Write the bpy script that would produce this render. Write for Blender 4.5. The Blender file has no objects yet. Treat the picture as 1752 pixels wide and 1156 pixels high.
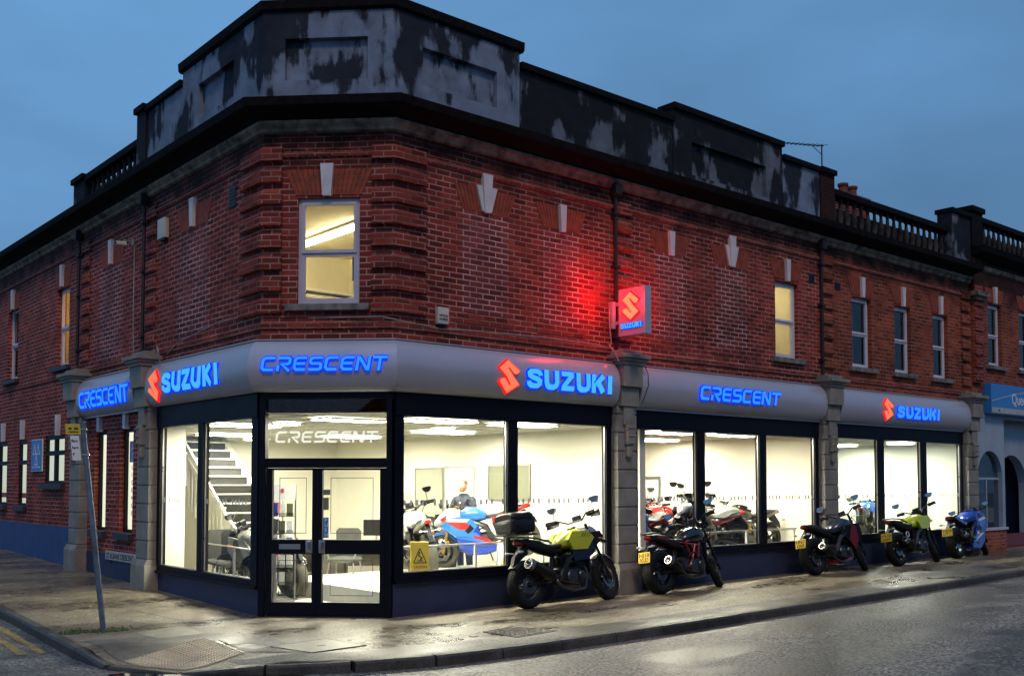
import bpy, bmesh, math, random
from mathutils import Vector, Matrix
from mathutils.geometry import tessellate_polygon
R_ = math.radians
random.seed(7)
scn = bpy.context.scene
C = scn.collection

# ------------------------------------------------------------------ camera
cam_d = bpy.data.cameras.new('camera'); cam = bpy.data.objects.new('camera', cam_d); C.objects.link(cam)
yaw, pit = R_(49.526), R_(2.651)
fw = Vector((math.cos(yaw)*math.cos(pit), math.sin(yaw)*math.cos(pit), math.sin(pit)))
rt = Vector((math.sin(yaw), -math.cos(yaw), 0)); up = rt.cross(fw)
m = Matrix((rt, up, -fw)).transposed().to_4x4(); m.translation = Vector((-8.426, -12.5736, 1.95))
cam.matrix_world = m
cam_d.sensor_fit = 'HORIZONTAL'; cam_d.sensor_width = 36.0
cam_d.lens = 36.0*1755.27/1752; cam_d.shift_y = 167.19/1752
cam_d.clip_start = 0.1; cam_d.clip_end = 2000
scn.camera = cam

# ------------------------------------------------------------------ sky: dusk, evenly clouded blue
world = bpy.data.worlds.new('World'); scn.world = world; world.use_nodes = True
wn, wl = world.node_tree.nodes, world.node_tree.links
wn.clear()
wo = wn.new('ShaderNodeOutputWorld'); bg = wn.new('ShaderNodeBackground')
sky = wn.new('ShaderNodeTexSky'); sky.sky_type = 'NISHITA'; sky.sun_disc = False
sky.sun_elevation = R_(2.0); sky.sun_rotation = R_(215)
sk2 = wn.new('ShaderNodeVectorMath'); sk2.operation = 'SCALE'; sk2.inputs['Scale'].default_value = 0.012
wl.new(sky.outputs[0], sk2.inputs[0])
tc = wn.new('ShaderNodeTexCoord'); sp = wn.new('ShaderNodeSeparateXYZ'); wl.new(tc.outputs['Generated'], sp.inputs[0])
rp = wn.new('ShaderNodeValToRGB'); wl.new(sp.outputs['Z'], rp.inputs[0])
e = rp.color_ramp.elements
e[0].position = 0.0; e[0].color = (0.115, 0.240, 0.43, 1)
e[1].position = 0.50; e[1].color = (0.125, 0.300, 0.565, 1)
q = e.new(0.16); q.color = (0.108, 0.268, 0.52, 1)
mp = wn.new('ShaderNodeMapping'); mp.inputs['Scale'].default_value = (1.2, 1.2, 3.2); wl.new(tc.outputs['Generated'], mp.inputs[0])
nz = wn.new('ShaderNodeTexNoise'); nz.inputs['Scale'].default_value = 2.2; nz.inputs['Detail'].default_value = 4
wl.new(mp.outputs[0], nz.inputs[0])
mr = wn.new('ShaderNodeMapRange'); mr.inputs[1].default_value = 0.3; mr.inputs[2].default_value = 0.7
mr.inputs[3].default_value = 0.80; mr.inputs[4].default_value = 1.12; wl.new(nz.outputs[0], mr.inputs[0])
# the sky is dimmer towards the east end of the street
dx = wn.new('ShaderNodeVectorMath'); dx.operation = 'DOT_PRODUCT'; wl.new(tc.outputs['Generated'], dx.inputs[0])
dx.inputs[1].default_value = (1, -0.25, 0)
m2 = wn.new('ShaderNodeMapRange'); wl.new(dx.outputs['Value'], m2.inputs[0])
m2.inputs[1].default_value = 0.2; m2.inputs[2].default_value = 0.85; m2.inputs[3].default_value = 1.06; m2.inputs[4].default_value = 0.80
mu = wn.new('ShaderNodeMath'); mu.operation = 'MULTIPLY'; wl.new(mr.outputs[0], mu.inputs[0]); wl.new(m2.outputs[0], mu.inputs[1])
sc_ = wn.new('ShaderNodeVectorMath'); sc_.operation = 'SCALE'; wl.new(rp.outputs[0], sc_.inputs[0]); wl.new(mu.outputs[0], sc_.inputs['Scale'])
ad = wn.new('ShaderNodeVectorMath'); ad.operation = 'ADD'; wl.new(sc_.outputs[0], ad.inputs[0]); wl.new(sk2.outputs[0], ad.inputs[1])
wl.new(ad.outputs[0], bg.inputs[0]); bg.inputs[1].default_value = 1.0
wl.new(bg.outputs[0], wo.inputs[0])

sd = bpy.data.lights.new('sun', 'SUN'); sun = bpy.data.objects.new('sun', sd); C.objects.link(sun)
sd.energy = 0.98; sd.angle = R_(12); sd.color = (1.0, 0.70, 0.50)
SUN_DIR = Vector((-0.42, -0.80, 1.0)).normalized()
sun.rotation_euler = SUN_DIR.to_track_quat('Z', 'Y').to_euler()
sun.location = (-10, -20, 30)

scn.view_settings.view_transform = 'Standard'; scn.view_settings.look = 'None'
scn.view_settings.exposure = 0.0; scn.view_settings.gamma = 1.0
scn.render.engine = 'CYCLES'
scn.cycles.use_denoising = True
scn.cycles.max_bounces = 8; scn.cycles.transparent_max_bounces = 16
scn.cycles.sample_clamp_indirect = 6.0
scn.cycles.caustics_reflective = False; scn.cycles.caustics_refractive = False

# ------------------------------------------------------------------ materials
def nt(name):
    mt = bpy.data.materials.new(name); mt.use_nodes = True
    t = mt.node_tree; t.nodes.clear()
    o = t.nodes.new('ShaderNodeOutputMaterial'); return mt, t.nodes, t.links, o
def mat(name, col, rough=0.5, metal=0.0, var=0.12, scale=6.0, bump=0.0, bscale=60.0, coat=0.0, spec=0.5):
    mt, N, L, o = nt(name); b = N.new('ShaderNodeBsdfPrincipled'); L.new(b.outputs[0], o.inputs[0])
    tc = N.new('ShaderNodeTexCoord'); n = N.new('ShaderNodeTexNoise'); n.inputs['Scale'].default_value = scale
    n.inputs['Detail'].default_value = 6; L.new(tc.outputs['Object'], n.inputs[0])
    r = N.new('ShaderNodeMapRange'); r.inputs[1].default_value = 0.3; r.inputs[2].default_value = 0.7
    r.inputs[3].default_value = 1-var; r.inputs[4].default_value = 1+var; L.new(n.outputs[0], r.inputs[0])
    s = N.new('ShaderNodeVectorMath'); s.operation = 'SCALE'; s.inputs[0].default_value = col[:3]; L.new(r.outputs[0], s.inputs['Scale'])
    L.new(s.outputs[0], b.inputs['Base Color'])
    r2 = N.new('ShaderNodeMapRange'); r2.inputs[3].default_value = max(0.02, rough-0.08); r2.inputs[4].default_value = rough+0.08
    L.new(n.outputs[0], r2.inputs[0]); L.new(r2.outputs[0], b.inputs['Roughness'])
    b.inputs['Metallic'].default_value = metal; b.inputs['Specular IOR Level'].default_value = spec
    if coat: b.inputs['Coat Weight'].default_value = coat; b.inputs['Coat Roughness'].default_value = 0.06
    if bump:
        n2 = N.new('ShaderNodeTexNoise'); n2.inputs['Scale'].default_value = bscale; L.new(tc.outputs['Object'], n2.inputs[0])
        bp = N.new('ShaderNodeBump'); bp.inputs['Strength'].default_value = bump; bp.inputs['Distance'].default_value = 0.01
        L.new(n2.outputs[0], bp.inputs['Height']); L.new(bp.outputs[0], b.inputs['Normal'])
    return mt
def emit(name, col, st):
    mt, N, L, o = nt(name); b = N.new('ShaderNodeEmission'); b.inputs[0].default_value = (*col, 1); b.inputs[1].default_value = st
    L.new(b.outputs[0], o.inputs[0]); return mt
def glass(name, tint=(1, 1, 1), gl=1.0):
    mt, N, L, o = nt(name)
    t = N.new('ShaderNodeBsdfTransparent'); t.inputs[0].default_value = (*tint, 1)
    g = N.new('ShaderNodeBsdfGlossy'); g.inputs['Roughness'].default_value = 0.015
    f = N.new('ShaderNodeLayerWeight'); f.inputs['Blend'].default_value = 0.5       # facing = 1 - |cos|
    pw = N.new('ShaderNodeMath'); pw.operation = 'POWER'; pw.inputs[1].default_value = 5; L.new(f.outputs['Facing'], pw.inputs[0])
    k = N.new('ShaderNodeMath'); k.operation = 'MULTIPLY_ADD'; k.inputs[1].default_value = 0.92; k.inputs[2].default_value = 0.05*gl; k.use_clamp = True; L.new(pw.outputs[0], k.inputs[0])
    x = N.new('ShaderNodeMixShader'); L.new(k.outputs[0], x.inputs[0]); L.new(t.outputs[0], x.inputs[1]); L.new(g.outputs[0], x.inputs[2])
    L.new(x.outputs[0], o.inputs[0]); return mt
def brick(name, c1, c2, mort, bw=0.262, rh=0.087, ms=0.0095, soot=0.0, vert=False, dark=0.72):
    mt, N, L, o = nt(name); b = N.new('ShaderNodeBsdfPrincipled'); L.new(b.outputs[0], o.inputs[0])
    tc = N.new('ShaderNodeTexCoord')
    # hand-laid unevenness
    nw = N.new('ShaderNodeTexNoise'); nw.inputs['Scale'].default_value = 1.3; L.new(tc.outputs['Object'], nw.inputs[0])
    off = N.new('ShaderNodeVectorMath'); off.operation = 'SCALE'; off.inputs['Scale'].default_value = 0.02; L.new(nw.outputs['Color'], off.inputs[0])
    ad = N.new('ShaderNodeVectorMath'); L.new(tc.outputs['UV'], ad.inputs[0]); L.new(off.outputs[0], ad.inputs[1])
    bt = N.new('ShaderNodeTexBrick'); L.new(ad.outputs[0], bt.inputs[0])
    bt.inputs['Color1'].default_value = (0, 0, 0, 1); bt.inputs['Color2'].default_value = (1, 1, 1, 1); bt.inputs['Mortar'].default_value = (0.5, 0.5, 0.5, 1)
    bt.inputs['Scale'].default_value = 1; bt.inputs['Mortar Size'].default_value = ms; bt.inputs['Mortar Smooth'].default_value = 0.15
    bt.inputs['Brick Width'].default_value = bw; bt.inputs['Row Height'].default_value = rh; bt.inputs['Bias'].default_value = 0.0
    cr = N.new('ShaderNodeValToRGB'); L.new(bt.outputs['Color'], cr.inputs[0])
    ce = cr.color_ramp.elements; ce[0].color = (*c2, 1); ce[1].color = (*c1, 1)
    q = ce.new(0.12); q.color = tuple(v*dark for v in c2)+(1,)
    q = ce.new(0.55); q.color = tuple((u+v)/2 for u, v in zip(c1, c2))+(1,)
    # patches of darker and lighter weathering
    n1 = N.new('ShaderNodeTexNoise'); n1.inputs['Scale'].default_value = 0.9; n1.inputs['Detail'].default_value = 7; L.new(tc.outputs['Object'], n1.inputs[0])
    r1 = N.new('ShaderNodeMapRange'); r1.inputs[1].default_value = 0.35; r1.inputs[2].default_value = 0.65; r1.inputs[3].default_value = 0.62; r1.inputs[4].default_value = 1.25; L.new(n1.outputs[0], r1.inputs[0])
    n3 = N.new('ShaderNodeTexNoise'); n3.inputs['Scale'].default_value = 40; n3.inputs['Detail'].default_value = 3; L.new(tc.outputs['Object'], n3.inputs[0])
    r3 = N.new('ShaderNodeMapRange'); r3.inputs[3].default_value = 0.75; r3.inputs[4].default_value = 1.25; L.new(n3.outputs[0], r3.inputs[0])
    mu = N.new('ShaderNodeMath'); mu.operation = 'MULTIPLY'; L.new(r1.outputs[0], mu.inputs[0]); L.new(r3.outputs[0], mu.inputs[1])
    s = N.new('ShaderNodeVectorMath'); s.operation = 'SCALE'; L.new(cr.outputs[0], s.inputs[0]); L.new(mu.outputs[0], s.inputs['Scale'])
    # mortar, missing or dirty in places
    n4 = N.new('ShaderNodeTexNoise'); n4.inputs['Scale'].default_value = 2.2; n4.inputs['Detail'].default_value = 5; L.new(tc.outputs['Object'], n4.inputs[0])
    r4 = N.new('ShaderNodeMapRange'); r4.inputs[1].default_value = 0.38; r4.inputs[2].default_value = 0.62; r4.inputs[3].default_value = 0.5; r4.inputs[4].default_value = 1.1; L.new(n4.outputs[0], r4.inputs[0])
    sm = N.new('ShaderNodeVectorMath'); sm.operation = 'SCALE'; sm.inputs[0].default_value = mort; L.new(r4.outputs[0], sm.inputs['Scale'])
    mx = N.new('ShaderNodeMix'); mx.data_type = 'RGBA'; L.new(bt.outputs['Fac'], mx.inputs[0]); L.new(s.outputs[0], mx.inputs[6]); L.new(sm.outputs[0], mx.inputs[7])
    out = mx.outputs[2]
    if soot:
        sx = N.new('ShaderNodeSeparateXYZ'); L.new(tc.outputs['Object'], sx.inputs[0])
        n5 = N.new('ShaderNodeTexNoise'); n5.inputs['Scale'].default_value = 2.0; n5.inputs['Detail'].default_value = 8; L.new(tc.outputs['Object'], n5.inputs[0])
        a = N.new('ShaderNodeMath'); a.operation = 'MULTIPLY_ADD'; a.inputs[1].default_value = 1.6; L.new(n5.outputs[0], a.inputs[0]); L.new(sx.outputs['Z'], a.inputs[2])
        r5 = N.new('ShaderNodeMapRange'); r5.inputs[1].default_value = soot+0.8; r5.inputs[2].default_value = soot+1.5; r5.inputs[3].default_value = 1; r5.inputs[4].default_value = 0.12; L.new(a.outputs[0], r5.inputs[0])
        s5 = N.new('ShaderNodeVectorMath'); s5.operation = 'SCALE'; L.new(out, s5.inputs[0]); L.new(r5.outputs[0], s5.inputs['Scale']); out = s5.outputs[0]
    L.new(out, b.inputs['Base Color']); b.inputs['Roughness'].default_value = 0.8; b.inputs['Specular IOR Level'].default_value = 0.2
    iv = N.new('ShaderNodeMath'); iv.operation = 'SUBTRACT'; iv.inputs[0].default_value = 1; L.new(bt.outputs['Fac'], iv.inputs[1])
    a2 = N.new('ShaderNodeMath'); a2.operation = 'MULTIPLY_ADD'; a2.inputs[1].default_value = 0.3; L.new(n3.outputs[0], a2.inputs[0]); L.new(iv.outputs[0], a2.inputs[2])
    bp = N.new('ShaderNodeBump'); bp.inputs['Strength'].default_value = 0.7; bp.inputs['Distance'].default_value = 0.008; L.new(a2.outputs[0], bp.inputs['Height']); L.new(bp.outputs[0], b.inputs['Normal'])
    return mt
def stucco(name, thr, light=(0.25, 0.275, 0.33), darkc=(0.018, 0.02, 0.027)):
    mt, N, L, o = nt(name); b = N.new('ShaderNodeBsdfPrincipled'); L.new(b.outputs[0], o.inputs[0])
    tc = N.new('ShaderNodeTexCoord')
    def noise(sc, det, vs):
        mpn = N.new('ShaderNodeMapping'); mpn.inputs['Scale'].default_value = vs; L.new(tc.outputs['Object'], mpn.inputs[0])
        n = N.new('ShaderNodeTexNoise'); n.inputs['Scale'].default_value = sc; n.inputs['Detail'].default_value = det; n.inputs['Roughness'].default_value = 0.55
        L.new(mpn.outputs[0], n.inputs[0]); return n.outputs[0]
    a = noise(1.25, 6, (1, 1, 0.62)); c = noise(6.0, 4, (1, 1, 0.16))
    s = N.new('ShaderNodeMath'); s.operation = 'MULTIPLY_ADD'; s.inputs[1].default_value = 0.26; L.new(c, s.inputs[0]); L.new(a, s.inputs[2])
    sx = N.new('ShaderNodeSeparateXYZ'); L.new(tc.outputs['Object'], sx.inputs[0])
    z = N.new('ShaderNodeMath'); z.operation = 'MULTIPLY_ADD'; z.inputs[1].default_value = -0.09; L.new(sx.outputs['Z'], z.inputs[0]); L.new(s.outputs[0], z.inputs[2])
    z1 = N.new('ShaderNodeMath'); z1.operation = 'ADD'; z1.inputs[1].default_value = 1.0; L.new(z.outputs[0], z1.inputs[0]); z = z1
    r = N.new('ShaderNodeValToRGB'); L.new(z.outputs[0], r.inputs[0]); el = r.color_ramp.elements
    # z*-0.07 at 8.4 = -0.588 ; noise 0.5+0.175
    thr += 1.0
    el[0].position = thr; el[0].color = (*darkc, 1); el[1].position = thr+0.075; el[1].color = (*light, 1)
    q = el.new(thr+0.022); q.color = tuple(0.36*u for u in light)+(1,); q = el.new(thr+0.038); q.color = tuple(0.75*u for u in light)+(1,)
    f = noise(3.0, 8, (1, 1, 1)); fr = N.new('ShaderNodeMapRange'); fr.inputs[1].default_value = 0.3; fr.inputs[2].default_value = 0.7; fr.inputs[3].default_value = 0.7; fr.inputs[4].default_value = 1.2; L.new(f, fr.inputs[0])
    sc = N.new('ShaderNodeVectorMath'); sc.operation = 'SCALE'; L.new(r.outputs[0], sc.inputs[0]); L.new(fr.outputs[0], sc.inputs['Scale'])
    L.new(sc.outputs[0], b.inputs['Base Color']); b.inputs['Roughness'].default_value = 0.85; b.inputs['Specular IOR Level'].default_value = 0.15
    bp = N.new('ShaderNodeBump'); bp.inputs['Strength'].default_value = 0.4; bp.inputs['Distance'].default_value = 0.02; L.new(f, bp.inputs['Height']); L.new(bp.outputs[0], b.inputs['Normal'])
    return mt
def wetground(name, col, grain=90.0, wet=0.5, rlo=0.16, rhi=0.55, bump=0.35, warm=(1, 1, 1), speck=0.5, spec=0.5):
    mt, N, L, o = nt(name); b = N.new('ShaderNodeBsdfPrincipled'); L.new(b.outputs[0], o.inputs[0])
    tc = N.new('ShaderNodeTexCoord')
    def noise(sc, det, vs=(1, 1, 1)):
        mpn = N.new('ShaderNodeMapping'); mpn.inputs['Scale'].default_value = vs; L.new(tc.outputs['Object'], mpn.inputs[0])
        n = N.new('ShaderNodeTexNoise'); n.inputs['Scale'].default_value = sc; n.inputs['Detail'].default_value = det; L.new(mpn.outputs[0], n.inputs[0]); return n.outputs[0]
    big = noise(0.75, 5, (0.55, 1.5, 1)); fine = noise(grain, 2); mid = noise(5.0, 6)
    r = N.new('ShaderNodeMapRange'); r.inputs[1].default_value = 0.43; r.inputs[2].default_value = 0.57; L.new(big, r.inputs[0])    # 0 wet .. 1 dry
    rr = N.new('ShaderNodeMapRange'); rr.inputs[3].default_value = rlo; rr.inputs[4].default_value = rhi; L.new(r.outputs[0], rr.inputs[0])
    ra = N.new('ShaderNodeMath'); ra.operation = 'MULTIPLY_ADD'; ra.inputs[1].default_value = 0.25; L.new(mid, ra.inputs[0]); L.new(rr.outputs[0], ra.inputs[2])
    L.new(ra.outputs[0], b.inputs['Roughness'])
    k1 = N.new('ShaderNodeMapRange'); k1.inputs[3].default_value = 0.62; k1.inputs[4].default_value = 1.1; L.new(r.outputs[0], k1.inputs[0])
    k2 = N.new('ShaderNodeMapRange'); k2.inputs[1].default_value = 0.35; k2.inputs[2].default_value = 0.65; k2.inputs[3].default_value = 1-speck; k2.inputs[4].default_value = 1+speck*1.6; L.new(fine, k2.inputs[0])
    k3 = N.new('ShaderNodeMapRange'); k3.inputs[1].default_value = 0.3; k3.inputs[2].default_value = 0.7; k3.inputs[3].default_value = 0.7; k3.inputs[4].default_value = 1.3; L.new(mid, k3.inputs[0])
    a = N.new('ShaderNodeMath'); a.operation = 'MULTIPLY'; L.new(k1.outputs[0], a.inputs[0]); L.new(k2.outputs[0], a.inputs[1])
    c = N.new('ShaderNodeMath'); c.operation = 'MULTIPLY'; L.new(a.outputs[0], c.inputs[0]); L.new(k3.outputs[0], c.inputs[1])
    s = N.new('ShaderNodeVectorMath'); s.operation = 'SCALE'; s.inputs[0].default_value = col; L.new(c.outputs[0], s.inputs['Scale']); L.new(s.outputs[0], b.inputs['Base Color'])
    b.inputs['Specular IOR Level'].default_value = spec
    bb = N.new('ShaderNodeMapRange'); bb.inputs[3].default_value = 0.25*bump; bb.inputs[4].default_value = bump; L.new(r.outputs[0], bb.inputs[0])
    bp = N.new('ShaderNodeBump'); bp.inputs['Distance'].default_value = 0.006; L.new(bb.outputs[0], bp.inputs['Strength']); L.new(fine, bp.inputs['Height'])
    bp2 = N.new('ShaderNodeBump'); bp2.inputs['Distance'].default_value = 0.02; bp2.inputs['Strength'].default_value = 0.15; L.new(mid, bp2.inputs['Height']); L.new(bp.outputs[0], bp2.inputs['Normal'])
    L.new(bp2.outputs[0], b.inputs['Normal'])
    return mt

M = {}
MORT = (0.40, 0.27, 0.24)
M['brick'] = brick('red_brick', (0.30, 0.045, 0.028), (0.175, 0.027, 0.020), (0.47, 0.25, 0.21), soot=6.5)
M['brick_plain'] = brick('red_brick_plain', (0.29, 0.044, 0.028), (0.17, 0.027, 0.019), (0.33, 0.18, 0.15))
M['brick_lamp_tint'] = brick('lamp_tinted_brick', (0.33, 0.064, 0.027), (0.20, 0.038, 0.020), (0.31, 0.17, 0.12), soot=6.5)  # street-lamp orange put into the brick colour of the right-hand bays
M['brick_infill'] = brick('infill_brick', (0.25, 0.050, 0.042), (0.165, 0.036, 0.032), (0.56, 0.37, 0.34), ms=0.0105, dark=.75)
M['brick_low'] = brick('low_brick', (0.40, 0.10, 0.045), (0.25, 0.06, 0.035), (0.35, 0.24, 0.2))
M['arch'] = mat('gauged_brick', (0.26, 0.050, 0.024), 0.8, var=0.35, scale=7, bump=0.3)
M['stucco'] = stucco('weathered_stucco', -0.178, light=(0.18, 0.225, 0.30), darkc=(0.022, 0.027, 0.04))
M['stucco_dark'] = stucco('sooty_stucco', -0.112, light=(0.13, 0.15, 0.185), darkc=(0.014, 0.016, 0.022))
M['black_stone'] = mat('sooty_stone', (0.007, 0.0065, 0.007), 0.85, var=0.5, scale=9, bump=0.4, bscale=30, spec=0.1)
M['mould'] = mat('moulded_stone', (0.15, 0.125, 0.095), 0.85, var=0.85, scale=5, bump=0.4, bscale=40)
M['baluster_stone'] = mat('baluster_stone', (0.040, 0.036, 0.032), 0.85, var=0.7, scale=5, spec=0.15)
M['key'] = mat('white_keystone', (0.62, 0.60, 0.62), 0.7, var=0.12, scale=4)
M['pilaster'] = mat('painted_stone', (0.23, 0.215, 0.185), 0.7, var=0.2, scale=3.5, bump=0.3, bscale=35)
M['pilaster_shadow'] = mat('shaded_stone', (0.05, 0.045, 0.04), 0.85, var=0.4, scale=8)  # darker copy of the pilaster stone, shade put into its colour
M['fascia'] = mat('silver_fascia', (0.46, 0.45, 0.52), 0.32, metal=0.3, var=0.04, scale=1.5)
M['fascia_trim'] = mat('fascia_trim', (0.45, 0.45, 0.50), 0.4, metal=0.4, var=0.05)
M['navy'] = mat('navy_frame', (0.0025, 0.003, 0.009), 0.5, spec=0.18, var=0.15, scale=3)
M['riser'] = mat('navy_render', (0.018, 0.027, 0.075), 0.6, var=0.25, scale=2.5, bump=0.15, bscale=25)
M['riser_blue'] = mat('blue_render', (0.022, 0.060, 0.19), 0.6, var=0.25, scale=2.0, bump=0.15, bscale=25)
M['sill'] = mat('stone_sill', (0.17, 0.155, 0.14), 0.8, var=0.5, scale=7, bump=0.3)
M['sill_dark'] = mat('dark_sill', (0.030, 0.032, 0.05), 0.6, var=0.3)
M['sash'] = mat('white_upvc', (0.50, 0.46, 0.55), 0.4, var=0.07)
M['sash_white'] = mat('white_sash', (0.62, 0.62, 0.70), 0.4, var=0.07)
M['glass'] = glass('window_glass')
M['glass_dark'] = glass('dark_window_glass', (0.55, 0.6, 0.65), 2.2)
M['clear'] = glass('clear_plastic', (0.75, 0.76, 0.74), 1.3)
M['plaster'] = mat('white_plaster', (0.78, 0.755, 0.64), 0.85, var=0.04, scale=0.8)
M['plaster_cool'] = mat('pale_plaster', (0.70, 0.71, 0.60), 0.85, var=0.04, scale=0.8)
M['ceiling'] = mat('ceiling_tile', (0.50, 0.49, 0.40), 0.9, var=0.04)
M['floor_in'] = mat('shop_floor', (0.60, 0.58, 0.48), 0.28, var=0.06, scale=2)
M['plinth'] = mat('display_plinth', (0.55, 0.55, 0.50), 0.4, var=0.06)
M['room'] = mat('cream_room', (0.72, 0.66, 0.46), 0.85, var=0.15, scale=1.2)
M['carpet'] = mat('stair_carpet', (0.035, 0.035, 0.03), 0.95, var=0.2)
M['white'] = mat('white_paint', (0.75, 0.74, 0.68), 0.5, var=0.04)
M['grey_panel'] = mat('grey_green_panel', (0.19, 0.20, 0.13), 0.5, var=0.06, scale=1)
M['pale_panel'] = mat('pale_panel', (0.36, 0.37, 0.29), 0.5, var=0.08, scale=1)
M['metal'] = mat('brushed_metal', (0.45, 0.44, 0.43), 0.3, metal=0.9, var=0.1)
M['galv'] = mat('galvanised_post', (0.13, 0.17, 0.22), 0.45, metal=0.5, var=0.3, scale=8)
M['pipe'] = mat('black_pipe', (0.012, 0.009, 0.009), 0.6, var=0.3)
M['cable'] = mat('grey_cable', (0.30, 0.28, 0.27), 0.6, var=0.3)
M['box_white'] = mat('alarm_box', (0.55, 0.54, 0.46), 0.5, var=0.08)
M['black'] = mat('black_plastic', (0.006, 0.006, 0.007), 0.42, var=0.25, spec=0.3)
M['rubber'] = mat('tyre_rubber', (0.008, 0.008, 0.0075), 0.75, var=0.3, scale=20, spec=0.2)
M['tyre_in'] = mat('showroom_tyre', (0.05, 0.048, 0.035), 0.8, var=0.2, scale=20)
M['rim'] = mat('dark_rim', (0.015, 0.015, 0.016), 0.3, metal=0.5, var=0.2)
M['steel'] = mat('polished_steel', (0.30, 0.29, 0.28), 0.25, metal=1.0, var=0.1)
M['alloy'] = mat('cast_alloy', (0.085, 0.083, 0.08), 0.35, metal=0.8, var=0.3, scale=15)
M['engine'] = mat('engine_black', (0.010, 0.010, 0.011), 0.38, metal=0.4, var=0.4, scale=14)
M['gold'] = mat('gold_fork', (0.45, 0.27, 0.05), 0.3, metal=0.8, var=0.1)
M['seat'] = mat('seat_vinyl', (0.012, 0.012, 0.012), 0.6, var=0.2, bump=0.2)
M['pl_yellow'] = mat('yellow_plate', (0.72, 0.48, 0.02), 0.4, var=0.05)
M['ink'] = mat('black_ink', (0.01, 0.01, 0.012), 0.5, var=0.1)
M['lens_red'] = mat('red_lens', (0.28, 0.008, 0.006), 0.2, var=0.1)
M['lens_clear'] = mat('clear_lens', (0.55, 0.55, 0.55), 0.12, var=0.1)
M['lens_amber'] = mat('amber_lens', (0.6, 0.2, 0.03), 0.25, var=0.1)
M['mirror'] = mat('mirror_glass', (0.42, 0.42, 0.40), 0.12, metal=1.0, var=0.02)
def paint(n, c, r=0.25): M[n] = mat(n, c, r, var=0.05, scale=3, coat=0.6)
paint('paint_lime', (0.46, 0.50, 0.02)); paint('paint_acid', (0.50, 0.62, 0.03)); paint('paint_black', (0.008, 0.009, 0.011), 0.15)
paint('paint_navy', (0.010, 0.016, 0.032)); paint('paint_blue', (0.012, 0.045, 0.33)); paint('paint_bright_blue', (0.03, 0.17, 0.60))
paint('paint_red', (0.42, 0.02, 0.018)); paint('paint_dark_red', (0.16, 0.006, 0.012)); paint('paint_white', (0.72, 0.72, 0.70))
paint('paint_grey', (0.22, 0.22, 0.19)); paint('paint_khaki', (0.13, 0.14, 0.07)); paint('paint_silver', (0.40, 0.40, 0.38)); paint('paint_frame_red', (0.30, 0.012, 0.02))
M['sign_blue'] = mat('blue_sign', (0.03, 0.21, 0.56), 0.4, var=0.04)
M['sign_white'] = mat('white_sign', (0.70, 0.72, 0.72), 0.4, var=0.05)
M['sign_yellow'] = mat('yellow_sign', (0.55, 0.42, 0.03), 0.4, var=0.1)
M['wet_yellow'] = mat('wet_floor_yellow', (0.95, 0.74, 0.05), 0.4, var=0.03)
M['plate_white'] = mat('nameplate_white', (0.42, 0.42, 0.40), 0.5, var=0.2, scale=9)
M['skin'] = mat('skin', (0.42, 0.22, 0.14), 0.5, var=0.08)
M['jacket'] = mat('dark_jacket', (0.03, 0.035, 0.05), 0.8, var=0.2)
M['jeans'] = mat('blue_jeans', (0.03, 0.05, 0.12), 0.9, var=0.2)
M['hair'] = mat('grey_hair', (0.12, 0.09, 0.07), 0.8, var=0.2)
M['chair_grey'] = mat('chair_fabric', (0.06, 0.06, 0.052), 0.9, var=0.2)
M['wood'] = mat('desk_wood', (0.10, 0.09, 0.07), 0.5, var=0.2)
M['paper'] = mat('paper', (0.75, 0.75, 0.70), 0.8, var=0.1, scale=20)
M['poster_blue'] = mat('poster_blue', (0.12, 0.24, 0.33), 0.4, var=0.25, scale=4)
M['green'] = mat('exit_green', (0.02, 0.22, 0.08), 0.5, var=0.03)
M['red_flat'] = mat('flat_red', (0.45, 0.03, 0.02), 0.5, var=0.03)
M['moss'] = mat('moss', (0.035, 0.06, 0.012), 0.95, var=0.5, scale=25, bump=0.6)
M['kerb'] = wetground('kerb_stone', (0.060, 0.056, 0.050), grain=60, rlo=0.3, rhi=0.5, speck=0.3, spec=0.25)
M['pavement'] = wetground('wet_pavement', (0.140, 0.116, 0.076), grain=26, rlo=0.15, rhi=0.42, bump=0.9, speck=0.55)
M['road'] = wetground('wet_asphalt', (0.115, 0.107, 0.090), grain=27, rlo=0.32, rhi=0.44, bump=2.2, speck=1.0)
M['patch'] = wetground('smooth_patch', (0.24, 0.215, 0.15), grain=110, rlo=0.22, rhi=0.45, bump=0.2, speck=0.25)
M['tactile'] = mat('tactile_slab', (0.50, 0.41, 0.27), 0.38, var=0.25, scale=3, bump=0.2)
M['iron'] = wetground('cast_iron', (0.03, 0.03, 0.028), grain=50, rlo=0.2, rhi=0.4, bump=0.2, speck=0.3)
M['line'] = mat('yellow_line', (0.22, 0.16, 0.035), 0.6, var=0.75, scale=12)
M['puddle'] = mat('puddle_water', (0.012, 0.012, 0.012), 0.03, var=0.0)
M['puddle'].node_tree.nodes['Principled BSDF'].inputs['Specular IOR Level'].default_value = 0.9
M['lamp'] = emit('lamp_panel', (1.0, 0.96, 0.75), 96.0)
M['lamp_small'] = emit('lamp_small', (0.98, 1.0, 0.86), 150.0)
M['tube'] = emit('bright_tube', (1.0, 0.88, 0.55), 36.0)
M['backlit'] = emit('backlit_white', (1.0, 0.98, 0.76), 1.1)
M['backlit_pale'] = emit('backlit_pale', (0.80, 0.88, 0.66), 0.85)
M['backlit_amber'] = emit('backlit_amber', (1.0, 0.62, 0.18), 0.95)
M['blue_edge'] = emit('blue_halo', (0.0, 0.035, 1.0), 1.6)
M['blue_face'] = emit('blue_letter', (0.035, 0.26, 1.0), 1.15)
M['blue_face2'] = emit('azure_letter', (0.06, 0.40, 1.0), 1.2)
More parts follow.
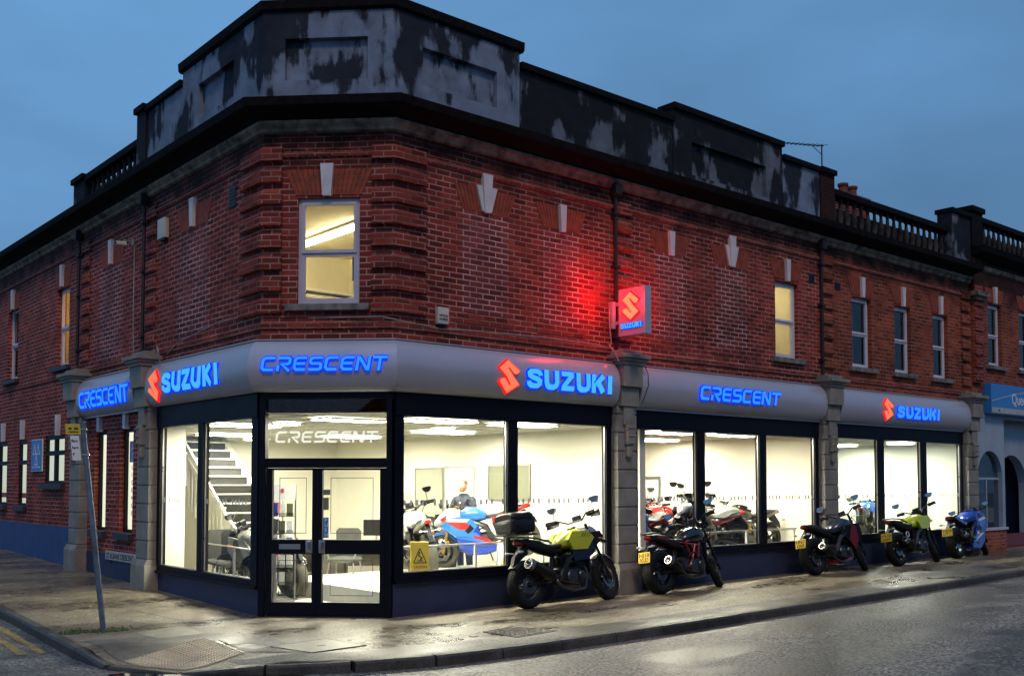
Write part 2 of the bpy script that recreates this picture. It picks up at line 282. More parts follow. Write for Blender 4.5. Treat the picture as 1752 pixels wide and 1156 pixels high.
M['red_edge'] = emit('red_halo', (1.0, 0.008, 0.012), 1.3)
M['red_face'] = emit('red_emblem', (1.0, 0.16, 0.085), 1.35)
M['red_face_hot'] = emit('red_emblem_hot', (1.0, 0.20, 0.09), 1.6)
M['red_glow'] = emit('red_glow', (1.0, 0.004, 0.008), 14.0)

# ------------------------------------------------------------------ mesh builder
class MB:
    def __init__(s, xf=None): s.v = []; s.f = []; s.xf = xf
    def add(s, vs, fs):
        o = len(s.v)
        if s.xf: vs = [s.xf(Vector(p)) for p in vs]
        s.v += [tuple(p) for p in vs]; s.f += [[i+o for i in f] for f in fs]; return s
    def box(s, a, b, bev=0.0):
        x0, x1 = sorted((a[0], b[0])); y0, y1 = sorted((a[1], b[1])); z0, z1 = sorted((a[2], b[2]))
        if bev <= 0:
            return s.add([(x, y, z) for x in (x0, x1) for y in (y0, y1) for z in (z0, z1)],
                  [(0, 1, 3, 2), (4, 6, 7, 5), (0, 4, 5, 1), (2, 3, 7, 6), (0, 2, 6, 4), (1, 5, 7, 3)])
        bm = bmesh.new(); bmesh.ops.create_cube(bm, size=1)
        for v in bm.verts: v.co = Vector(((x0+x1)/2+v.co.x*(x1-x0), (y0+y1)/2+v.co.y*(y1-y0), (z0+z1)/2+v.co.z*(z1-z0)))
        bmesh.ops.bevel(bm, geom=bm.edges[:], offset=bev, segments=2, affect='EDGES', profile=0.6)
        bm.verts.index_update(); r = s.add([v.co.copy() for v in bm.verts], [[v.index for v in f.verts] for f in bm.faces]); bm.free(); return r
    def prism(s, poly, a, b, axis='y'):     # polygon in the other two axes, extruded from a to b
        n = len(poly)
        def P(p, t): return {'y': (p[0], t, p[1]), 'x': (t, p[0], p[1]), 'z': (p[0], p[1], t)}[axis]
        return s.add([P(p, a) for p in poly]+[P(p, b) for p in poly], [list(range(n)), list(range(2*n-1, n-1, -1))]+[(i, (i+1) % n, n+(i+1) % n, n+i) for i in range(n)])
    def tube(s, pts, r, n=8, caps=True):
        pts = [Vector(p) for p in pts]; rs = r if isinstance(r, (list, tuple)) else [r]*len(pts)
        vs = []; prev = None
        for i, p in enumerate(pts):
            d = ((pts[min(i+1, len(pts)-1)]-p).normalized()+(p-pts[max(i-1, 0)]).normalized())
            d = d.normalized() if d.length > 1e-6 else Vector((0, 0, 1))
            if prev is None: u = d.orthogonal().normalized()
            else: u = (prev-d*prev.dot(d)); u = u.normalized() if u.length > 1e-6 else d.orthogonal().normalized()
            prev = u; w = d.cross(u)
            vs += [p+(u*math.cos(2*math.pi*k/n)+w*math.sin(2*math.pi*k/n))*rs[i] for k in range(n)]
        fs = [(i*n+k, i*n+(k+1) % n, (i+1)*n+(k+1) % n, (i+1)*n+k) for i in range(len(pts)-1) for k in range(n)]
        if caps: fs += [list(range(n))[::-1], list(range((len(pts)-1)*n, len(pts)*n))]
        return s.add(vs, fs)
    def revolve(s, prof, c, axis='y', n=28, closed=True):    # prof: (radius, offset along axis)
        vs = []
        for k in range(n):
            a = 2*math.pi*k/n; ca, sa = math.cos(a), math.sin(a)
            for r, t in prof:
                q = {'y': (r*ca, t, r*sa), 'x': (t, r*ca, r*sa), 'z': (r*ca, r*sa, t)}[axis]
                vs.append((c[0]+q[0], c[1]+q[1], c[2]+q[2]))
        m_ = len(prof); e = m_ if closed else m_-1
        return s.add(vs, [(k*m_+i, k*m_+(i+1) % m_, ((k+1) % n)*m_+(i+1) % m_, ((k+1) % n)*m_+i) for k in range(n) for i in range(e)])
    def disc(s, c, r, t, axis='y', n=24): return s.revolve([(0.0005, -t/2), (r, -t/2), (r, t/2), (0.0005, t/2)], c, axis, n, False)
    def loft(s, secs, n=16, y0=0.0):         # sections: x, z centre, half width, half height, exponent
        vs = []
        for x, zc, hw, hh, p in secs:
            for k in range(n):
                a = 2*math.pi*k/n; ca, sa = math.cos(a), math.sin(a)
                vs.append((x, y0+hw*math.copysign(abs(ca)**(2/p), ca), zc+hh*math.copysign(abs(sa)**(2/p), sa)))
        m_ = len(secs)
        fs = [(i*n+k, i*n+(k+1) % n, (i+1)*n+(k+1) % n, (i+1)*n+k) for i in range(m_-1) for k in range(n)]
        fs += [list(range(n)), list(range((m_-1)*n, m_*n))[::-1]]
        return s.add(vs, fs)
    def build(s, name, mt, parent=None, smooth=35, origin=None, recalc=True):
        me = bpy.data.meshes.new(name)
        vs = s.v
        if origin: vs = [(v[0]-origin[0], v[1]-origin[1], v[2]-origin[2]) for v in vs]
        me.from_pydata(vs, [], s.f)
        if recalc:
            bm = bmesh.new(); bm.from_mesh(me); bmesh.ops.recalc_face_normals(bm, faces=bm.faces); bm.to_mesh(me); bm.free()
        me.materials.append(M[mt] if isinstance(mt, str) else mt)
        uv = me.uv_layers.new(name='UVMap')
        for p in me.polygons:
            n = p.normal; t = Vector((-n.y, n.x, 0))
            if abs(n.z) > 0.75 or t.length < 1e-4: t = Vector((1, 0, 0)); b = Vector((0, 1, 0))
            else: t.normalize(); b = Vector((0, 0, 1))
            if t.x < -1e-3 or (abs(t.x) <= 1e-3 and t.y < 0): t = -t
            for li in p.loop_indices:
                co = me.vertices[me.loops[li].vertex_index].co
                uv.data[li].uv = (co.dot(t), co.dot(b))
        if smooth:
            me.polygons.foreach_set('use_smooth', [True]*len(me.polygons)); me.set_sharp_from_angle(angle=R_(smooth))
        o = bpy.data.objects.new(name, me); C.objects.link(o)
        if origin: o.location = origin
        if parent: o.parent = parent
        return o
def tag(o, label=None, cat=None, group=None, kind=None):
    if label: o['label'] = label
    if cat: o['category'] = cat
    if group: o['group'] = group
    if kind: o['kind'] = kind
    return o
def empty(name, loc=(0, 0, 0), label=None, cat=None, group=None, rot=(0, 0, 0)):
    o = bpy.data.objects.new(name, None); C.objects.link(o); o.location = loc; o.rotation_euler = rot
    o.empty_display_size = 0.2
    return tag(o, label, cat, group)

# facade frames: (s along, d outward, z) -> world
PA, PB = Vector((-1.4, 1.4, 0)), Vector((0, 0, 0)); CT = (PB-PA).normalized(); CL = (PB-PA).length; CN = Vector((-.7071, -.7071, 0))
def FR(p): return Vector((p.x, -p.y, p.z))
def FL(p): return Vector((-1.4-p.y, p.x, p.z))
def FC(p): return PA+CT*p.x+CN*p.y+Vector((0, 0, p.z))
def gz(x, y): return 0.0085*min(max(x, 0), 60)+0.024*min(max(y-1.6, 0), 60)
def tan_half(a, b): return b
def run(mb, path, prof, closed=True, caps=True):
    """sweep a (d,z) profile along a plan polyline; outward is to the right of travel from far left to far right"""
    pts = [Vector((p[0], p[1], 0)) for p in path]; n = len(pts); off = []
    ns = []
    for i in range(n-1):
        t = (pts[i+1]-pts[i]).normalized(); ns.append(Vector((t.y, -t.x, 0)))
    for i in range(n):
        if i == 0: off.append(ns[0])
        elif i == n-1: off.append(ns[-1])
        else:
            b = ns[i-1]+ns[i]; off.append(b/(1+ns[i-1].dot(ns[i])))
    k = len(prof); vs = [tuple(pts[i]+off[i]*d+Vector((0, 0, z))) for i in range(n) for d, z in prof]
    e = k if closed else k-1
    fs = [(i*k+j, i*k+(j+1) % k, (i+1)*k+(j+1) % k, (i+1)*k+j) for i in range(n-1) for j in range(e)]
    if caps and closed: fs += [list(range(k)), list(range((n-1)*k, n*k))[::-1]]
    mb.add(vs, fs)
# outline travels: far along left street -> A -> B -> along right street  (outward = right of travel? left street travels -Y, outward -X = right)
def LP(y0, y1): return [(-1.4, y0), (-1.4, y1)]

def gridwall(mb, s0, s1, z0, z1, holes, depth=0.14, d=0.0):
    xs = sorted({s0, s1, *[h[0] for h in holes], *[h[1] for h in holes]}); zs = sorted({z0, z1, *[h[2] for h in holes], *[h[3] for h in holes]})
    for i in range(len(xs)-1):
        for j in range(len(zs)-1):
            cx, cz = (xs[i]+xs[i+1])/2, (zs[j]+zs[j+1])/2
            if any(h[0] < cx < h[1] and h[2] < cz < h[3] for h in holes): continue
            mb.add([(xs[i], d, zs[j]), (xs[i+1], d, zs[j]), (xs[i+1], d, zs[j+1]), (xs[i], d, zs[j+1])], [(0, 1, 2, 3)])
    for a, b, c, e in [h[:4] for h in holes]:
        q = [(a, c), (b, c), (b, e), (a, e)]
        for i in range(4):
            p, r = q[i], q[(i+1) % 4]
            mb.add([(p[0], d, p[1]), (r[0], d, r[1]), (r[0], d-depth, r[1]), (p[0], d-depth, p[1])], [(0, 1, 2, 3)])

# ------------------------------------------------------------------ GROUND
def ground_sheet(name, x0, x1, y0, y1, dz, mt, step=2.0, hole=None):
    xs = sorted(set([x0, x1, 0, 60]+[x0+i*step for i in range(int((x1-x0)/step))])); ys = sorted(set([y0, y1, 1.6, 61.6]+[y0+i*step for i in range(int((y1-y0)/step))]))
    xs = [x for x in xs if x0 <= x <= x1]; ys = [y for y in ys if y0 <= y <= y1]
    mb = MB(); vs = [(x, y, gz(x, y)+dz) for x in xs for y in ys]; n = len(ys)
    mb.add(vs, [(i*n+j, (i+1)*n+j, (i+1)*n+j+1, i*n+j+1) for i in range(len(xs)-1) for j in range(n-1)])
    return tag(mb.build(name, mt, smooth=0), kind='structure')
ground_sheet('road', -120, 160, -120, 160, -0.12, 'road', 10.0)

# kerb line (inner top edge), from the side street round the corner and along the main street
KL = [(-3.95, 60), (-3.98, 12), (-4.05, 5), (-4.18, 1.5), (-4.28, 0.3), (-4.32, -0.45), (-4.27, -0.85), (-4.12, -1.2), (-3.88, -1.52), (-3.55, -1.84), (-3.15, -2.18), (-2.65, -2.58), (-2.0, -2.9), (-0.9, -3.05), (1.9, -3.13), (9.6, -3.0), (14.3, -2.88), (22, -2.75), (60, -2.2)]
WL = [(-1.2, 60), (-1.2, 12), (-1.2, 5), (-1.2, 1.9), (-1.2, 1.6), (-1.15, 1.5), (-1.1, 1.4), (-0.8, 1.1), (-0.6, 0.9), (-0.45, 0.75), (-0.3, 0.6), (-0.1, 0.4), (0.0, 0.3), (0.3, 0.25), (1.9, 0.25), (9.6, 0.25), (14.3, 0.25), (22, 0.25), (60, 0.25)]
def dens(P, k=8):
    o = []
    for i in range(len(P)-1):
        for j in range(k): o.append(tuple(P[i][c]+(P[i+1][c]-P[i][c])*j/k for c in (0, 1)))
    return o+[P[-1]]
K = dens(KL); W = dens(WL)
def drop(x, y):
    d = math.hypot(x+3.95, y+1.45); return 0.11*max(0, min(1, (1.35-d)/0.9))
def pz(x, y): return gz(x, y)-drop(x, y)
mb = MB(); NS = 14
for i, (k, w) in enumerate(zip(K, W)):
    for j in range(NS+1):
        t = j/NS; x = k[0]+(w[0]-k[0])*t; y = k[1]+(w[1]-k[1])*t; mb.v.append((x, y, pz(x, y)))
for i in range(len(K)-1):
    for j in range(NS): a = i*(NS+1)+j; mb.f.append([a, a+NS+1, a+NS+2, a+1])
tag(mb.build('pavement', 'pavement', smooth=0), kind='structure')
# kerb stones
mb = MB()
acc = []
L_ = 0
pts = [Vector((p[0], p[1], 0)) for p in dens(KL, 24)]
seg = [pts[0]]; total = 0
def stone(a, b):
    t = (b-a).normalized(); n = Vector((t.y, -t.x, 0))   # towards the road?
    mid = (a+b)/2
    if (mid+n*0.1-Vector((2, 5, 0))).length < (mid-Vector((2, 5, 0))).length: n = -n
    g = 0.006
    a2, b2 = a+t*g, b-t*g
    za, zb = pz(a.x, a.y)+0.004, pz(b.x, b.y)+0.004; zr = gz(mid.x, mid.y)-0.20
    prof = lambda p, z: [p+Vector((0, 0, z)), p+n*0.11+Vector((0, 0, z)), p+n*0.135+Vector((0, 0, z-0.025)), p+n*0.14+Vector((0, 0, zr)), p+Vector((0, 0, zr))]
    A_, B_ = prof(a2, za), prof(b2, zb)
    mb.add(A_+B_, [(0, 1, 2, 3, 4), (9, 8, 7, 6, 5)]+[(i, (i+1) % 5, 5+(i+1) % 5, 5+i) for i in range(5)])
last = pts[0]
for p in pts[1:]:
    if (p-last).length >= 0.9 or p == pts[-1]:
        far = last.x > 25 or last.y > 25
        stone(last, p); last = p
tag(mb.build('kerb', 'kerb', smooth=0), kind='structure')
def decal(name, poly, mt, lift, base=pz, thick=0.0, label=None, cat=None, kind='structure', sub=6):
    # quad draped on the ground
    a, b, c, d = [Vector((p[0], p[1], 0)) for p in poly]; m_ = MB()
    for i in range(sub+1):
        for j in range(sub+1):
            u, v = i/sub, j/sub; p = (a*(1-u)+b*u)*(1-v)+(d*(1-u)+c*u)*v
            m_.v.append((p.x, p.y, base(p.x, p.y)+lift))
    for i in range(sub):
        for j in range(sub): q = i*(sub+1)+j; m_.f.append([q, q+sub+1, q+sub+2, q+1])
    o = m_.build(name, mt, smooth=0); tag(o, label, cat, None, kind if not label else None); return o
def rz(x, y): return gz(x, y)-0.12
# tactile paving with blisters, on the dropped kerb
TQ = [Vector(p) for p in ((-4.16, -0.74, 0), (-2.93, -0.18, 0), (-2.93, -1.30, 0), (-3.76, -1.55, 0))]
m_ = MB(); sub = 8
def tq(u, v): return (TQ[0]*(1-u)+TQ[1]*u)*(1-v)+(TQ[3]*(1-u)+TQ[2]*u)*v
for i in range(4):
    for j in range(3):
        g = 0.008
        c4 = [tq(i/4+g, j/3+g), tq((i+1)/4-g, j/3+g), tq((i+1)/4-g, (j+1)/3-g), tq(i/4+g, (j+1)/3-g)]
        m_.add([(p.x, p.y, pz(p.x, p.y)+h) for h in (-0.02, 0.007) for p in c4], [(4, 5, 6, 7)]+[(k, (k+1) % 4, 4+(k+1) % 4, 4+k) for k in range(4)])
        for a in range(6):
            for b in range(6):
                p = tq((i+(a+.5)/6)/4, (j+(b+.5)/6)/3); z = pz(p.x, p.y)+0.007
                m_.revolve([(0.020, 0), (0.015, 0.011), (0.0005, 0.012)], (p.x, p.y, z), 'z', 8, False)
tag(m_.build('tactile_paving', 'tactile', smooth=0), kind='structure')
decal('pavement_patch', [(-3.42, .92), (-2.68, 1.15), (-2.74, .27), (-3.36, .2)], 'patch', 0.006)
decal('pavement_patch', [(0.9, -1.2), (6.5, -1.25), (6.4, -1.75), (1.0, -1.9)], 'pavement', 0.004)
M['tarmac'] = wetground('coarse_tarmac', (0.062, 0.058, 0.050), grain=30, rlo=0.25, rhi=0.5, bump=1.2, speck=0.8)
M['gum'] = mat('trodden_gum', (0.22, 0.21, 0.19), 0.7, var=0.3)
# darker coarse tarmac where the kerbside strip was relaid, and round the tactile slabs
w = MB(); KK = [p for p in K if p[0] > -3.3 and p[1] < -1.9 and p[0] < 9]
for i, p in enumerate(KK):
    wd_ = 0.62+0.10*math.sin(i*.9)*0 - 0.018*max(0, p[0])
    for t_ in range(5): x = p[0]+.02; y = p[1]+.01+wd_*t_/4; w.v.append((x, y, pz(x, y)+.005))
for i in range(len(KK)-1):
    for t_ in range(4): a = i*5+t_; w.f.append([a, a+5, a+6, a+1])
tag(w.build('tarmac_strip', 'tarmac', smooth=0), kind='structure')
decal('tarmac_patch', [(-4.14, 0.62), (-2.95, 0.42), (-2.10, -0.15), (-4.18, -0.70)], 'tarmac', 0.0045, sub=10)
decal('tarmac_patch', [(-2.90, -1.32), (-2.84, -0.20), (-2.20, -0.30), (-2.45, -2.05)], 'tarmac', 0.0050, sub=10)
decal('tarmac_patch', [(11.0, -1.9), (14.5, -1.85), (14.5, -2.6), (11.0, -2.65)], 'tarmac', 0.0045, sub=8)
w = MB(); random.seed(11)
for i in range(150):
    x = random.uniform(-3.8, 14); y = random.uniform(-2.8, -.9) if x > -1 else random.uniform(-1, 4); 
    if x < -1: x = random.uniform(-3.9, -2.2)
    rr = random.uniform(.010, .026); w.revolve([(rr, .001), (rr*.8, .004), (.0005, .0045)], (x, y, pz(x, y)+.004), 'z', 7, False)
tag(w.build('gum_spots', 'gum', smooth=0), kind='stuff')
# long saw-cut joint parallel to the shopfront
w = MB()
for x0, y0, x1, y1 in [(-0.5, -1.02, 9.0, -1.10), (2.6, -1.1, 2.7, -2.4), (6.6, -1.1, 6.6, -2.5), (9.0, -1.1, 17, -1.3), (-3.9, 3.6, -1.6, 3.4), (-2.7, 3.5, -2.4, 1.2)]:
    n = 24
    for i in range(n):
        a = (x0+(x1-x0)*i/n, y0+(y1-y0)*i/n+.008*math.sin(i*1.7)); b = (x0+(x1-x0)*(i+1)/n, y0+(y1-y0)*(i+1)/n+.008*math.sin((i+1)*1.7))
        t = Vector((b[0]-a[0], b[1]-a[1], 0)).normalized(); q_ = Vector((-t.y, t.x, 0))*.006
        w.add([(a[0]-q_.x, a[1]-q_.y, pz(*a)+.0042), (b[0]-q_.x, b[1]-q_.y, pz(*b)+.0042), (b[0]+q_.x, b[1]+q_.y, pz(*b)+.0042), (a[0]+q_.x, a[1]+q_.y, pz(*a)+.0042)], [(0, 1, 2, 3)])
tag(w.build('pavement_joint', 'black_stone', smooth=0), kind='structure')
# utility cover, cobbled inspection cover
def cover(name, q, mt, label):
    r = empty(name, (0, 0, 0), label, 'access cover')
    o = decal('cover_plate', q, mt, 0.010); o.parent = r; del o['kind']
    v = [Vector((p[0], p[1], 0)) for p in q]; f = MB()
    for i in range(4):
        a, b = v[i], v[(i+1) % 4]; f.tube([(a.x, a.y, pz(a.x, a.y)+.004), (b.x, b.y, pz(b.x, b.y)+.004)], 0.011, 4)
    f.build('cover_frame', 'iron', r, smooth=0); return r
c1_ = cover('access_cover', [(-2.60, -1.30), (-1.78, -1.20), (-1.67, -1.95), (-2.45, -2.02)], 'patch', 'plain pale access cover with a small lifting slot in front of the double doors')
s_ = MB(); s_.box((-2.16, -1.66, 0.0105), (-2.06, -1.63, 0.014)); s_.build('lifting_slot', 'black', c1_, smooth=0)
cq = [(0.10, -2.00), (0.66, -1.88), (0.86, -2.60), (0.10, -2.68)]
cc = cover('access_cover', cq, 'iron', 'square cover of raised pale setts in the pavement near the main road kerb')
s_ = MB(); va = [Vector((p[0], p[1], 0)) for p in cq]
for i in range(7):
    for j in range(7):
        u, v = (i+.5+random.uniform(-.1, .1))/7, (j+.5+random.uniform(-.1, .1))/7; p = (va[0]*(1-u)+va[1]*u)*(1-v)+(va[3]*(1-u)+va[2]*u)*v
        s_.revolve([(0.038, 0), (0.03, 0.012), (0.0005, 0.014)], (p.x, p.y, pz(p.x, p.y)+.010), 'z', 7, False)
s_.build('raised_sett', 'patch', cc)
# double yellow lines
for i, off in enumerate((0.30, 0.52)):
    m_ = MB()
    P = [Vector((p[0], p[1], 0)) for p in K if p[1] > 0.7]
    for a, b in zip(P[:-1], P[1:]):
        q = [(a.x-off, a.y), (a.x-off-0.10, a.y), (b.x-off-0.10, b.y), (b.x-off, b.y)]
        m_.add([(x, y, rz(x, y)+0.004) for x, y in q], [(0, 1, 2, 3)])
    tag(m_.build('yellow_line', 'line', smooth=0), kind='structure')
# puddle at the dropped kerb
m_ = MB(); n = 40; ctr = (-3.80, -1.95)
vs = []
for i in range(n):
    a = 2*math.pi*i/n; r = 1+0.14*math.sin(3*a+1)+0.09*math.sin(5*a)+0.05*math.sin(9*a)
    u, v = math.cos(a)*0.95*r, math.sin(a)*0.34*r; ang = R_(-42)
    vs.append((ctr[0]+u*math.cos(ang)-v*math.sin(ang), ctr[1]+u*math.sin(ang)+v*math.cos(ang), -0.113))
m_.add(vs, [list(range(n))])
tag(m_.build('puddle', 'puddle', smooth=0), kind='structure')

# ------------------------------------------------------------------ THE CORNER BUILDING
B = empty('corner_building', (0, 0, 0), 'red brick corner building with a lit showroom, canted corner and stained parapet', 'building')
XE = 18.1        # east end of the building
YE = 34.0
# --- brick walls with window openings
upC = [(0.53, 1.47, 4.58, 6.20)]
upR = [(9.50, 10.33, 4.55, 6.18), (12.42, 13.25, 4.58, 6.20), (14.28, 15.05, 4.58, 6.20), (16.13, 16.90, 4.58, 6.20)]
upL = [(10.40, 11.25, 4.50, 6.25), (14.3, 15.2, 4.50, 6.30), (19.0, 19.9, 4.5, 6.3), (23, 23.9, 4.5, 6.3)]
grL = [(6.52, 7.20, 1.02, 3.02), (7.95, 8.62, 1.02, 3.02), (10.55, 11.95, 1.95, 3.02), (13.35, 14.05, 1.42, 2.98), (15.05, 15.85, 1.42, 2.98), (17.2, 17.9, 1.42, 2.98), (19.0, 19.8, 1.42, 2.98)]
w = MB(FC); gridwall(w, 0, CL, 3.2, 7.6, upC); w.build('brick_wall', 'brick', B, smooth=0)
w = MB(FR); gridwall(w, 0, 11.55, 3.2, 7.6, [upR[0]]); w.build('brick_wall', 'brick', B, smooth=0)
w = MB(FR); gridwall(w, 11.55, XE, 3.2, 7.6, upR[1:]); w.build('brick_wall', 'brick_lamp_tint', B, smooth=0)
w = MB(FL); gridwall(w, 1.4, 5.5, 3.2, 7.6, []); w.build('brick_wall', 'brick', B, smooth=0)
w = MB(FL); gridwall(w, 5.5, YE, 0.0, 7.6, upL+grL, depth=0.2); w.build('brick_wall', 'brick', B, smooth=0)
# roof and back so that the building is a closed volume
w = MB(); w.add([(-1.4, 1.4, 7.62), (0, 0, 7.62), (XE, 0, 7.62), (XE, 12, 7.62), (8, 12, 7.62), (8, YE, 7.62), (-1.4, YE, 7.62)], [list(range(7))])
w.build('flat_roof', 'black_stone', B, smooth=0)
w = MB(); w.box((8, 12.0, 0), (8.02, YE, 7.6)); w.box((8, 11.98, 0), (XE, 12, 7.6)); w.box((-1.4, YE, 0), (8, YE+.02, 7.6)); w.build('rear_wall', 'brick_plain', B, smooth=0)

# blocked-up windows: pale-jointed infill brickwork
infR = [(1.28, 2.22, 4.62, 6.26), (2.98, 3.82, 4.62, 6.24), (5.78, 6.62, 4.62, 6.24), (7.55, 8.52, 4.62, 6.26)]
for a in infR:
    w = MB(FR); w.box((a[0], -0.05, a[2]), (a[1], 0.006, a[3])); w.build('window_infill', 'brick_infill', B, smooth=0)
for a in [(3.25, 4.55, 4.45, 6.28), (7.2, 8.5, 4.35, 6.28)]:
    w = MB(FL); w.box((a[0], -0.05, a[2]), (a[1], 0.006, a[3])); w.build('window_infill', 'brick_infill', B, smooth=0)
# lower blocked panels below the sills (dull strips) 
for a in [(1.15, 2.35), (2.85, 3.95), (5.65, 6.75), (7.4, 8.65)]:
    w = MB(FR); w.box((a[0], -0.02, 4.44), (a[1], 0.012, 4.56)); w.build('old_sill_band', 'brick_plain', B, smooth=0)

# gauged flat arches and keystones
def arch(xf, c, half, z0=6.24, z1=6.63, splay=0.17, d=0.012):
    for sgn in (-1, 1):
        w = MB(); n = 7
        # individual voussoir wedges so the joints fan out
        for i in range(n):
            f0, f1 = i/n+0.010, (i+1)/n-0.010
            b0, b1 = 0.06+(half-0.06)*f0, 0.06+(half-0.06)*f1; t0, t1 = 0.07+(half+splay-0.07)*f0, 0.07+(half+splay-0.07)*f1
            vs = [xf(Vector((c+sgn*x, dd, z))) for dd in (-0.02, d) for x, z in ((b0, z0), (b1, z0), (t1, z1), (t0, z1))]
            w.add(vs, [(0, 1, 2, 3), (4, 5, 6, 7)]+[(k, (k+1) % 4, 4+(k+1) % 4, 4+k) for k in range(4)])
        w.build('arch', 'arch', B, smooth=0)
def keystone(xf, c, z0=6.22, z1=6.68, wb=0.05, wt=0.085, d=0.07, double=False, mt='key'):
    w = MB(xf)
    w.prism([(c-wb, z0), (c+wb, z0), (c+wt, z1), (c-wt, z1)], -0.02, d)
    if double:
        w.prism([(c-wb*1.7, z0+.02), (c-wb*1.02, z0+.02), (c-wt, z0+.42), (c-wt*2.1, z0+.42)], -0.02, d-0.025)
        w.prism([(c+wb*1.02, z0+.02), (c+wb*1.7, z0+.02), (c+wt*2.1, z0+.42), (c+wt, z0+.42)], -0.02, d-0.025)
    return w.build('keystone', mt, B, smooth=0)
for c, h, dbl in [(1.75, 0.47, 1), (3.40, 0.42, 0), (6.20, 0.42, 0), (8.03, 0.50, 1), (9.91, 0.45, 0), (12.84, 0.42, 0), (14.66, 0.40, 0), (16.51, 0.40, 0)]:
    arch(FR, c, h); keystone(FR, c, 6.20 if not dbl else 6.24, 6.66 if not dbl else 6.86, double=dbl, wb=0.055 if dbl else .05, wt=0.10 if dbl else .075)
arch(FC, 1.0, 0.50); keystone(FC, 0.98, 6.22, 6.70, wb=0.065, wt=0.10)
for c, h in [(3.90, 0.55), (7.80, 0.55), (10.85, 0.42), (14.72, 0.42), (19.45, .42), (23.45, .42)]: arch(FL, c, h); keystone(FL, c, 6.26, 6.74)
for c, h in [(13.65, 0.32), (15.33, 0.35), (10.95, 0.4), (17.5, .32), (19.4, .32)]: keystone(FL, c, 3.0, 3.45, wb=.07, wt=.10)
for c in (6.85, 8.28): keystone(FL, c, 2.98, 3.40, wb=.06, wt=.09)

# string courses and cornice round the whole building
full = [(-1.4, YE), (-1.4, 1.4), (0, 0), (XE, 0)]
w = MB(); run(w, full, [(0, 6.80), (0.035, 6.82), (0.045, 6.88), (0, 6.91)]); w.build('string_course', 'brick_plain', B, smooth=0)
w = MB(); run(w, full, [(0, 4.22), (0.03, 4.24), (0.03, 4.31), (0, 4.33)]); w.build('string_course', 'brick_plain', B, smooth=0)
w = MB(); run(w, full, [(0, 7.18), (0.05, 7.20), (0.05, 7.25), (0.11, 7.30), (0.11, 7.35), (0, 7.36)]); w.build('moulding', 'mould', B, smooth=0)
w = MB(); run(w, full, [(0, 7.36), (0.10, 7.37), (0.16, 7.42), (0.36, 7.46), (0.40, 7.48), (0.42, 7.60), (-0.1, 7.65), (-0.1, 7.40)]); w.build('cornice', 'black_stone', B, smooth=0)

# --- parapet, in segments with recessed panels
def parapet(xf, s0, s1, top, mt, holes=(), name='parapet', cop=True, d=0.03):
    w = MB(xf); gridwall(w, s0, s1, 7.58, top-0.10, list(holes), depth=0.10, d=d)
    w.add([(s0, d, 7.58), (s0, -0.28, 7.58), (s0, -0.28, top-.1), (s0, d, top-.1)], [(0, 1, 2, 3)]); w.add([(s1, d, 7.58), (s1, -0.28, 7.58), (s1, -0.28, top-.1), (s1, d, top-.1)], [(0, 1, 2, 3)])
    w.add([(s0, -0.28, 7.58), (s1, -0.28, 7.58), (s1, -0.28, top-.1), (s0, -0.28, top-.1)], [(0, 1, 2, 3)])
    for h in holes: w.add([(h[0], d-.10, h[2]), (h[1], d-.10, h[2]), (h[1], d-.10, h[3]), (h[0], d-.10, h[3])], [(0, 1, 2, 3)])
    p = w.build(name, mt, B, smooth=0)
    if cop:
        w = MB(xf); w.box((s0-0.02, d+0.07, top-0.115), (s1+0.02, -0.34, top), 0.012); o = w.build('coping', 'black_stone', p, smooth=0)
    return p
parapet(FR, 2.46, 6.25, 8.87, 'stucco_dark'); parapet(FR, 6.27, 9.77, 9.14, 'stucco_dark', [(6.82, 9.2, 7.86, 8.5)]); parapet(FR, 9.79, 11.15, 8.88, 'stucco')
parapet(FR, 11.17, 11.72, 8.90, 'brick_lamp_tint', name='parapet_pier', d=0.05)
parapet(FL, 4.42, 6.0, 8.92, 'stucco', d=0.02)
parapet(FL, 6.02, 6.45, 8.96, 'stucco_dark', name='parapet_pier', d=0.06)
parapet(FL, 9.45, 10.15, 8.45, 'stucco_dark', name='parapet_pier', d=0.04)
w = MB(); w.box((4.42, -0.04, 8.74), (4.52, 0.05, 8.95)); 
# canted corner block: three faces with one mitred coping
pc = MB()
def place(xf): pc.xf = xf
pc.xf = FC; gridwall(pc, -0.0124, CL+.0124, 7.58, 9.06, [(0.32, 1.58, 7.98, 8.62)], 0.10, 0.03); pc.add([(0.32, -.07, 7.98), (1.58, -.07, 7.98), (1.58, -.07, 8.62), (.32, -.07, 8.62)], [(0, 1, 2, 3)])
pc.xf = FR; gridwall(pc, -0.0124, 2.44, 7.58, 9.06, [(0.50, 1.96, 7.99, 8.58)], 0.10, 0.03); pc.add([(.5, -.07, 7.99), (1.96, -.07, 7.99), (1.96, -.07, 8.58), (.5, -.07, 8.58)], [(0, 1, 2, 3)])
pc.add([(2.44, .03, 7.58), (2.44, -.28, 7.58), (2.44, -.28, 9.06), (2.44, .03, 9.06)], [(0, 1, 2, 3)])
pc.xf = FL; gridwall(pc, 1.4-0.0124, 4.40, 7.58, 9.06, [(2.40, 3.74, 8.05, 8.64)], 0.10, 0.03); pc.add([(2.4, -.07, 8.05), (3.74, -.07, 8.05), (3.74, -.07, 8.64), (2.4, -.07, 8.64)], [(0, 1, 2, 3)])
pc.add([(4.40, .03, 7.58), (4.40, -.28, 7.58), (4.40, -.28, 9.06), (4.40, .03, 9.06)], [(0, 1, 2, 3)])
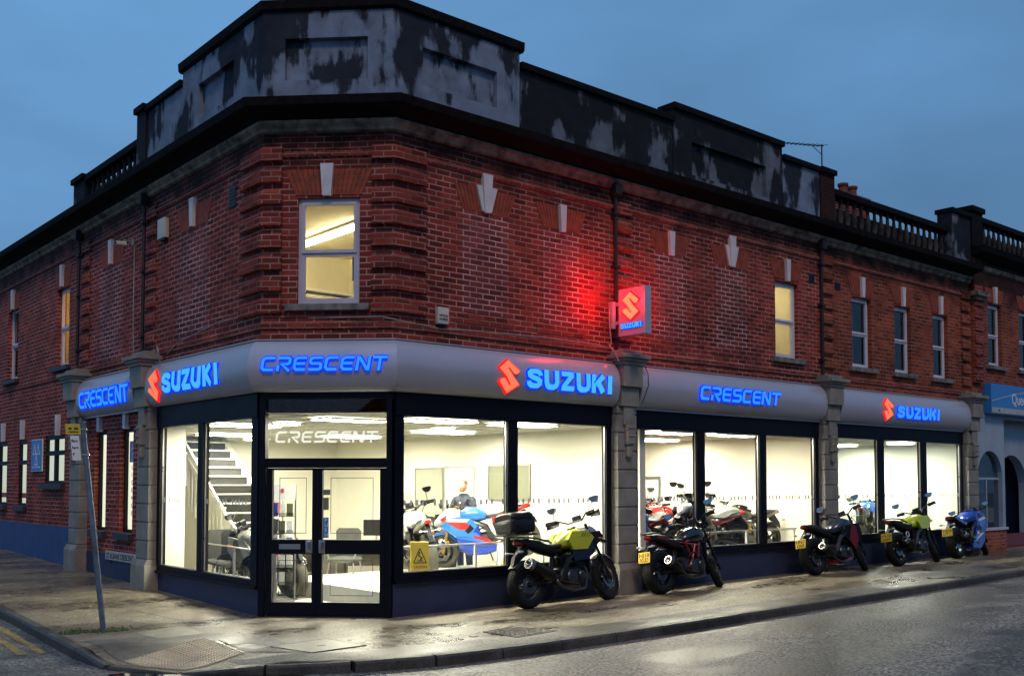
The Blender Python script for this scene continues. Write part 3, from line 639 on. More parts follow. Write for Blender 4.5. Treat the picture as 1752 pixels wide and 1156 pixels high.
pc.xf = None; pc.add([(-1.12, 4.4, 7.58), (-1.12, 1.516, 7.58), (0.116, .28, 7.58), (2.44, .28, 7.58), (-1.12, 4.4, 9.06), (-1.12, 1.516, 9.06), (0.116, .28, 9.06), (2.44, .28, 9.06)], [(0, 1, 5, 4), (1, 2, 6, 5), (2, 3, 7, 6)])
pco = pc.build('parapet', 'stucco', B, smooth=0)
w = MB(); run(w, [(-1.4, 4.46), (-1.4, 1.4), (0, 0), (2.50, 0)], [(0.05, 9.03), (0.09, 9.06), (0.10, 9.19), (-0.32, 9.20), (-0.32, 9.05)]); w.build('coping', 'black_stone', pco, smooth=0)
# balustrades
def balustrade(xf, s0, s1, top, parent, n=None, zb=7.6, step=0.28, mt='black_stone'):
    w = MB(xf); w.box((s0, 0.02, zb), (s1, -0.24, zb+0.18)); w.box((s0, 0.05, top-0.14), (s1, -0.27, top), 0.015)
    r = w.build('balustrade_rail', mt, parent, smooth=0)
    n = int((s1-s0)/step); h0, h1 = zb+0.18, top-0.14; H = h1-h0
    for i in range(n):
        s = s0+(i+.5)*(s1-s0)/n; w = MB(xf)
        w.revolve([(0.065, h0), (0.065, h0+.06*H), (0.045, h0+.10*H), (0.075, h0+.35*H), (0.045, h0+.62*H), (0.035, h0+.82*H), (0.06, h0+.92*H), (0.06, h1)], (s, -0.10, 0), 'z', 8, False)
        w.build('baluster', 'baluster_stone', r, smooth=50)
balustrade(FL, 6.47, 9.43, 8.42, B); balustrade(FR, 11.74, 17.0, 8.52, B)
w = MB(); w.box((11.8, .75, 7.62), (18.1, .9, 8.45)); w.box((-.95, 4.6, 7.62), (-.8, 9.9, 8.25)); w.build('roof_upstand', 'black_stone', B, smooth=0)
parapet(FR, 17.02, 18.08, 9.02, 'stucco_dark', name='parapet_pier', d=0.08)

# --- quoins: bevelled brick bands either side of the corner and along the piers
def band(mb, pts, z0, z1, d=0.075): run(mb, pts, [(0, z0), (d, z0+0.015), (d, z1-0.05), (0.02, z1)], caps=True)
Z = [4.46+0.327*i for i in range(8)]
ca = lambda s: (PA.x+CT.x*s, PA.y+CT.y*s)
qp = [[(-1.4, 2.05), (-1.4, 1.4), ca(0.30)], [ca(1.66), (0, 0), (0.56, 0)]]
for pth in qp:
    w = MB()
    for z in Z: band(w, pth, z, z+0.235)
    w.build('quoin', 'brick_plain', B, smooth=0)
for s0, s1, xf in [(4.70, 5.10, 'R'), (11.2, 11.62, 'R'), (17.6, 18.05, 'R'), (5.50, 5.92, 'L'), (9.05, 9.5, 'L')]:
    w = MB()
    for z in Z:
        band(w, [(s0, 0), (s1, 0)] if xf == 'R' else [(-1.4, s1), (-1.4, s0)], z, z+0.235, 0.06)
    w.build('quoin', 'brick_plain' if s0 < 11 else 'brick_lamp_tint', B, smooth=0)
# --- downpipes
for s, xf, top, bot in [(4.66, FR, 7.3, 4.2), (11.13, FR, 7.3, 4.3), (5.98, FL, 7.3, 4.3), (9.62, FL, 7.3, 4.4)]:
    w = MB(xf); w.tube([(s, 0.07, top), (s, 0.07, bot)], 0.033, 8); w.box((s-.08, .02, top-.25), (s+.08, .17, top-.05), .01)
    for z in (bot+.3, (top+bot)/2, top-.6): w.box((s-.07, 0.0, z), (s+.07, .12, z+.05))
    w.build('downpipe', 'pipe', B)

# --- windows
def sash(xf, a, b, z0, z1, fmat='sash', depth=0.10, pane='glass', lit=None, sill='sill', sill_w=0.16, sill_h=0.10, curtain=None, sd=0.10):
    w = MB(xf); t = 0.055
    zm = (z0+z1)/2
    d0, d1 = -depth-0.05, -depth
    w.box((a, d0, z0), (a+t, d1, z1)); w.box((b-t, d0, z0), (b, d1, z1)); w.box((a+t, d0, z0), (b-t, d1, z0+t)); w.box((a+t, d0, z1-t), (b-t, d1, z1))
    # upper sash stands proud of the lower one
    for (s0, s1, e, c0, c1) in [(zm-0.02, z1-t, 0.02, a+t, b-t), (z0+t, zm-.022, -0.005, a+t, b-t)]:
        q = 0.045; w.box((c0, d0+e, s0), (c0+q, d1+e, s1)); w.box((c1-q, d0+e, s0), (c1, d1+e, s1)); w.box((c0+q, d0+e, s0), (c1-q, d1+e, s0+q)); w.box((c0+q, d0+e, s1-q), (c1-q, d1+e, s1))
    r = w.build('window', fmat, B, smooth=0)
    p = MB(xf); p.add([(a+t, d0+.02, z0+t), (b-t, d0+.02, z0+t), (b-t, d0+.02, z1-t), (a+t, d0+.02, z1-t)], [(0, 1, 2, 3)]); p.build('pane', pane, r, smooth=0)
    if sill:
        s = MB(xf); s.box((a-sill_w, sd, z0-sill_h), (b+sill_w, -depth, z0-0.003), 0.008); s.build('sill', sill, r, smooth=0)
    if curtain:
        c = MB(xf); n = 14; wd = (b-a-2*t)
        for (f0, f1) in curtain[1]:
            vs = []
            for i in range(n+1):
                x = a+t+wd*(f0+(f1-f0)*i/n); dd = d0-0.12+0.02*math.sin(i*2.1)
                vs += [(x, dd, z0+t), (x, dd, z1-t)]
            c.add(vs, [(2*i, 2*i+2, 2*i+3, 2*i+1) for i in range(n)])
        c.build('curtain', curtain[0], r, smooth=60)
    bk = MB(xf)
    return r
sash(FC, 0.53, 1.47, 4.60, 6.20, depth=0.06)
sash(FR, 9.50, 10.33, 4.57, 6.18, fmat='sash_white')
M['curtain'] = mat('grey_curtain', (0.10, 0.14, 0.19), 0.9, var=0.1)
for h in upR[1:]: sash(FR, *h, fmat='sash_white', pane='glass_dark', curtain=('curtain', [(0, .62)]))
sash(FL, *upL[0], fmat='sash_white', sill='sill_dark'); 
for h in upL[1:]: sash(FL, *h, fmat='sash_white', pane='glass_dark', sill='sill_dark', curtain=('curtain', [(0, .6)]))
# ground floor windows on the side street
def fixwin(h, lit, bars=(), frame='navy', strip=None, sill=True, top=None, rec=.0):
    a, b, z0, z1 = h; w = MB(FL); t = 0.06; d0, d1 = -0.09-rec, -0.02-rec
    w.box((a, d0, z0), (a+t, d1, z1)); w.box((b-t, d0, z0), (b, d1, z1)); w.box((a+t, d0, z0), (b-t, d1, z0+t)); w.box((a+t, d0, z1-t*1.6), (b-t, d1, z1))
    for k, v in bars:
        if k == 'v': w.box((v-.045, d0, z0+t), (v+.045, d1+.01, z1-t*1.6))
        else: w.box((a+t, d0+.005, v-.05), (b-t, d1+.012, v+.05))
    r = w.build('window', frame, B, smooth=0)
    p = MB(FL); p.add([(a+t, d0+.04, z0+t), (b-t, d0+.04, z0+t), (b-t, d0+.04, z1-t), (a+t, d0+.04, z1-t)], [(0, 1, 2, 3)]); p.build('pane', 'glass', r, smooth=0)
    q = MB(FL); q.box((a+.01, d0-.002, z0+.01), (b-.01, d0-.02, z1-.01)); q.build('lit_blind', lit, r, smooth=0)
    if strip: s = MB(FL); s.box((a+t, d0+.004, z0+.18), (b-t, d0-.0015, z0+.30)); s.build('red_strip', 'red_flat', r, smooth=0)
    if sill: s = MB(FL); s.box((a-.08, .10, z0-.13), (b+.08, -.02, z0-.003), .008); s.build('sill', 'sill_dark', r, smooth=0)
    return r
fixwin(grL[0], 'backlit', rec=.06); fixwin(grL[1], 'backlit', rec=.06)
fixwin(grL[2], 'backlit_pale', [('v', 11.25), ('h', 2.62)])
fixwin(grL[3], 'backlit_pale', [('h', 2.45)], strip=1); fixwin(grL[4], 'backlit_pale', [('h', 2.45)], strip=1)
fixwin(grL[5], 'backlit_pale', [('h', 2.45)]); fixwin(grL[6], 'backlit_pale', [('h', 2.45)])
# the A-to-Z style notice in the nearer side window, and printed lines
# --- render plinth on side street
w = MB(FL); w.box((9.66, 0.035, -0.1), (YE, -0.02, 1.02)); w.build('painted_plinth', 'riser_blue', B, smooth=0)
w = MB(FL); w.box((5.86, 0.02, -0.1), (8.98, -0.02, 0.60)); w.build('painted_plinth', 'riser', B, smooth=0)

# --- pilasters of rusticated blocks with stepped capitals
def pilaster(xf, s0, s1, d=0.18, zg=0.0, topd=0.42):
    w = MB(xf)
    w.box((s0+.012, d-0.02, zg-.1), (s1-.012, -0.1, 3.6))
    z = zg+0.52
    while z < 3.28:
        z1 = min(z+0.325, 3.30); w.box((s0, d, z+.012), (s1, -0.08, z1-.012), 0.014); z += 0.325
    r = w.build('pilaster', 'pilaster', B, smooth=0)
    w = MB(xf); w.box((s0-.05, d+.07, zg-.1), (s1+.05, -.05, zg+.42), .012)
    w.prism([(zg+.42, 0)]*0 or [(d+.07, zg+.42), (d+.02, zg+.52), (-.05, zg+.52), (-.05, zg+.42)], s0-.03, s1+.03, 'x')
    w.build('pilaster_base', 'pilaster', r, smooth=0)
    w = MB(xf)
    w.box((s0+.02, 0.26, 3.30), (s1-.02, -.1, 3.64), .01); w.box((s0-.0, 0.34, 3.64), (s1+.0, -.1, 4.02), .01)
    w.box((s0-.03, 0.37, 4.02), (s1+.03, -.1, 4.08), .01); w.box((s0-.06, 0.41, 4.08), (s1+.06, -.1, 4.13), .01); w.box((s0-.10, 0.45, 4.13), (s1+.10, -.1, 4.20), .01)
    w.box((s0-.02, 0.30, 4.20), (s1+.02, -.02, 4.28), .01)
    w.build('capital', 'pilaster', r, smooth=0)
    w = MB(xf); c = (s0+s1)/2
    w.box((c-.13, .23, 2.98), (c+.13, .1, 3.30), .01); w.box((c-.09, .285, 2.62), (c+.09, .1, 2.98), .03); w.box((c-.065, .26, 2.40), (c+.065, .1, 2.62), .03)
    for z in (2.92, 2.78, 2.66): w.tube([(c-.08, .285, z), (c+.08, .285, z)], .018, 6)
    w.build('bracket', 'pilaster', r, smooth=0)
pilaster(FR, 4.58, 5.06, zg=gz(4.8, 0)); pilaster(FR, 10.98, 11.50, zg=gz(11, 0)); pilaster(FR, 17.52, 18.06, zg=gz(17.6, 0))
pilaster(FL, 5.28, 5.84, zg=gz(0, 5.5)); pilaster(FL, 9.0, 9.62, zg=gz(0, 9.3))

# --- shopfront: risers, sills, navy frames, panes
def sub(name, fn, mt, parent, smooth=0): w = MB(); fn(w); return w.build(name, mt, parent, smooth=smooth)
def front(xf, s0, s1, zb, zt, panes, zs, name, zg, headz=3.32, end=(0, 0)):
    w = MB(xf); w.box((s0, 0.0, zg-.15), (s1, -.12, zs-.06)); rr = w.build('stall_riser', 'riser', B, smooth=0)
    w = MB(xf); w.box((s0-end[0], .07, zs-.06), (s1+end[1], -.14, zs-.015), .008); w.build('shop_sill', 'navy', rr, smooth=0)
    w = MB(xf); d0, d1 = -0.08, 0.035
    edges = [s0]+[v for p in panes for v in p]+[s1]
    w.box((s0, d0, zs-.015), (s1, d1, zb)); w.box((s0, d0, zt), (s1, d1+.02, headz))
    for i in range(0, len(edges), 2): w.box((edges[i], d0, zb), (edges[i+1], d1, zt))
    # slim silver glazing beads
    f = w.build('shop_window', 'navy', B, smooth=0)
    for a, b in panes:
        g = MB(xf); g.add([(a, -.03, zb), (b, -.03, zb), (b, -.03, zt), (a, -.03, zt)], [(0, 1, 2, 3)]); g.build('pane', 'glass', f, smooth=0)
        g = MB(xf); q = .012
        g.box((a, -.028, zb), (a+q, -.005, zt)); g.box((b-q, -.028, zb), (b, -.005, zt)); g.box((a+q, -.028, zb), (b-q, -.005, zb+q)); g.box((a+q, -.028, zt-q), (b-q, -.005, zt)); g.build('glazing_bead', 'metal', f, smooth=0)
        n = max(3, int((b-a)/.11)); g = MB(xf)
        for i in range(n):
            if (i*7+int(a*10)) % 6 == 5: continue
            s = a+(i+.5)*(b-a)/n; g.box((s-.02, -.0275, 1.62), (s+.02, -.0268, 1.70))
        g.build('safety_dots', 'paper', f, smooth=0)
    return f
front(FR, 0.02, 4.56, 0.64, 2.95, [(0.18, 2.19), (2.40, 4.44)], 0.55, 'a', 0)
front(FR, 5.08, 10.96, 0.74, 2.93, [(5.24, 6.90), (7.13, 8.87), (9.09, 10.84)], 0.66, 'b', .04)
front(FR, 11.52, 17.50, 0.80, 2.96, [(11.70, 13.42), (13.66, 15.40), (15.64, 17.40)], 0.72, 'c', .1)
front(FL, 1.42, 5.26, 0.53, 2.93, [(1.62, 3.36), (3.55, 5.13)], 0.45, 'd', 0)

# doors on the canted corner
w = MB(FC); d0, d1 = -.09, .035
w.box((0.0, d0, -.02), (.09, d1+.02, 3.32)); w.box((1.90, d0, -.02), (CL, d1+.02, 3.32)); w.box((.09, d0, 3.20), (1.90, d1+.015, 3.32))
w.box((.09, d0, 2.18), (1.90, d1, 2.32))
fr = w.build('door_frame', 'navy', B, smooth=0)
g = MB(FC); g.add([(.09, -.01, 2.32), (1.90, -.01, 2.32), (1.90, -.01, 3.20), (.09, -.01, 3.20)], [(0, 1, 2, 3)]); g.build('transom_pane', 'glass', fr, smooth=0)
w = MB(FC); w.box((.10, .09, -.06), (1.89, -.1, .005), .01); w.build('threshold', 'sill_dark', fr, smooth=0)
for k, (a, b, gx0, gx1) in enumerate([(.10, .865, .19, .79), (.87, 1.89, .94, 1.80)]):
    w = MB(FC); d0, d1 = -.07, .01
    w.box((a, d0, .01), (gx0, d1, 2.175)); w.box((gx1, d0, .01), (b, d1, 2.175))
    w.box((gx0, d0, .01), (gx1, d1, .21)); w.box((gx0, d0, .915), (gx1, d1, 1.125)); w.box((gx0, d0, 2.145), (gx1, d1, 2.175))
    dr = w.build('door', 'navy', B, smooth=0)
    g = MB(FC)
    for z0, z1 in ((.21, .915), (1.125, 2.145)): g.add([(gx0, -.03, z0), (gx1, -.03, z0), (gx1, -.03, z1), (gx0, -.03, z1)], [(0, 1, 2, 3)])
    g.build('pane', 'glass', dr, smooth=0)
    h = MB(FC); hx = (.70, .80) if k == 0 else (.895, .99)
    h.box((hx[0], .012, .93), (hx[1], .022, 1.12), .003); h.tube([((hx[0]+hx[1])/2, .02, .96), ((hx[0]+hx[1])/2, .06, .98), ((hx[0]+hx[1])/2, .06, 1.08), ((hx[0]+hx[1])/2, .02, 1.10)], .012, 8)
    h.build('handle', 'metal', dr)
    # dark manifestation outline on the glass
    h = MB(FC)
    def outline(x0, x1, z0, z1):
        for c in (((x0, z0), (x1, z0)), ((x1, z0), (x1, z1)), ((x1, z1), (x0, z1)), ((x0, z1), (x0, z0))):
            (xa, za), (xb, zb) = c; h.box((min(xa, xb)-.004, -.0275, min(za, zb)-.004), (max(xa, xb)+.004, -.0265, max(za, zb)+.004))
    ox0, ox1 = (gx0+.10, gx1-.10) if k == 0 else (gx0+.12, gx1-.11)
    outline(ox0, ox1, 1.22, 2.03); outline(ox0, ox1, .31, .82); h.build('glass_outline', 'ink', dr, smooth=0)
    if k == 0:
        h = MB(FC); h.box((.30, .012, .985), (.62, .02, 1.06), .003); h.build('letter_plate', 'metal', dr, smooth=0)

# ------------------------------------------------------------------ lettering helpers
def stroke(mb, poly, wd, y0, y1, scale=1, ox=0, oz=0, shear=0, closed=False, warp=None):
    """thick mitred polyline in xz, extruded y0..y1"""
    P = [Vector((p[0], p[1])) for p in poly]; n = len(P); Lft, Rgt = [], []
    for i in range(n):
        a = (P[i]-P[i-1]).normalized() if (i > 0 or closed) else None; b = (P[(i+1) % n]-P[i]).normalized() if (i < n-1 or closed) else None
        if a is None: a = b
        if b is None: b = a
        na, nb = Vector((-a.y, a.x)), Vector((-b.y, b.x)); mm = na+nb
        mm = mm/max(0.45, (1+na.dot(nb))) if mm.length > 1e-6 else na
        Lft.append(P[i]+mm*wd/2); Rgt.append(P[i]-mm*wd/2)
    T = lambda q: ((q.x+shear*q.y)*scale+ox, q.y*scale+oz)
    cnt = n if closed else n-1
    for i in range(cnt):
        j = (i+1) % n; q = [T(Lft[i]), T(Lft[j]), T(Rgt[j]), T(Rgt[i])]
        vs = [(x, y0, z) for x, z in q]+[(x, y1, z) for x, z in q]
        if warp: vs = [warp(v) for v in vs]
        mb.add(vs, [(0, 1, 2, 3), (4, 5, 6, 7)]+[(k, (k+1) % 4, 4+(k+1) % 4, 4+k) for k in range(4)])
# heavy rounded capitals, 1 high
GB = {'S': (0.86, [[(.74, .66), (.72, .78), (.60, .87), (.43, .88), (.25, .86), (.15, .76), (.16, .65), (.28, .57), (.58, .47), (.71, .38), (.71, .25), (.60, .14), (.42, .12), (.24, .14), (.13, .24), (.12, .36)]], .24),
      'U': (0.84, [[(.13, 1), (.13, .36), (.18, .21), (.30, .125), (.42, .12), (.54, .125), (.66, .21), (.71, .36), (.71, 1)]], .26),
      'Z': (0.80, [[(.05, .88), (.62, .88), (.62, .80), (.16, .20), (.16, .12), (.76, .12)]], .24),
      'K': (0.88, [[(.13, 0), (.13, 1)], [(.22, .44), (.68, .95)], [(.36, .56), (.68, .06)]], .26),
      'I': (0.28, [[(.14, 0), (.14, 1)]], .27)}
# wide squared techno capitals for the dealer name
GC = {'C': (.88, [[(.82, .91), (.25, .91), (.10, .78), (.09, .24), (.22, .09), (.80, .09)]], .17),
      'R': (.90, [[(.09, .38), (.09, .0)], [(.06, .91), (.70, .91), (.79, .80), (.79, .56), (.68, .47), (.30, .47), (.82, .0)]], .17),
      'E': (.84, [[(.80, .91), (.24, .91), (.09, .78), (.09, .24), (.22, .09), (.78, .09)], [(.20, .50), (.74, .50)]], .165),
      'S': (.86, [[(.82, .91), (.22, .91), (.10, .82), (.10, .58), (.20, .50), (.68, .50), (.78, .42), (.78, .18), (.66, .09), (.04, .09)]], .165),
      'N': (.90, [[(.09, 0), (.09, .91), (.16, .91), (.72, .09), (.79, .09), (.79, 1)]], .17),
      'T': (.86, [[(.0, .91), (.86, .91)], [(.43, .85), (.43, .0)]], .17)}
def word(mb, txt, G, x0, z0, h, y0, y1, shear=0, gap=.10, extra=0, width=None, warp=None):
    tot = sum(G[c][0] for c in txt)+gap*(len(txt)-1); sx = 1
    sxc = (width/h)/(tot+abs(shear)) if width else 1
    x = 0
    for c in txt:
        wdt, st, t = G[c]
        for s in st: stroke(mb, [((x+p[0])*sxc, p[1]) for p in s], t*(0.5+0.5*sxc)+extra, y0, y1, h, x0, z0, shear, warp=warp)
        x += wdt+gap
LOGO = [(.49, 1.27), (1, .87), (.93, .775), (.83, .735), (.74, .75), (.47, 1.02), (.41, .96), (.66, .64), (1, .33), (.49, 0), (0, .41), (.07, .505), (.17, .545), (.26, .53), (.53, .26), (.59, .32), (.34, .64), (0, .94)]
def emblem(mb, x0, z0, h, y0, y1, grow=0, xs=1.0, warp=None):
    k = h/1.27; c = Vector((.5, .635)); P = []
    for p in LOGO:
        v = Vector(p)-c; 
        if grow: v = v+v.normalized()*grow
        P.append(((v.x*xs+.5)*k+x0, (v.y+.635)*k+z0))
    # triangulate through two halves so the concave outline fills cleanly
    tri = [list(t) for t in tessellate_polygon([[Vector((x, z, 0)) for x, z in P]])]; n = len(P)
    V = [(x, y0, z) for x, z in P]+[(x, y1, z) for x, z in P]
    if warp: V = [warp(v) for v in V]
    mb.add(V, tri+[[i+n for i in t[::-1]] for t in tri]+[(i, (i+1) % n, n+(i+1) % n, n+i) for i in range(n)])
def btext(s, size, mt, parent, xf, s0, z, d, flip=False, name='lettering', width=None, thick=0.002):
    cu = bpy.data.curves.new('t', 'FONT'); cu.body = s; cu.size = size; cu.extrude = thick; cu.offset = size*0.012
    to = bpy.data.objects.new('t', cu); C.objects.link(to); dg = bpy.context.evaluated_depsgraph_get(); me = bpy.data.meshes.new_from_object(to.evaluated_get(dg))
    vs = [v.co.copy() for v in me.vertices]; fs = [list(p.vertices) for p in me.polygons]
    bpy.data.objects.remove(to); bpy.data.curves.remove(cu); bpy.data.meshes.remove(me)
    if not vs: return None
    W_ = max(v.x for v in vs); k = (width/W_) if width else 1
    mb = MB(xf); sg = -1 if flip else 1
    mb.add([(s0+sg*v.x*k, d+v.z, z+v.y) for v in vs], fs); return mb.build(name, mt, parent, smooth=0, recalc=False)

# ------------------------------------------------------------------ fascia signs
FP = [(0.05, 3.30), (0.10, 3.29), (0.17, 3.33), (0.235, 3.42), (0.275, 3.55), (0.285, 3.68), (0.265, 3.82), (0.215, 3.94), (0.15, 4.02), (0.10, 4.05), (0.05, 4.05)]
def fsurf(z):     # face depth at height z
    for (d0, z0), (d1, z1) in zip(FP[1:-2], FP[2:-1]):
        if z0 <= z <= z1: return d0+(d1-d0)*(z-z0)/(z1-z0)
    return .1
def fascia(path, label):
    r = empty('fascia_sign', (0, 0, 0), label, 'shop sign', 'silver fascia signs over the shop windows')
    w = MB(); run(w, path, FP); w.build('panel', 'fascia', r, smooth=30)
    w = MB(); run(w, path, [(0.04, 4.05), (0.13, 4.052), (0.13, 4.07), (0.04, 4.075)]); w.build('flashing', 'fascia_trim', r, smooth=0)
    w = MB(); run(w, path, [(0.06, 3.265), (0.105, 3.265), (0.105, 3.288), (0.06, 3.288)]); w.build('drip_edge', 'fascia_trim', r, smooth=0)
    return r
def signword(r, xf, kind, s0, s1, z0, z1, rev=False, hot=False):
    """letters follow the curved face; s runs left to right as read"""
    fl = (lambda s: s) if not rev else (lambda s: -s)
    def wf(off): return lambda v: (fl(v[0]), fsurf(v[2])+v[1], v[2])
    G = GB if kind != 'dealer' else GC
    a, b = (s0, s1)
    txt = 'SUZUKI' if kind != 'dealer' else 'CRESCENT'
    sh = 0 if kind != 'dealer' else .16; gp = .09 if kind != 'dealer' else .12; h = z1-z0
    for ex, y0, y1, mt, nm in ((0.16 if kind == 'dealer' else .10, .004, .030, 'blue_edge', 'letter_halo'), (0 if kind == 'dealer' else -.02, .030, .042, 'blue_face' if not hot else 'blue_face2', 'lettering')):
        w = MB(xf); word(w, txt, G, a, z0, h, y0, y1, sh, gp, ex, b-a, wf(0)); w.build(nm, mt, r, smooth=0)
def signlogo(r, xf, s0, z0, h, rev=False, xs=1.0):
    fl = (lambda s: s) if not rev else (lambda s: -s)
    wf = lambda v: (fl(v[0]), fsurf(min(4.0, max(3.31, v[2])))+v[1], v[2])
    w = MB(xf); emblem(w, s0, z0, h, .004, .030, .07, xs, wf); w.build('emblem_halo', 'red_edge', r, smooth=0)
    w = MB(xf); emblem(w, s0, z0, h, .030, .044, 0, xs, wf); w.build('emblem', 'red_face', r, smooth=0)
C_ = [(-1.4, 1.4), (0, 0)]
# the corner fascia turns the canted corner: three panels that meet on mitres
def mitred(pre, a, b, post, label):
    r = empty('fascia_sign', (0, 0, 0), label, 'shop sign', 'silver fascia signs over the shop windows')
    for P, mt, nm, sm in ((FP, 'fascia', 'panel', 30), ([(0.04, 4.05), (0.13, 4.052), (0.13, 4.07), (0.04, 4.075)], 'fascia_trim', 'flashing', 0)):
        w = MB(); pts = [p for p in (pre, a, b, post) if p]; tmp = MB(); run(tmp, pts, P, caps=False)
        i0 = 1 if pre else 0; k = len(P); vs = tmp.v[i0*k:(i0+2)*k]
        w.add(vs, [(j, (j+1) % k, k+(j+1) % k, k+j) for j in range(k)]+[list(range(k)), list(range(k, 2*k))[::-1]]); w.build(nm, mt, r, smooth=sm)
    return r
f1 = mitred((-1.4, 1.4), (0, 0), (4.54, 0), None, 'silver curved fascia over the first main-street window, emblem and letters at its right end')
signlogo(f1, FR, 1.79, 3.38, .51, xs=1.0); signword(f1, FR, 'maker', 2.35, 4.32, 3.48, 3.79, hot=True)
f2 = mitred((-1.4, 4), (-1.4, 1.4), (0, 0), (4, 0), 'silver curved fascia over the corner double doors with blue italic dealer name')
signword(f2, FC, 'dealer', 0.08, 1.97, 3.58, 3.79)
f3 = mitred(None, (-1.4, 5.26), (-1.4, 1.4), (0, 0), 'silver curved fascia on the side street beside the doors, emblem left of letters')
signlogo(f3, FL, -5.02, 3.37, .52, rev=True); signword(f3, FL, 'maker', -4.42, -2.28, 3.47, 3.80, rev=True, hot=True)
f4 = fascia([(-1.4, 8.98), (-1.4, 5.86)], 'short silver curved fascia over the narrow side windows with blue italic dealer name'); signword(f4, FL, 'dealer', -8.72, -6.02, 3.44, 3.76, rev=True)
f5 = fascia([(5.10, 0), (10.96, 0)], 'long silver curved fascia with blue italic dealer name over the second main-street window'); signword(f5, FR, 'dealer', 6.66, 9.23, 3.52, 3.78)
f6 = fascia([(11.52, 0), (17.50, 0)], 'silver curved fascia farthest along the main street, before the blue neighbouring sign')
signlogo(f6, FR, 13.23, 3.41, .48, xs=1.0); signword(f6, FR, 'maker', 13.80, 15.82, 3.48, 3.75, hot=False)

# white dealer name on the transom glass
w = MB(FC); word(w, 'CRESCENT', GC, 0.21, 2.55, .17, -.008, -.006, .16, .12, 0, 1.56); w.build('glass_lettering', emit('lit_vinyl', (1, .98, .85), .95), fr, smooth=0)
# --- projecting box sign
ps = empty('projecting_sign', (4.5, 0, 4.9), 'grey box sign standing out from the brick wall with a glowing red emblem', 'shop sign')
o3 = (4.5, 0, 4.9)
def pl(mb, name, mt, **k): 
    mb.v = [(v[0]-o3[0], v[1]-o3[1], v[2]-o3[2]) for v in mb.v]; return mb.build(name, mt, ps, **k)
w = MB(); w.box((4.50, -.90, 4.49), (4.66, -.28, 5.31), .012); pl(w, 'sign_box', 'fascia', smooth=0)
w = MB(); w.box((4.56, -.28, 4.72), (4.60, -.14, 4.78)); w.box((4.56, -.28, 5.05), (4.60, -.14, 5.11)); w.box((4.54, -.10, 4.66), (4.62, -0.0, 5.14), .008); pl(w, 'bracket', 'fascia_trim', smooth=0)
def xface(x, sgn):    # xf: s -> across the face, d -> out of the face
    return lambda p: Vector((x+sgn*p.y, -.28-p.x if sgn < 0 else -.90+p.x, p.z))
for x, sg in ((4.50, -1), (4.66, 1)):
    w = MB(xface(x, sg)); emblem(w, .12, 4.76, .47, .003, .022, .07, 1.0); pl(w, 'emblem_halo', 'red_glow' if False else 'red_edge', smooth=0)
    w = MB(xface(x, sg)); emblem(w, .12, 4.76, .47, .022, .034, 0, 1.0); pl(w, 'emblem', 'red_face_hot', smooth=0)
    w = MB(xface(x, sg)); word(w, 'SUZUKI', GB, .07, 4.615, .085, .003, .016, 0, .09, .22, .48); pl(w, 'letter_halo', 'blue_edge', smooth=0)
    w = MB(xface(x, sg)); word(w, 'SUZUKI', GB, .07, 4.615, .085, .016, .026, 0, .09, -.02, .48); pl(w, 'lettering', 'blue_face2', smooth=0)
    # the emblem's own red light
    ld = bpy.data.lights.new('emblem_light', 'POINT'); ld.energy = 40 if sg < 0 else 24; ld.color = (1.0, 0.004, 0.012); ld.shadow_soft_size = 0.0
    lo = bpy.data.objects.new('emblem_light', ld); C.objects.link(lo); lo.parent = ps; lo.location = (x+sg*.55-o3[0], -.44, .26)

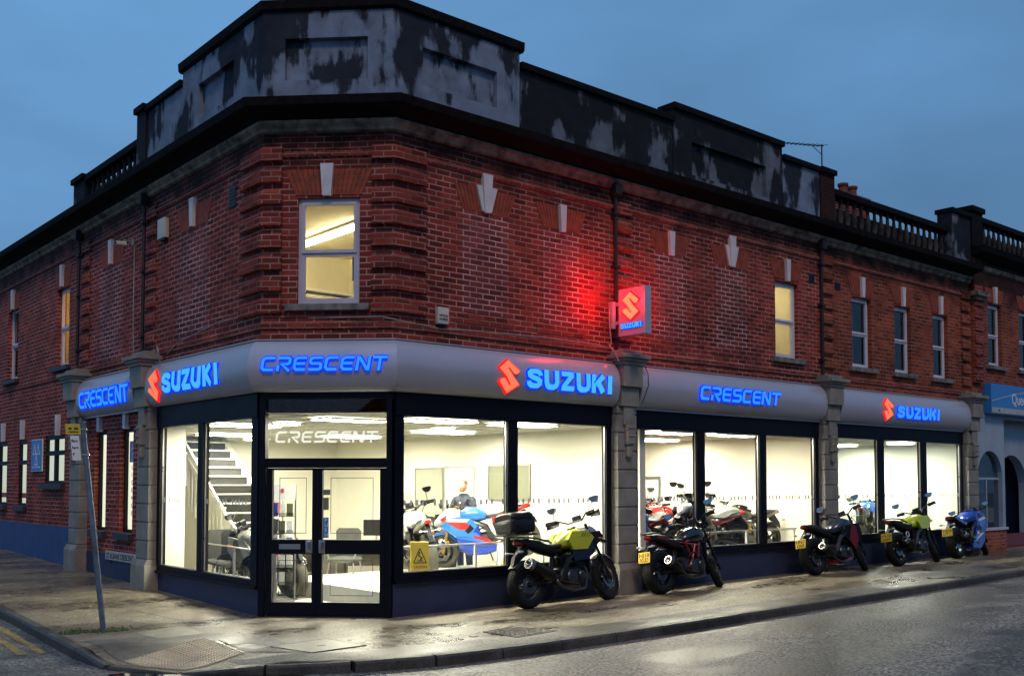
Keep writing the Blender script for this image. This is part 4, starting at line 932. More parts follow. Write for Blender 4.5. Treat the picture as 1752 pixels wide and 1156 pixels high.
# ------------------------------------------------------------------ MOTORCYCLES
def plate_text(parent, x, z, tilt, lines):
    pass
PLATES = ['HJ18 XUD', 'HF67 KWP', 'HK18 LNV', 'HJ68 OTC', 'HF18 MCD']
def motorcycle(name, loc, yaw, kind='sport', body='paint_blue', accent='paint_white', third=None, frame='alloy', L=1.45, lean=-9, steer=28, indoor=False,
               label='', group=None, pitch=0, plate=None, nose=None, topbox=False, guards=False, screen=False, exh='black', fork='engine', tail_ring=None, mirror_col='black', rim='rim', detail=True):
    r = empty(name, loc, label, 'motorcycle', group, (R_(lean), R_(-pitch), 0))
    r.rotation_mode = 'XYZ'
    # lean first, then pitch, then heading
    r.rotation_euler = (Matrix.Rotation(R_(yaw), 3, 'Z') @ Matrix.Rotation(R_(-pitch), 3, 'Y') @ Matrix.Rotation(R_(-lean), 3, 'X')).to_euler() if False else (Matrix.Rotation(R_(yaw), 3, 'Z') @ Matrix.Rotation(R_(-pitch), 3, 'Y') @ Matrix.Rotation(R_(lean), 3, 'X')).to_euler()
    adv = kind == 'adventure'; sport = kind == 'sport'; naked = kind == 'naked'
    RR, RF = 0.318, (0.33 if adv else 0.300); hz = 0.07 if adv else 0.0
    rake = R_(25); H = Vector((L-0.36-hz*.5, 0, 0.90+hz)); ax = Vector((-math.sin(rake), 0, math.cos(rake)))
    r.scale = (1.13, 1.13, 1.13)
    MS = Matrix.Translation(H) @ Matrix.Rotation(R_(steer), 4, ax) @ Matrix.Translation(-H)
    SX = lambda p: MS @ p
    FA = Vector((L, 0, RF))
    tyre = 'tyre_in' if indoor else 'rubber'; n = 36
    def wheel(c, Rw, wd, xf, disc_r, two):
        w = MB(xf)
        ri = Rw-0.105
        w.revolve([(ri-.022, -wd*.34), (ri, -wd*.42), (ri+.012, -wd*.42), (ri-.004, -wd*.2), (ri-.004, wd*.2), (ri+.012, wd*.42), (ri, wd*.42), (ri-.022, wd*.34)], c, 'y', n)
        w.revolve([(.012, -.06), (.04, -.06), (.045, -.03), (.045, .03), (.04, .06), (.012, .06)], c, 'y', 14)
        ns = 24 if adv else (5 if sport else 10)
        for k in range(ns):
            a = 2*math.pi*k/ns
            if adv: p0, p1 = (.04, a+.35*(1 if k % 2 else -1)), (ri-.015, a)
            else: p0, p1 = (.035, a), (ri-.01, a+(.22 if naked else .06)*(1 if k % 2 else -1))
            P = lambda q, y: (c[0]+q[0]*math.cos(q[1]), c[1]+y, c[2]+q[0]*math.sin(q[1]))
            w.tube([P(p0, .03 if k % 2 else -.03), P(p1, 0)], [.005 if adv else .019, .005 if adv else .014], 5)
        wo_ = w.build('wheel', rim, r)
        t = MB(xf); hw = wd/2
        prof = [(ri+.004, -hw*.70), (Rw-.060, -hw*.98), (Rw-.030, -hw*.92), (Rw-.010, -hw*.62), (Rw, -hw*.25), (Rw, hw*.25), (Rw-.010, hw*.62), (Rw-.030, hw*.92), (Rw-.060, hw*.98), (ri+.004, hw*.70)]
        t.revolve(prof, c, 'y', 44)
        if detail:     # tread blocks around the shoulder
            for k in range(40):
                a = 2*math.pi*k/40
                for sg in (-1, 1):
                    P = lambda rr, yy, aa: (c[0]+rr*math.cos(aa), c[1]+yy, c[2]+rr*math.sin(aa))
                    aa = a+(0.04 if sg > 0 else 0)
                    v = [P(Rw-.006, sg*hw*.25, aa), P(Rw-.006, sg*hw*.25, aa+.075), P(Rw-.03, sg*hw*.86, aa+.12), P(Rw-.03, sg*hw*.86, aa+.045)]
                    v2 = [P(Rw+.0035, sg*hw*.25, aa), P(Rw+.0035, sg*hw*.25, aa+.075), P(Rw-.022, sg*hw*.92, aa+.12), P(Rw-.022, sg*hw*.92, aa+.045)]
                    t.add(v+v2, [(4, 5, 6, 7)]+[(i, (i+1) % 4, 4+(i+1) % 4, 4+i) for i in range(4)])
        t.build('tyre', tyre, wo_, smooth=50)
        for sg in ((-1, 1) if two else (-1,)):
            d = MB(xf); y = sg*(.065)
            d.revolve([(disc_r-.045, y-.003), (disc_r, y-.003), (disc_r, y+.003), (disc_r-.045, y+.003)], c, 'y', 30)
            d.revolve([(.045, y-.003), (.065, y-.003), (.065, y+.003), (.045, y+.003)], c, 'y', 16)
            for k in range(6):
                a = 2*math.pi*k/6; d.tube([(c[0]+.06*math.cos(a), y, c[2]+.06*math.sin(a)), (c[0]+(disc_r-.04)*math.cos(a+.3), y, c[2]+(disc_r-.04)*math.sin(a+.3))], .006, 4)
            d.build('brake_disc', 'steel', wo_)
        return wo_
    wheel(Vector((0, 0, RR)), RR, 0.18 if not adv else .155, None, 0.12, False)
    wheel(FA, RF, 0.12, SX, 0.155, True)
    # fork, callipers, mudguard
    w = MB(SX); top = H+ax*0.16
    for sg in (-1, 1):
        o = Vector((.045, sg*.105, 0)); lo_ = FA+Vector((0, sg*.105, 0)); hi = top+Vector((.04, sg*.105, 0)); mid = lo_.lerp(hi, .42)
        w.tube([lo_+Vector((-.012, 0, -.03)), mid], .030 if fork == 'gold' else .028, 10); w.tube([mid, hi], .023, 10)
    for f in (.02, -.14): c = H+ax*f; w.box((c.x-.02, -.14, c.z-.02), (c.x+.09, .14, c.z+.015), .01)
    w.build('fork', fork, r)
    w = MB(SX)
    for sg in (-1, 1): w.box((FA.x-.16, sg*.07-.025, FA.z+.06), (FA.x-.08, sg*.07+.04*sg, FA.z+.17), .012)
    w.build('brake_calliper', 'gold' if sport else 'alloy', r)
    w = MB(SX); prof = []
    for k in range(13):
        a = R_(20+k*11); rr = RF+.028; prof.append((FA.x+rr*math.cos(a), FA.z+rr*math.sin(a)))
    vs = []
    for k, (x, z) in enumerate(prof):
        hw = .068 if 1 < k < 11 else .05
        for y, dr in ((-hw, .035), (-hw*.75, .0), (0, -.012), (hw*.75, .0), (hw, .035)):
            q = Vector((x-FA.x, 0, z-FA.z)); q = q.normalized()*(q.length-dr); vs.append((FA.x+q.x, y, FA.z+q.z))
    w.add(vs, [(i*5+j, i*5+j+1, i*5+j+6, i*5+j+5) for i in range(12) for j in range(4)])
    w.build('mudguard', body if sport else 'black', r, smooth=50)
    # handlebar, grips, levers, instruments, mirrors
    hb = H+ax*(.10 if sport else .22+hz*.7); wd = .34 if sport else (.42 if adv else .39)
    w = MB(SX)
    if sport:
        for sg in (-1, 1): w.tube([hb+Vector((.02, sg*.11, 0)), hb+Vector((-.03, sg*.2, .0)), hb+Vector((-.14, sg*wd, -.02))], .012, 8)
    else:
        w.tube([hb+Vector((-.13, -wd, .02)), hb+Vector((-.09, -wd*.62, .02)), hb+Vector((0, -.12, -.05)), hb+Vector((0, .12, -.05)), hb+Vector((-.09, wd*.62, .02)), hb+Vector((-.13, wd, .02))], .013, 8)
    hbo = w.build('handlebar', 'black', r)
    for sg in (-1, 1):
        g = MB(SX); a_ = hb+Vector((-.14, sg*wd, -.01)); b_ = a_+Vector((.045, -sg*.12, 0)); g.tube([a_, b_], .019, 8); g.build('grip', 'rubber', hbo)
        g = MB(SX); g.box(tuple(b_+Vector((-.02, -.03, -.025))), tuple(b_+Vector((.045, .03, .03))), .008); g.tube([b_+Vector((.05, 0, 0)), b_+Vector((.07, sg*.06, 0)), a_+Vector((.06, sg*.01, -.01))], .006, 6); g.build('lever', 'black', hbo)
        if guards:
            g = MB(SX); c0 = a_+Vector((.08, 0, 0)); vs = []
            for i, (dx_, dy) in enumerate(((.0, .03), (.07, .02), (.10, -.06), (.08, -.15))):
                for dz_, t_ in ((-.06, 0), (.0, .015), (.055, 0)): vs.append(c0+Vector((dx_+t_-.02, sg*dy, dz_*(1-.15*i))))
            g.add(vs, [(i*3+j, i*3+j+1, i*3+j+4, i*3+j+3) for i in range(3) for j in range(2)]); g.build('hand_guard', 'black', hbo)
        # mirror on its stalk
        mc = hb+(Vector((.02, sg*(wd-.05), .21)) if not sport else Vector((.24, sg*.36, .10)))
        st0 = b_+Vector((.02, 0, .02)) if not sport else hb+Vector((.26, sg*.12, .04))
        g = MB(SX); g.tube([st0, st0+Vector((.01, sg*.01, .07)) if not sport else st0+Vector((0, sg*.08, .03)), mc+Vector((0, -sg*.03, -.04))], .0065, 6)
        # housing: flattened oval
        cs = MB(SX)
        ell = [(.078*math.cos(t), .047*math.sin(t)+.012*math.cos(2*t)) for t in [2*math.pi*k/18 for k in range(18)]]
        cs.prism([(mc.y+sg*y, mc.z+z) for y, z in ell], mc.x-.008, mc.x+.022, 'x'); 
        mo = g.build('mirror', 'black', r); cs.build('mirror_shell', mirror_col, mo, smooth=0)
        gg = MB(SX); gg.prism([(mc.y+sg*y*.88, mc.z+z*.86) for y, z in ell], mc.x-.012, mc.x-.0075, 'x'); gg.build('mirror_glass', 'mirror', mo, smooth=0)
    # engine: crankcase, cylinders with fins, side covers, radiator
    w = MB(); ex = L*.53
    w.loft([(ex-.26, .40, .10, .10, 3), (ex-.22, .40, .145, .135, 4), (ex+.05, .38, .16, .15, 4), (ex+.18, .36, .13, .11, 3), (ex+.21, .36, .08, .07, 3)])
    for k in range(7):
        f = k/6; c = Vector((ex+.10+.05*f, 0, .50+.16*f)); w.box((c.x-.10, -.135, c.z-.007), (c.x+.09, .135, c.z+.006))
    w.box((ex+.02, -.115, .47), (ex+.18, .115, .68), .02); w.box((ex+.0, -.14, .66), (ex+.20, .14, .73), .02)
    if not sport:
        for k in range(5): f = k/4; w.box((ex-.22-.03*f, -.10, .52+.13*f), (ex-.06, .10, .531+.13*f))
        w.box((ex-.22, -.085, .5), (ex-.08, .085, .68), .015)
    eo = w.build('engine', 'engine', r)
    for sg in (-1, 1):
        w = MB()
        w.revolve([(.0005, sg*.160), (.085, sg*.160), (.10, sg*.175), (.085, sg*.19), (.0005, sg*.192)], (ex-.10, 0, .38), 'y', 20, False)
        w.revolve([(.0005, sg*.155), (.055, sg*.155), (.065, sg*.168), (.05, sg*.182), (.0005, sg*.183)], (ex+.10, 0, .40), 'y', 16, False)
        w.tube([(ex-.30, sg*.15, .34), (ex-.16, sg*.2, .30), (ex-.02, sg*.2, .28)], .009, 6)
        for q_ in range(6): a0 = q_*math.pi/3; w.tube([(ex-.10+.085*math.cos(a0), sg*.17, .38+.085*math.sin(a0)), (ex-.10+.085*math.cos(a0), sg*.20, .38+.085*math.sin(a0))], .008, 5)
        w.build('engine_cover', 'alloy', eo)
    w = MB(); w.box((ex+.27, -.15, .42), (ex+.31, .15, .74), .01)
    for k in range(9): w.box((ex+.309, -.14, .44+k*.032), (ex+.316, .14, .445+k*.032))
    w.build('radiator', 'black', r, smooth=0)
    # frame
    w = MB()
    for sg in (-1, 1):
        if naked:
            hd = (H.x-.02, sg*.05, .86); pts = [(hd, (ex+.12, sg*.14, .70)), ((ex+.12, sg*.14, .70), (ex-.22, sg*.155, .74)), ((H.x, sg*.05, .74), (ex+.05, sg*.16, .52)), ((ex+.12, sg*.14, .70), (ex+.05, sg*.16, .52)),
                ((ex+.05, sg*.16, .52), (ex-.10, sg*.16, .72)), ((ex-.22, sg*.155, .74), (ex-.10, sg*.165, .50)), ((ex-.10, sg*.165, .50), (ex+.0, sg*.165, .72)), ((H.x-.02, sg*.05, .86), (ex-.22, sg*.15, .76)), ((ex-.10, sg*.165, .50), (ex-.24, sg*.15, .34))]
            for a_, b_ in pts: w.tube([a_, b_], .0145, 7)
        else:
            w.tube([(H.x-.02, sg*.06, .86), (ex+.10, sg*.16, .76), (ex-.16, sg*.17, .62), (ex-.24, sg*.15, .40)], [.04, .04, .038, .035], 8)
        w.tube([(ex-.2, sg*.12, .74), (-.02, sg*.09, .86)], .013, 6)
    w.build('frame', frame, r)
    w = MB()
    for sg in (-1, 1): w.tube([(ex-.22, sg*.10, .42), (ex-.42, sg*.125, .37), (0, sg*.115, RR)], [.035, .032, .024], 8)
    w.tube([(0, -.15, RR), (0, .15, RR)], .015, 8); w.box((ex-.44, -.12, .36), (ex-.36, .12, .42), .01); w.tube([(ex-.30, 0, .68), (ex-.36, 0, .40)], [.035, .028], 8)
    w.build('swingarm', 'alloy' if sport else 'engine', r)
    w = MB(); n_ = 18      # chain and sprocket on the left
    w.revolve([(.09, .128), (.105, .128), (.105, .136), (.09, .136)], (0, 0, RR), 'y', 24); w.tube([(0, .132, RR+.10), (ex-.22, .132, .42)], .009, 4); w.tube([(0, .132, RR-.10), (ex-.22, .132, .33)], .009, 4); w.build('chain', 'alloy', r)
    # exhaust on the right-hand side
    w = MB(); 
    w.tube([(ex+.22, -.07, .58), (ex+.27, -.09, .42), (ex+.18, -.12, .22), (ex-.05, -.13, .19), (ex-.28, -.15, .24), (ex-.42, -.175, .34)], .021, 8)
    eh = w.build('exhaust_pipe', 'alloy', r)
    if adv: p0, p1, rr = Vector((.36, -.19, .40)), Vector((-.13, -.24, .60)), .080
    elif naked: p0, p1, rr = Vector((.30, -.19, .34)), Vector((-.02, -.23, .50)), .070
    else: p0, p1, rr = Vector((.34, -.18, .34)), Vector((-.0, -.23, .50)), .068
    w = MB(); w.tube([p0, p0.lerp(p1, .15), p0.lerp(p1, .85), p1], [rr*.6, rr, rr*1.02, rr*.92], 18); w.build('silencer', exh, eh, smooth=50)
    w = MB(); d_ = (p1-p0).normalized(); w.tube([p1-d_*.055, p1+d_*.012], [rr*1.05, rr*.95], 18); w.tube([p1+d_*.01, p1+d_*.02], [rr*.8, rr*.55], 18)
    w.build('silencer_cap', 'steel', eh, smooth=50); w = MB(); w.disc(p1+d_*.0205+Vector((0, 0, 0)), rr*.42, .006, 'x', 14); w.build('outlet', 'black', eh)
    w = MB(); w.tube([p0.lerp(p1, .25)+Vector((.02, -rr-.004, .0)), p0.lerp(p1, .8)+Vector((.02, -rr-.006, .0))], [.02, .016], 6); w.build('heat_shield', 'alloy' if not indoor else 'steel', eh)
    w = MB()
    for sg in (-1, 1):
        w.tube([(H.x+.06, sg*.10, 1.02+hz), (H.x+.16, sg*.13, .90+hz), (H.x+.12, sg*.12, .74), (H.x+.20, sg*.11, .58), (FA.x-.10, sg*.10, .44)], .0065, 5)
        w.tube([(H.x+.02, sg*.16, 1.04+hz), (H.x+.13, sg*.02, .96+hz), (H.x-.02, -sg*.09, .84), (ex+.12, -sg*.12, .70)], .006, 5)
        w.tube([(ex-.22, sg*.16, .52), (ex-.10, sg*.18, .60), (ex+.06, sg*.165, .56), (ex+.20, sg*.13, .66)], .012, 6)
    w.build('hoses', 'black', r)
    w = MB()
    for q_ in range(2 if not sport else 4):
        y_ = -.06+.12*q_/(1 if not sport else 3); w.tube([(ex+.17, y_, .60), (ex+.29, y_*1.1, .54), (ex+.30, y_, .36), (ex+.16, -.08+y_*.3, .21)], .019, 7)
    w.build('header_pipe', 'alloy', r)
    w = MB(); pr_ = [R_(40+12*k) for k in range(9)]; vs = []
    for a0 in pr_:
        for y_, dr in ((-.09, .045), (-.07, .0), (.07, .0), (.09, .045)): vs.append(((RR+.03-dr)*math.cos(a0), y_, RR+(RR+.03-dr)*math.sin(a0)))
    w.add(vs, [(i*4+j, i*4+j+1, i*4+j+5, i*4+j+4) for i in range(8) for j in range(3)]); w.build('rear_hugger', 'black', r, smooth=50)
    # tank
    tz = hz*.8; x0 = ex-.16
    w = MB(); tw = .165 if naked else .18
    w.loft([(x0-.06, .79+tz, .06, .035, 2.2), (x0, .81+tz, .115, .08, 2.4), (x0+.12, .845+tz, tw, .125, 2.6), (x0+.27, .865+tz, tw+.015, .145, 2.6), (x0+.40, .865+tz, tw, .125, 2.6), (x0+.50, .85+tz, .12, .09, 2.4), (x0+.55, .84+tz, .06, .04, 2.2)], 20)
    to = w.build('fuel_tank', body, r, smooth=60)
    w = MB(); w.revolve([(.0005, .0), (.045, 0), (.045, .01), (.0005, .014)], (x0+.27, 0, 1.008+tz), 'z', 16, False); w.build('filler_cap', 'steel', to)
    if adv or kind == 'sv':       # side panels of the tank, in the same paint, with a black knee panel
        for sg in (-1, 1):
            w = MB(); w.prism([(x0+.10, .70+tz), (x0+.02, .84+tz), (x0+.10, .95+tz), (x0+.42, .96+tz), (x0+.53, .86+tz), (x0+.38, .70+tz)], sg*(tw-.02), sg*(tw+.035)); w.build('tank_panel', body, to, smooth=0)
            if adv:
                w = MB()
                for k in range(4): w.prism([(x0+.26+.05*k, .87+tz), (x0+.275+.05*k, .87+tz), (x0+.335+.05*k, .935+tz), (x0+.32+.05*k, .935+tz)], sg*(tw+.0355), sg*(tw+.038))
                w.build('tank_stripes', 'ink', to, smooth=0)
                w = MB(); w.prism([(x0+.12, .54+tz), (x0+.08, .70+tz), (x0+.36, .70+tz), (x0+.50, .80+tz), (x0+.55, .66+tz), (x0+.38, .56+tz)], sg*(tw-.06), sg*(tw+.02)); w.build('side_panel', 'paint_navy', r, smooth=0)
    # seat and tail
    sz = hz*.55
    w = MB()
    w.loft([(x0+.02, .80+sz, .08, .03, 2.5), (x0-.08, .785+sz, .12, .04, 2.8), (x0-.25, .775+sz, .135, .045, 3), (x0-.36, .80+sz, .12, .045, 3), (x0-.42, .845+sz, .11, .04, 3), (x0-.62, .875+sz, .09, .035, 3), (x0-.68, .88+sz, .06, .02, 3)], 14)
    w.build('seat', 'seat', r, smooth=60)
    tailz = .80+sz; tc_ = third or body
    w = MB()
    w.loft([(x0-.12, .70+sz, .11, .06, 2.6), (x0-.34, .755+sz, .12, .065, 2.6), (x0-.56, .825+sz, .10, .055, 2.6), (x0-.74, .875+sz, .065, .035, 2.6), (x0-.80, .89+sz, .03, .015, 2.4)], 14)
    tl = w.build('tail', 'black' if (naked or adv or kind == 'sv' or not indoor) else tc_, r, smooth=60)
    w = MB(); w.loft([(x0-.70, .845+sz, .055, .03, 3), (x0-.80, .862+sz, .05, .028, 3), (x0-.825, .865+sz, .03, .015, 3)], 12); w.build('tail_light', 'lens_red', tl, smooth=60)
    xt = x0-.80
    if adv or kind == 'sv' or naked:
        w = MB(); w.tube([(x0-.25, -.13, .84+sz), (x0-.55, -.14, .91+sz), (x0-.78, -.1, .93+sz), (x0-.80, 0, .93+sz), (x0-.78, .1, .93+sz), (x0-.55, .14, .91+sz), (x0-.25, .13, .84+sz)], .013, 7); 
        w.build('grab_rail', 'alloy', r)
    # rear hanger with plate and indicators
    w = MB(); w.prism([(x0-.60, .78+sz), (x0-.70, .82+sz), (xt-.06, .66+sz), (xt-.10, .56+sz), (xt-.065, .56+sz), (x0-.62, .70+sz)], -.035, .035)
    hg = w.build('plate_hanger', 'black', r, smooth=0)
    for sg in (-1, 1):
        w = MB(); w.tube([(xt-.02, sg*.03, .72+sz), (xt-.03, sg*.12, .73+sz)], .007, 6); w.loft([(xt-.075, .73+sz, .012, .012, 2), (xt-.06, .73+sz, .026, .02, 2), (xt-.02, .73+sz, .022, .018, 2), (xt+.01, .73+sz, .008, .008, 2)], 10, y0=sg*.145)
        w.build('indicator', 'lens_clear' if not adv else 'lens_clear', hg, smooth=60)
        w = MB(SX); w.tube([(H.x+.13, sg*.10, .80+hz), (H.x+.14, sg*.19, .81+hz)], .007, 6); w.loft([(H.x+.11, .81+hz, .012, .01, 2), (H.x+.14, .81+hz, .022, .018, 2), (H.x+.18, .81+hz, .012, .012, 2)], 10, y0=sg*.205); w.build('indicator', 'lens_amber', r, smooth=60)
    if plate:
        def pxf(p):   # s across (towards right of the bike as read from behind), d out behind, z up the plate
            a_ = R_(18); return Vector((xt-.115-p.y*math.cos(a_)-p.z*math.sin(a_)*-0.6, -p.x, .49+sz+p.z*math.cos(a_)-p.y*math.sin(a_)))
        w = MB(pxf); w.box((-.115, 0, 0), (.115, .006, .17), .004); po = w.build('number_plate', 'pl_yellow', hg, smooth=0)
        a_, b_ = plate.split(' ')
        btext(a_, .085, 'ink', po, pxf, -.10, .093, .0075, width=.20, name='lettering'); btext(b_, .085, 'ink', po, pxf, -.085, .018, .0075, width=.17, name='lettering')
    # nose: headlight and fairings
    if sport:
        cowl = nose or body
        w = MB(SX if False else None)
        w.loft([(H.x-.06, .90, .19, .09, 2.6), (H.x+.08, .90, .20, .13, 2.6), (H.x+.22, .86, .17, .13, 2.4), (H.x+.34, .82, .11, .09, 2.2), (H.x+.42, .79, .05, .04, 2.0)], 18)
        co = w.build('cowl', cowl, r, smooth=60)
        w = MB(); vs = []
        for i, (x, z, hw) in enumerate(((H.x+.26, .93, .10), (H.x+.16, 1.02, .125), (H.x+.04, 1.10, .12), (H.x-.05, 1.14, .10))):
            for k in range(7): a = -1+2*k/6; vs.append((x-.05*a*a, hw*a, z-.05*a*a))
        w.add(vs, [(i*7+k, i*7+k+1, i*7+k+8, i*7+k+7) for i in range(3) for k in range(6)]); w.build('windscreen', 'clear', co, smooth=60)
        for sg in (-1, 1):
            w = MB(); w.loft([(H.x+.26, .815, .03, .022, 2), (H.x+.33, .805, .045, .026, 2), (H.x+.385, .80, .02, .014, 2)], 10, y0=sg*.075); w.build('headlight', 'lens_clear', co, smooth=60)
            # side panels and lower fairing, gently bulged
            def panel(poly, nm, mt, y_, th=.03):
                w = MB(); w.prism(poly, sg*(y_-th), sg*y_); return w.build(nm, mt, r, smooth=0)
            panel([(H.x+.12, .86), (ex+.10, .84), (ex-.02, .66), (ex+.12, .50), (ex+.38, .52), (H.x+.30, .74)], 'side_fairing', body, .215)
            panel([(ex-.02, .66), (ex+.12, .50), (ex+.38, .52), (ex+.34, .34), (ex+.05, .17), (ex-.34, .20), (ex-.22, .36), (ex-.06, .46)], 'belly_pan', accent, .195)
            panel([(H.x+.20, .80), (ex+.16, .74), (ex+.05, .60), (ex+.30, .64)], 'fairing_stripe', third or accent, .2175, .006)
            panel([(H.x+.10, .85), (H.x+.20, .81), (ex+.16, .75), (ex+.08, .79)], 'fairing_stripe', 'paint_white', .2178, .006)
            panel([(ex+.10, .70), (ex+.04, .62), (ex+.16, .54), (ex+.20, .60)], 'fairing_vent', 'black', .2182, .006)
            panel([(ex-.28, .33), (ex-.12, .44), (ex+.06, .50), (ex+.10, .47), (ex-.06, .40), (ex-.22, .29)], 'fairing_stripe', third or 'paint_white', .1990, .006)
            panel([(x0-.30, .80), (x0-.12, .74), (x0-.16, .69), (x0-.40, .76), (x0-.62, .84), (x0-.60, .87)], 'tail_stripe', third or accent, .128, .01)
            panel([(H.x+.30, .86), (H.x+.10, .96), (H.x+.02, .93), (H.x+.26, .81)], 'cowl_stripe', third or accent, .175, .01)
            panel([(ex+.02, .55), (ex+.30, .60), (ex+.36, .50), (ex+.12, .42), (ex-.12, .34), (ex-.18, .26)], 'fairing_stripe', body if accent != body else 'paint_white', .1975, .006)
        w = MB(); w.loft([(ex-.34, .22, .10, .04, 2.5), (ex-.1, .19, .15, .06, 2.6), (ex+.2, .24, .16, .08, 2.5), (ex+.36, .34, .11, .07, 2.2)], 14); w.build('belly_pan', accent, r, smooth=60)
    else:
        # headlight
        hl = H+Vector((.16, 0, -.0+hz*.2))
        if adv:
            w = MB(); w.loft([(H.x-.02, .93+hz, .10, .08, 2.4), (H.x+.12, .93+hz, .15, .10, 2.6), (H.x+.24, .90+hz, .11, .07, 2.2), (H.x+.34, .86+hz, .05, .025, 2), (H.x+.42, .82+hz, .02, .01, 2)], 14); co = w.build('cowl', 'paint_silver', r, smooth=60)
            w = MB(); w.loft([(H.x+.20, .885+hz, .085, .04, 2.5), (H.x+.28, .87+hz, .06, .035, 2.4), (H.x+.305, .86+hz, .03, .02, 2.2)], 12); w.build('headlight', 'lens_clear', co, smooth=60)
            w = MB(); w.prism([(H.x+.22, .83+hz), (H.x+.48, .77+hz), (H.x+.44, .80+hz), (H.x+.20, .88+hz)], -.05, .05); w.build('beak', 'black', co, smooth=0)
            for sg in (-1, 1): w = MB(); w.prism([(H.x-.02, .92+hz), (H.x+.20, .94+hz), (H.x+.26, .86+hz), (H.x+.08, .70+hz), (H.x-.06, .74+hz)], sg*.12, sg*.175); w.build('side_fairing', 'black', r, smooth=0)
        else:
            w = MB(SX); w.loft([(hl.x-.12, hl.z, .05, .05, 2), (hl.x-.06, hl.z, .09, .09, 2.2), (hl.x+.02, hl.z, .10, .10, 2.3), (hl.x+.04, hl.z, .095, .095, 2.3)], 16); co = w.build('headlight_shell', nose or 'black', r, smooth=60)
            w = MB(SX); w.loft([(hl.x+.035, hl.z, .088, .088, 2.2), (hl.x+.06, hl.z, .07, .07, 2.1), (hl.x+.07, hl.z, .03, .03, 2)], 14); w.build('headlight', 'lens_clear', co, smooth=60)
            if kind == 'sv' or nose:
                w = MB(SX); w.prism([(hl.x-.03, hl.z+.08), (hl.x+.05, hl.z+.11), (hl.x-.03, hl.z+.22), (hl.x-.06, hl.z+.2)], -.09, .09); w.build('fly_screen', nose or 'black', co, smooth=0)
            if kind == 'street':
                for sg in (-1, 1):
                    w = MB(); w.prism([(H.x+.12, .90), (ex+.04, .86), (ex-.10, .70), (ex+.14, .56), (ex+.34, .50), (H.x+.18, .70)], sg*.16, sg*.20); w.build('side_fairing', accent, r, smooth=0)
                    w = MB(); w.prism([(ex+.22, .88), (ex+.10, .58), (ex+.26, .40), (ex+.36, .62), (ex+.32, .84)], sg*.2005, sg*.208); w.build('fairing_stripe', third or accent, r, smooth=0)
                w = MB(); w.loft([(ex-.30, .22, .08, .03, 2.5), (ex-.05, .19, .13, .05, 2.6), (ex+.24, .26, .13, .08, 2.5), (ex+.33, .34, .08, .05, 2.2)], 14); w.build('belly_pan', third or 'black', r, smooth=60)
        w = MB(SX); c = hb+Vector((.07, 0, -.02)); w.box((c.x-.03, -.07, c.z-.03), (c.x+.02, .07, c.z+.06), .01); w.build('instruments', 'black', r, smooth=0)
        if screen:
            w = MB(SX); vs = []
            for i, (x, z, hw) in enumerate(((H.x+.22, .98+hz, .09), (H.x+.16, 1.10+hz, .13), (H.x+.08, 1.22+hz, .14), (H.x+.02, 1.32+hz, .10))):
                for k in range(7): a = -1+2*k/6; vs.append((x-.05*a*a, hw*a, z-.04*a*a))
            w.add(vs, [(i*7+k, i*7+k+1, i*7+k+8, i*7+k+7) for i in range(3) for k in range(6)]); w.build('windscreen', 'clear', r, smooth=60)
    if tail_ring:    # pale number roundel on the side
        w = MB()
        for k in range(20):
            a0, a1 = 2*math.pi*k/20, 2*math.pi*(k+1)/20
            w.tube([(.10+.055*math.cos(a0), -.235, .60+.05*math.sin(a0)), (.10+.055*math.cos(a1), -.235, .60+.05*math.sin(a1))], .008, 5, False)
        w.build('silencer_ring', 'sign_white', r)
    if topbox:
        w = MB(); w.box((x0-.86, -.15, .955+sz), (x0-.50, .15, .98+sz), .008); w.build('luggage_rack', 'alloy', r, smooth=0)
        w = MB(); w.loft([(x0-.98, 1.08+sz, .17, .09, 4), (x0-.95, 1.09+sz, .215, .105, 5), (x0-.60, 1.09+sz, .225, .105, 5), (x0-.55, 1.09+sz, .18, .09, 4)], 20); tb = w.build('top_box', 'black', r, smooth=50)
        w = MB(); w.loft([(x0-.975, 1.20+sz, .18, .05, 3), (x0-.93, 1.20+sz, .215, .075, 3.2), (x0-.64, 1.21+sz, .22, .085, 3.2), (x0-.56, 1.20+sz, .17, .06, 3)], 20); w.build('box_lid', 'black', tb, smooth=50)
        w = MB(); w.box((x0-.985, -.09, 1.07+sz), (x0-.97, .09, 1.13+sz), .004); w.build('box_latch', 'alloy', tb, smooth=0)
        w = MB(); w.box((x0-.97, -.2, 1.155+sz), (x0-.57, .2, 1.168+sz), .003); w.build('box_seam', 'alloy', tb, smooth=0)
    # pegs and side stand
    w = MB()
    for sg in (-1, 1): w.tube([(ex-.26, sg*.14, .36), (ex-.25, sg*.25, .37)], .011, 6); w.prism([(ex-.34, .34), (ex-.26, .48), (ex-.20, .50), (ex-.24, .36)], sg*.14, sg*.16)
    w.build('footpeg', 'alloy', r)
    w = MB(); w.tube([(ex-.14, .13, .28), (ex-.20, .20+.05, .02 if lean else .03)], .011, 6); w.build('side_stand', 'black', r)
    return r
OUT = 'motorcycles parked on the pavement along the shop'
def bike_at(rear, front, **k):
    a = math.degrees(math.atan2(front[1]-rear[1], front[0]-rear[0])); d = math.hypot(front[0]-rear[0], front[1]-rear[1])
    z = pz(rear[0], rear[1]) if not k.get('indoor') else k.pop('zf', .2)
    return motorcycle('motorcycle', (rear[0], rear[1], z), a, **k)
bike_at((2.13, -.61), (3.70, -.60), kind='adventure', body='paint_lime', L=1.56, lean=-9, steer=16, plate=None, topbox=True, guards=True, exh='black', frame='engine', fork='engine', mirror_col='paint_silver',
        label='yellow-tanked adventure motorcycle with a black top box, parked nearest the corner doors', group=OUT)
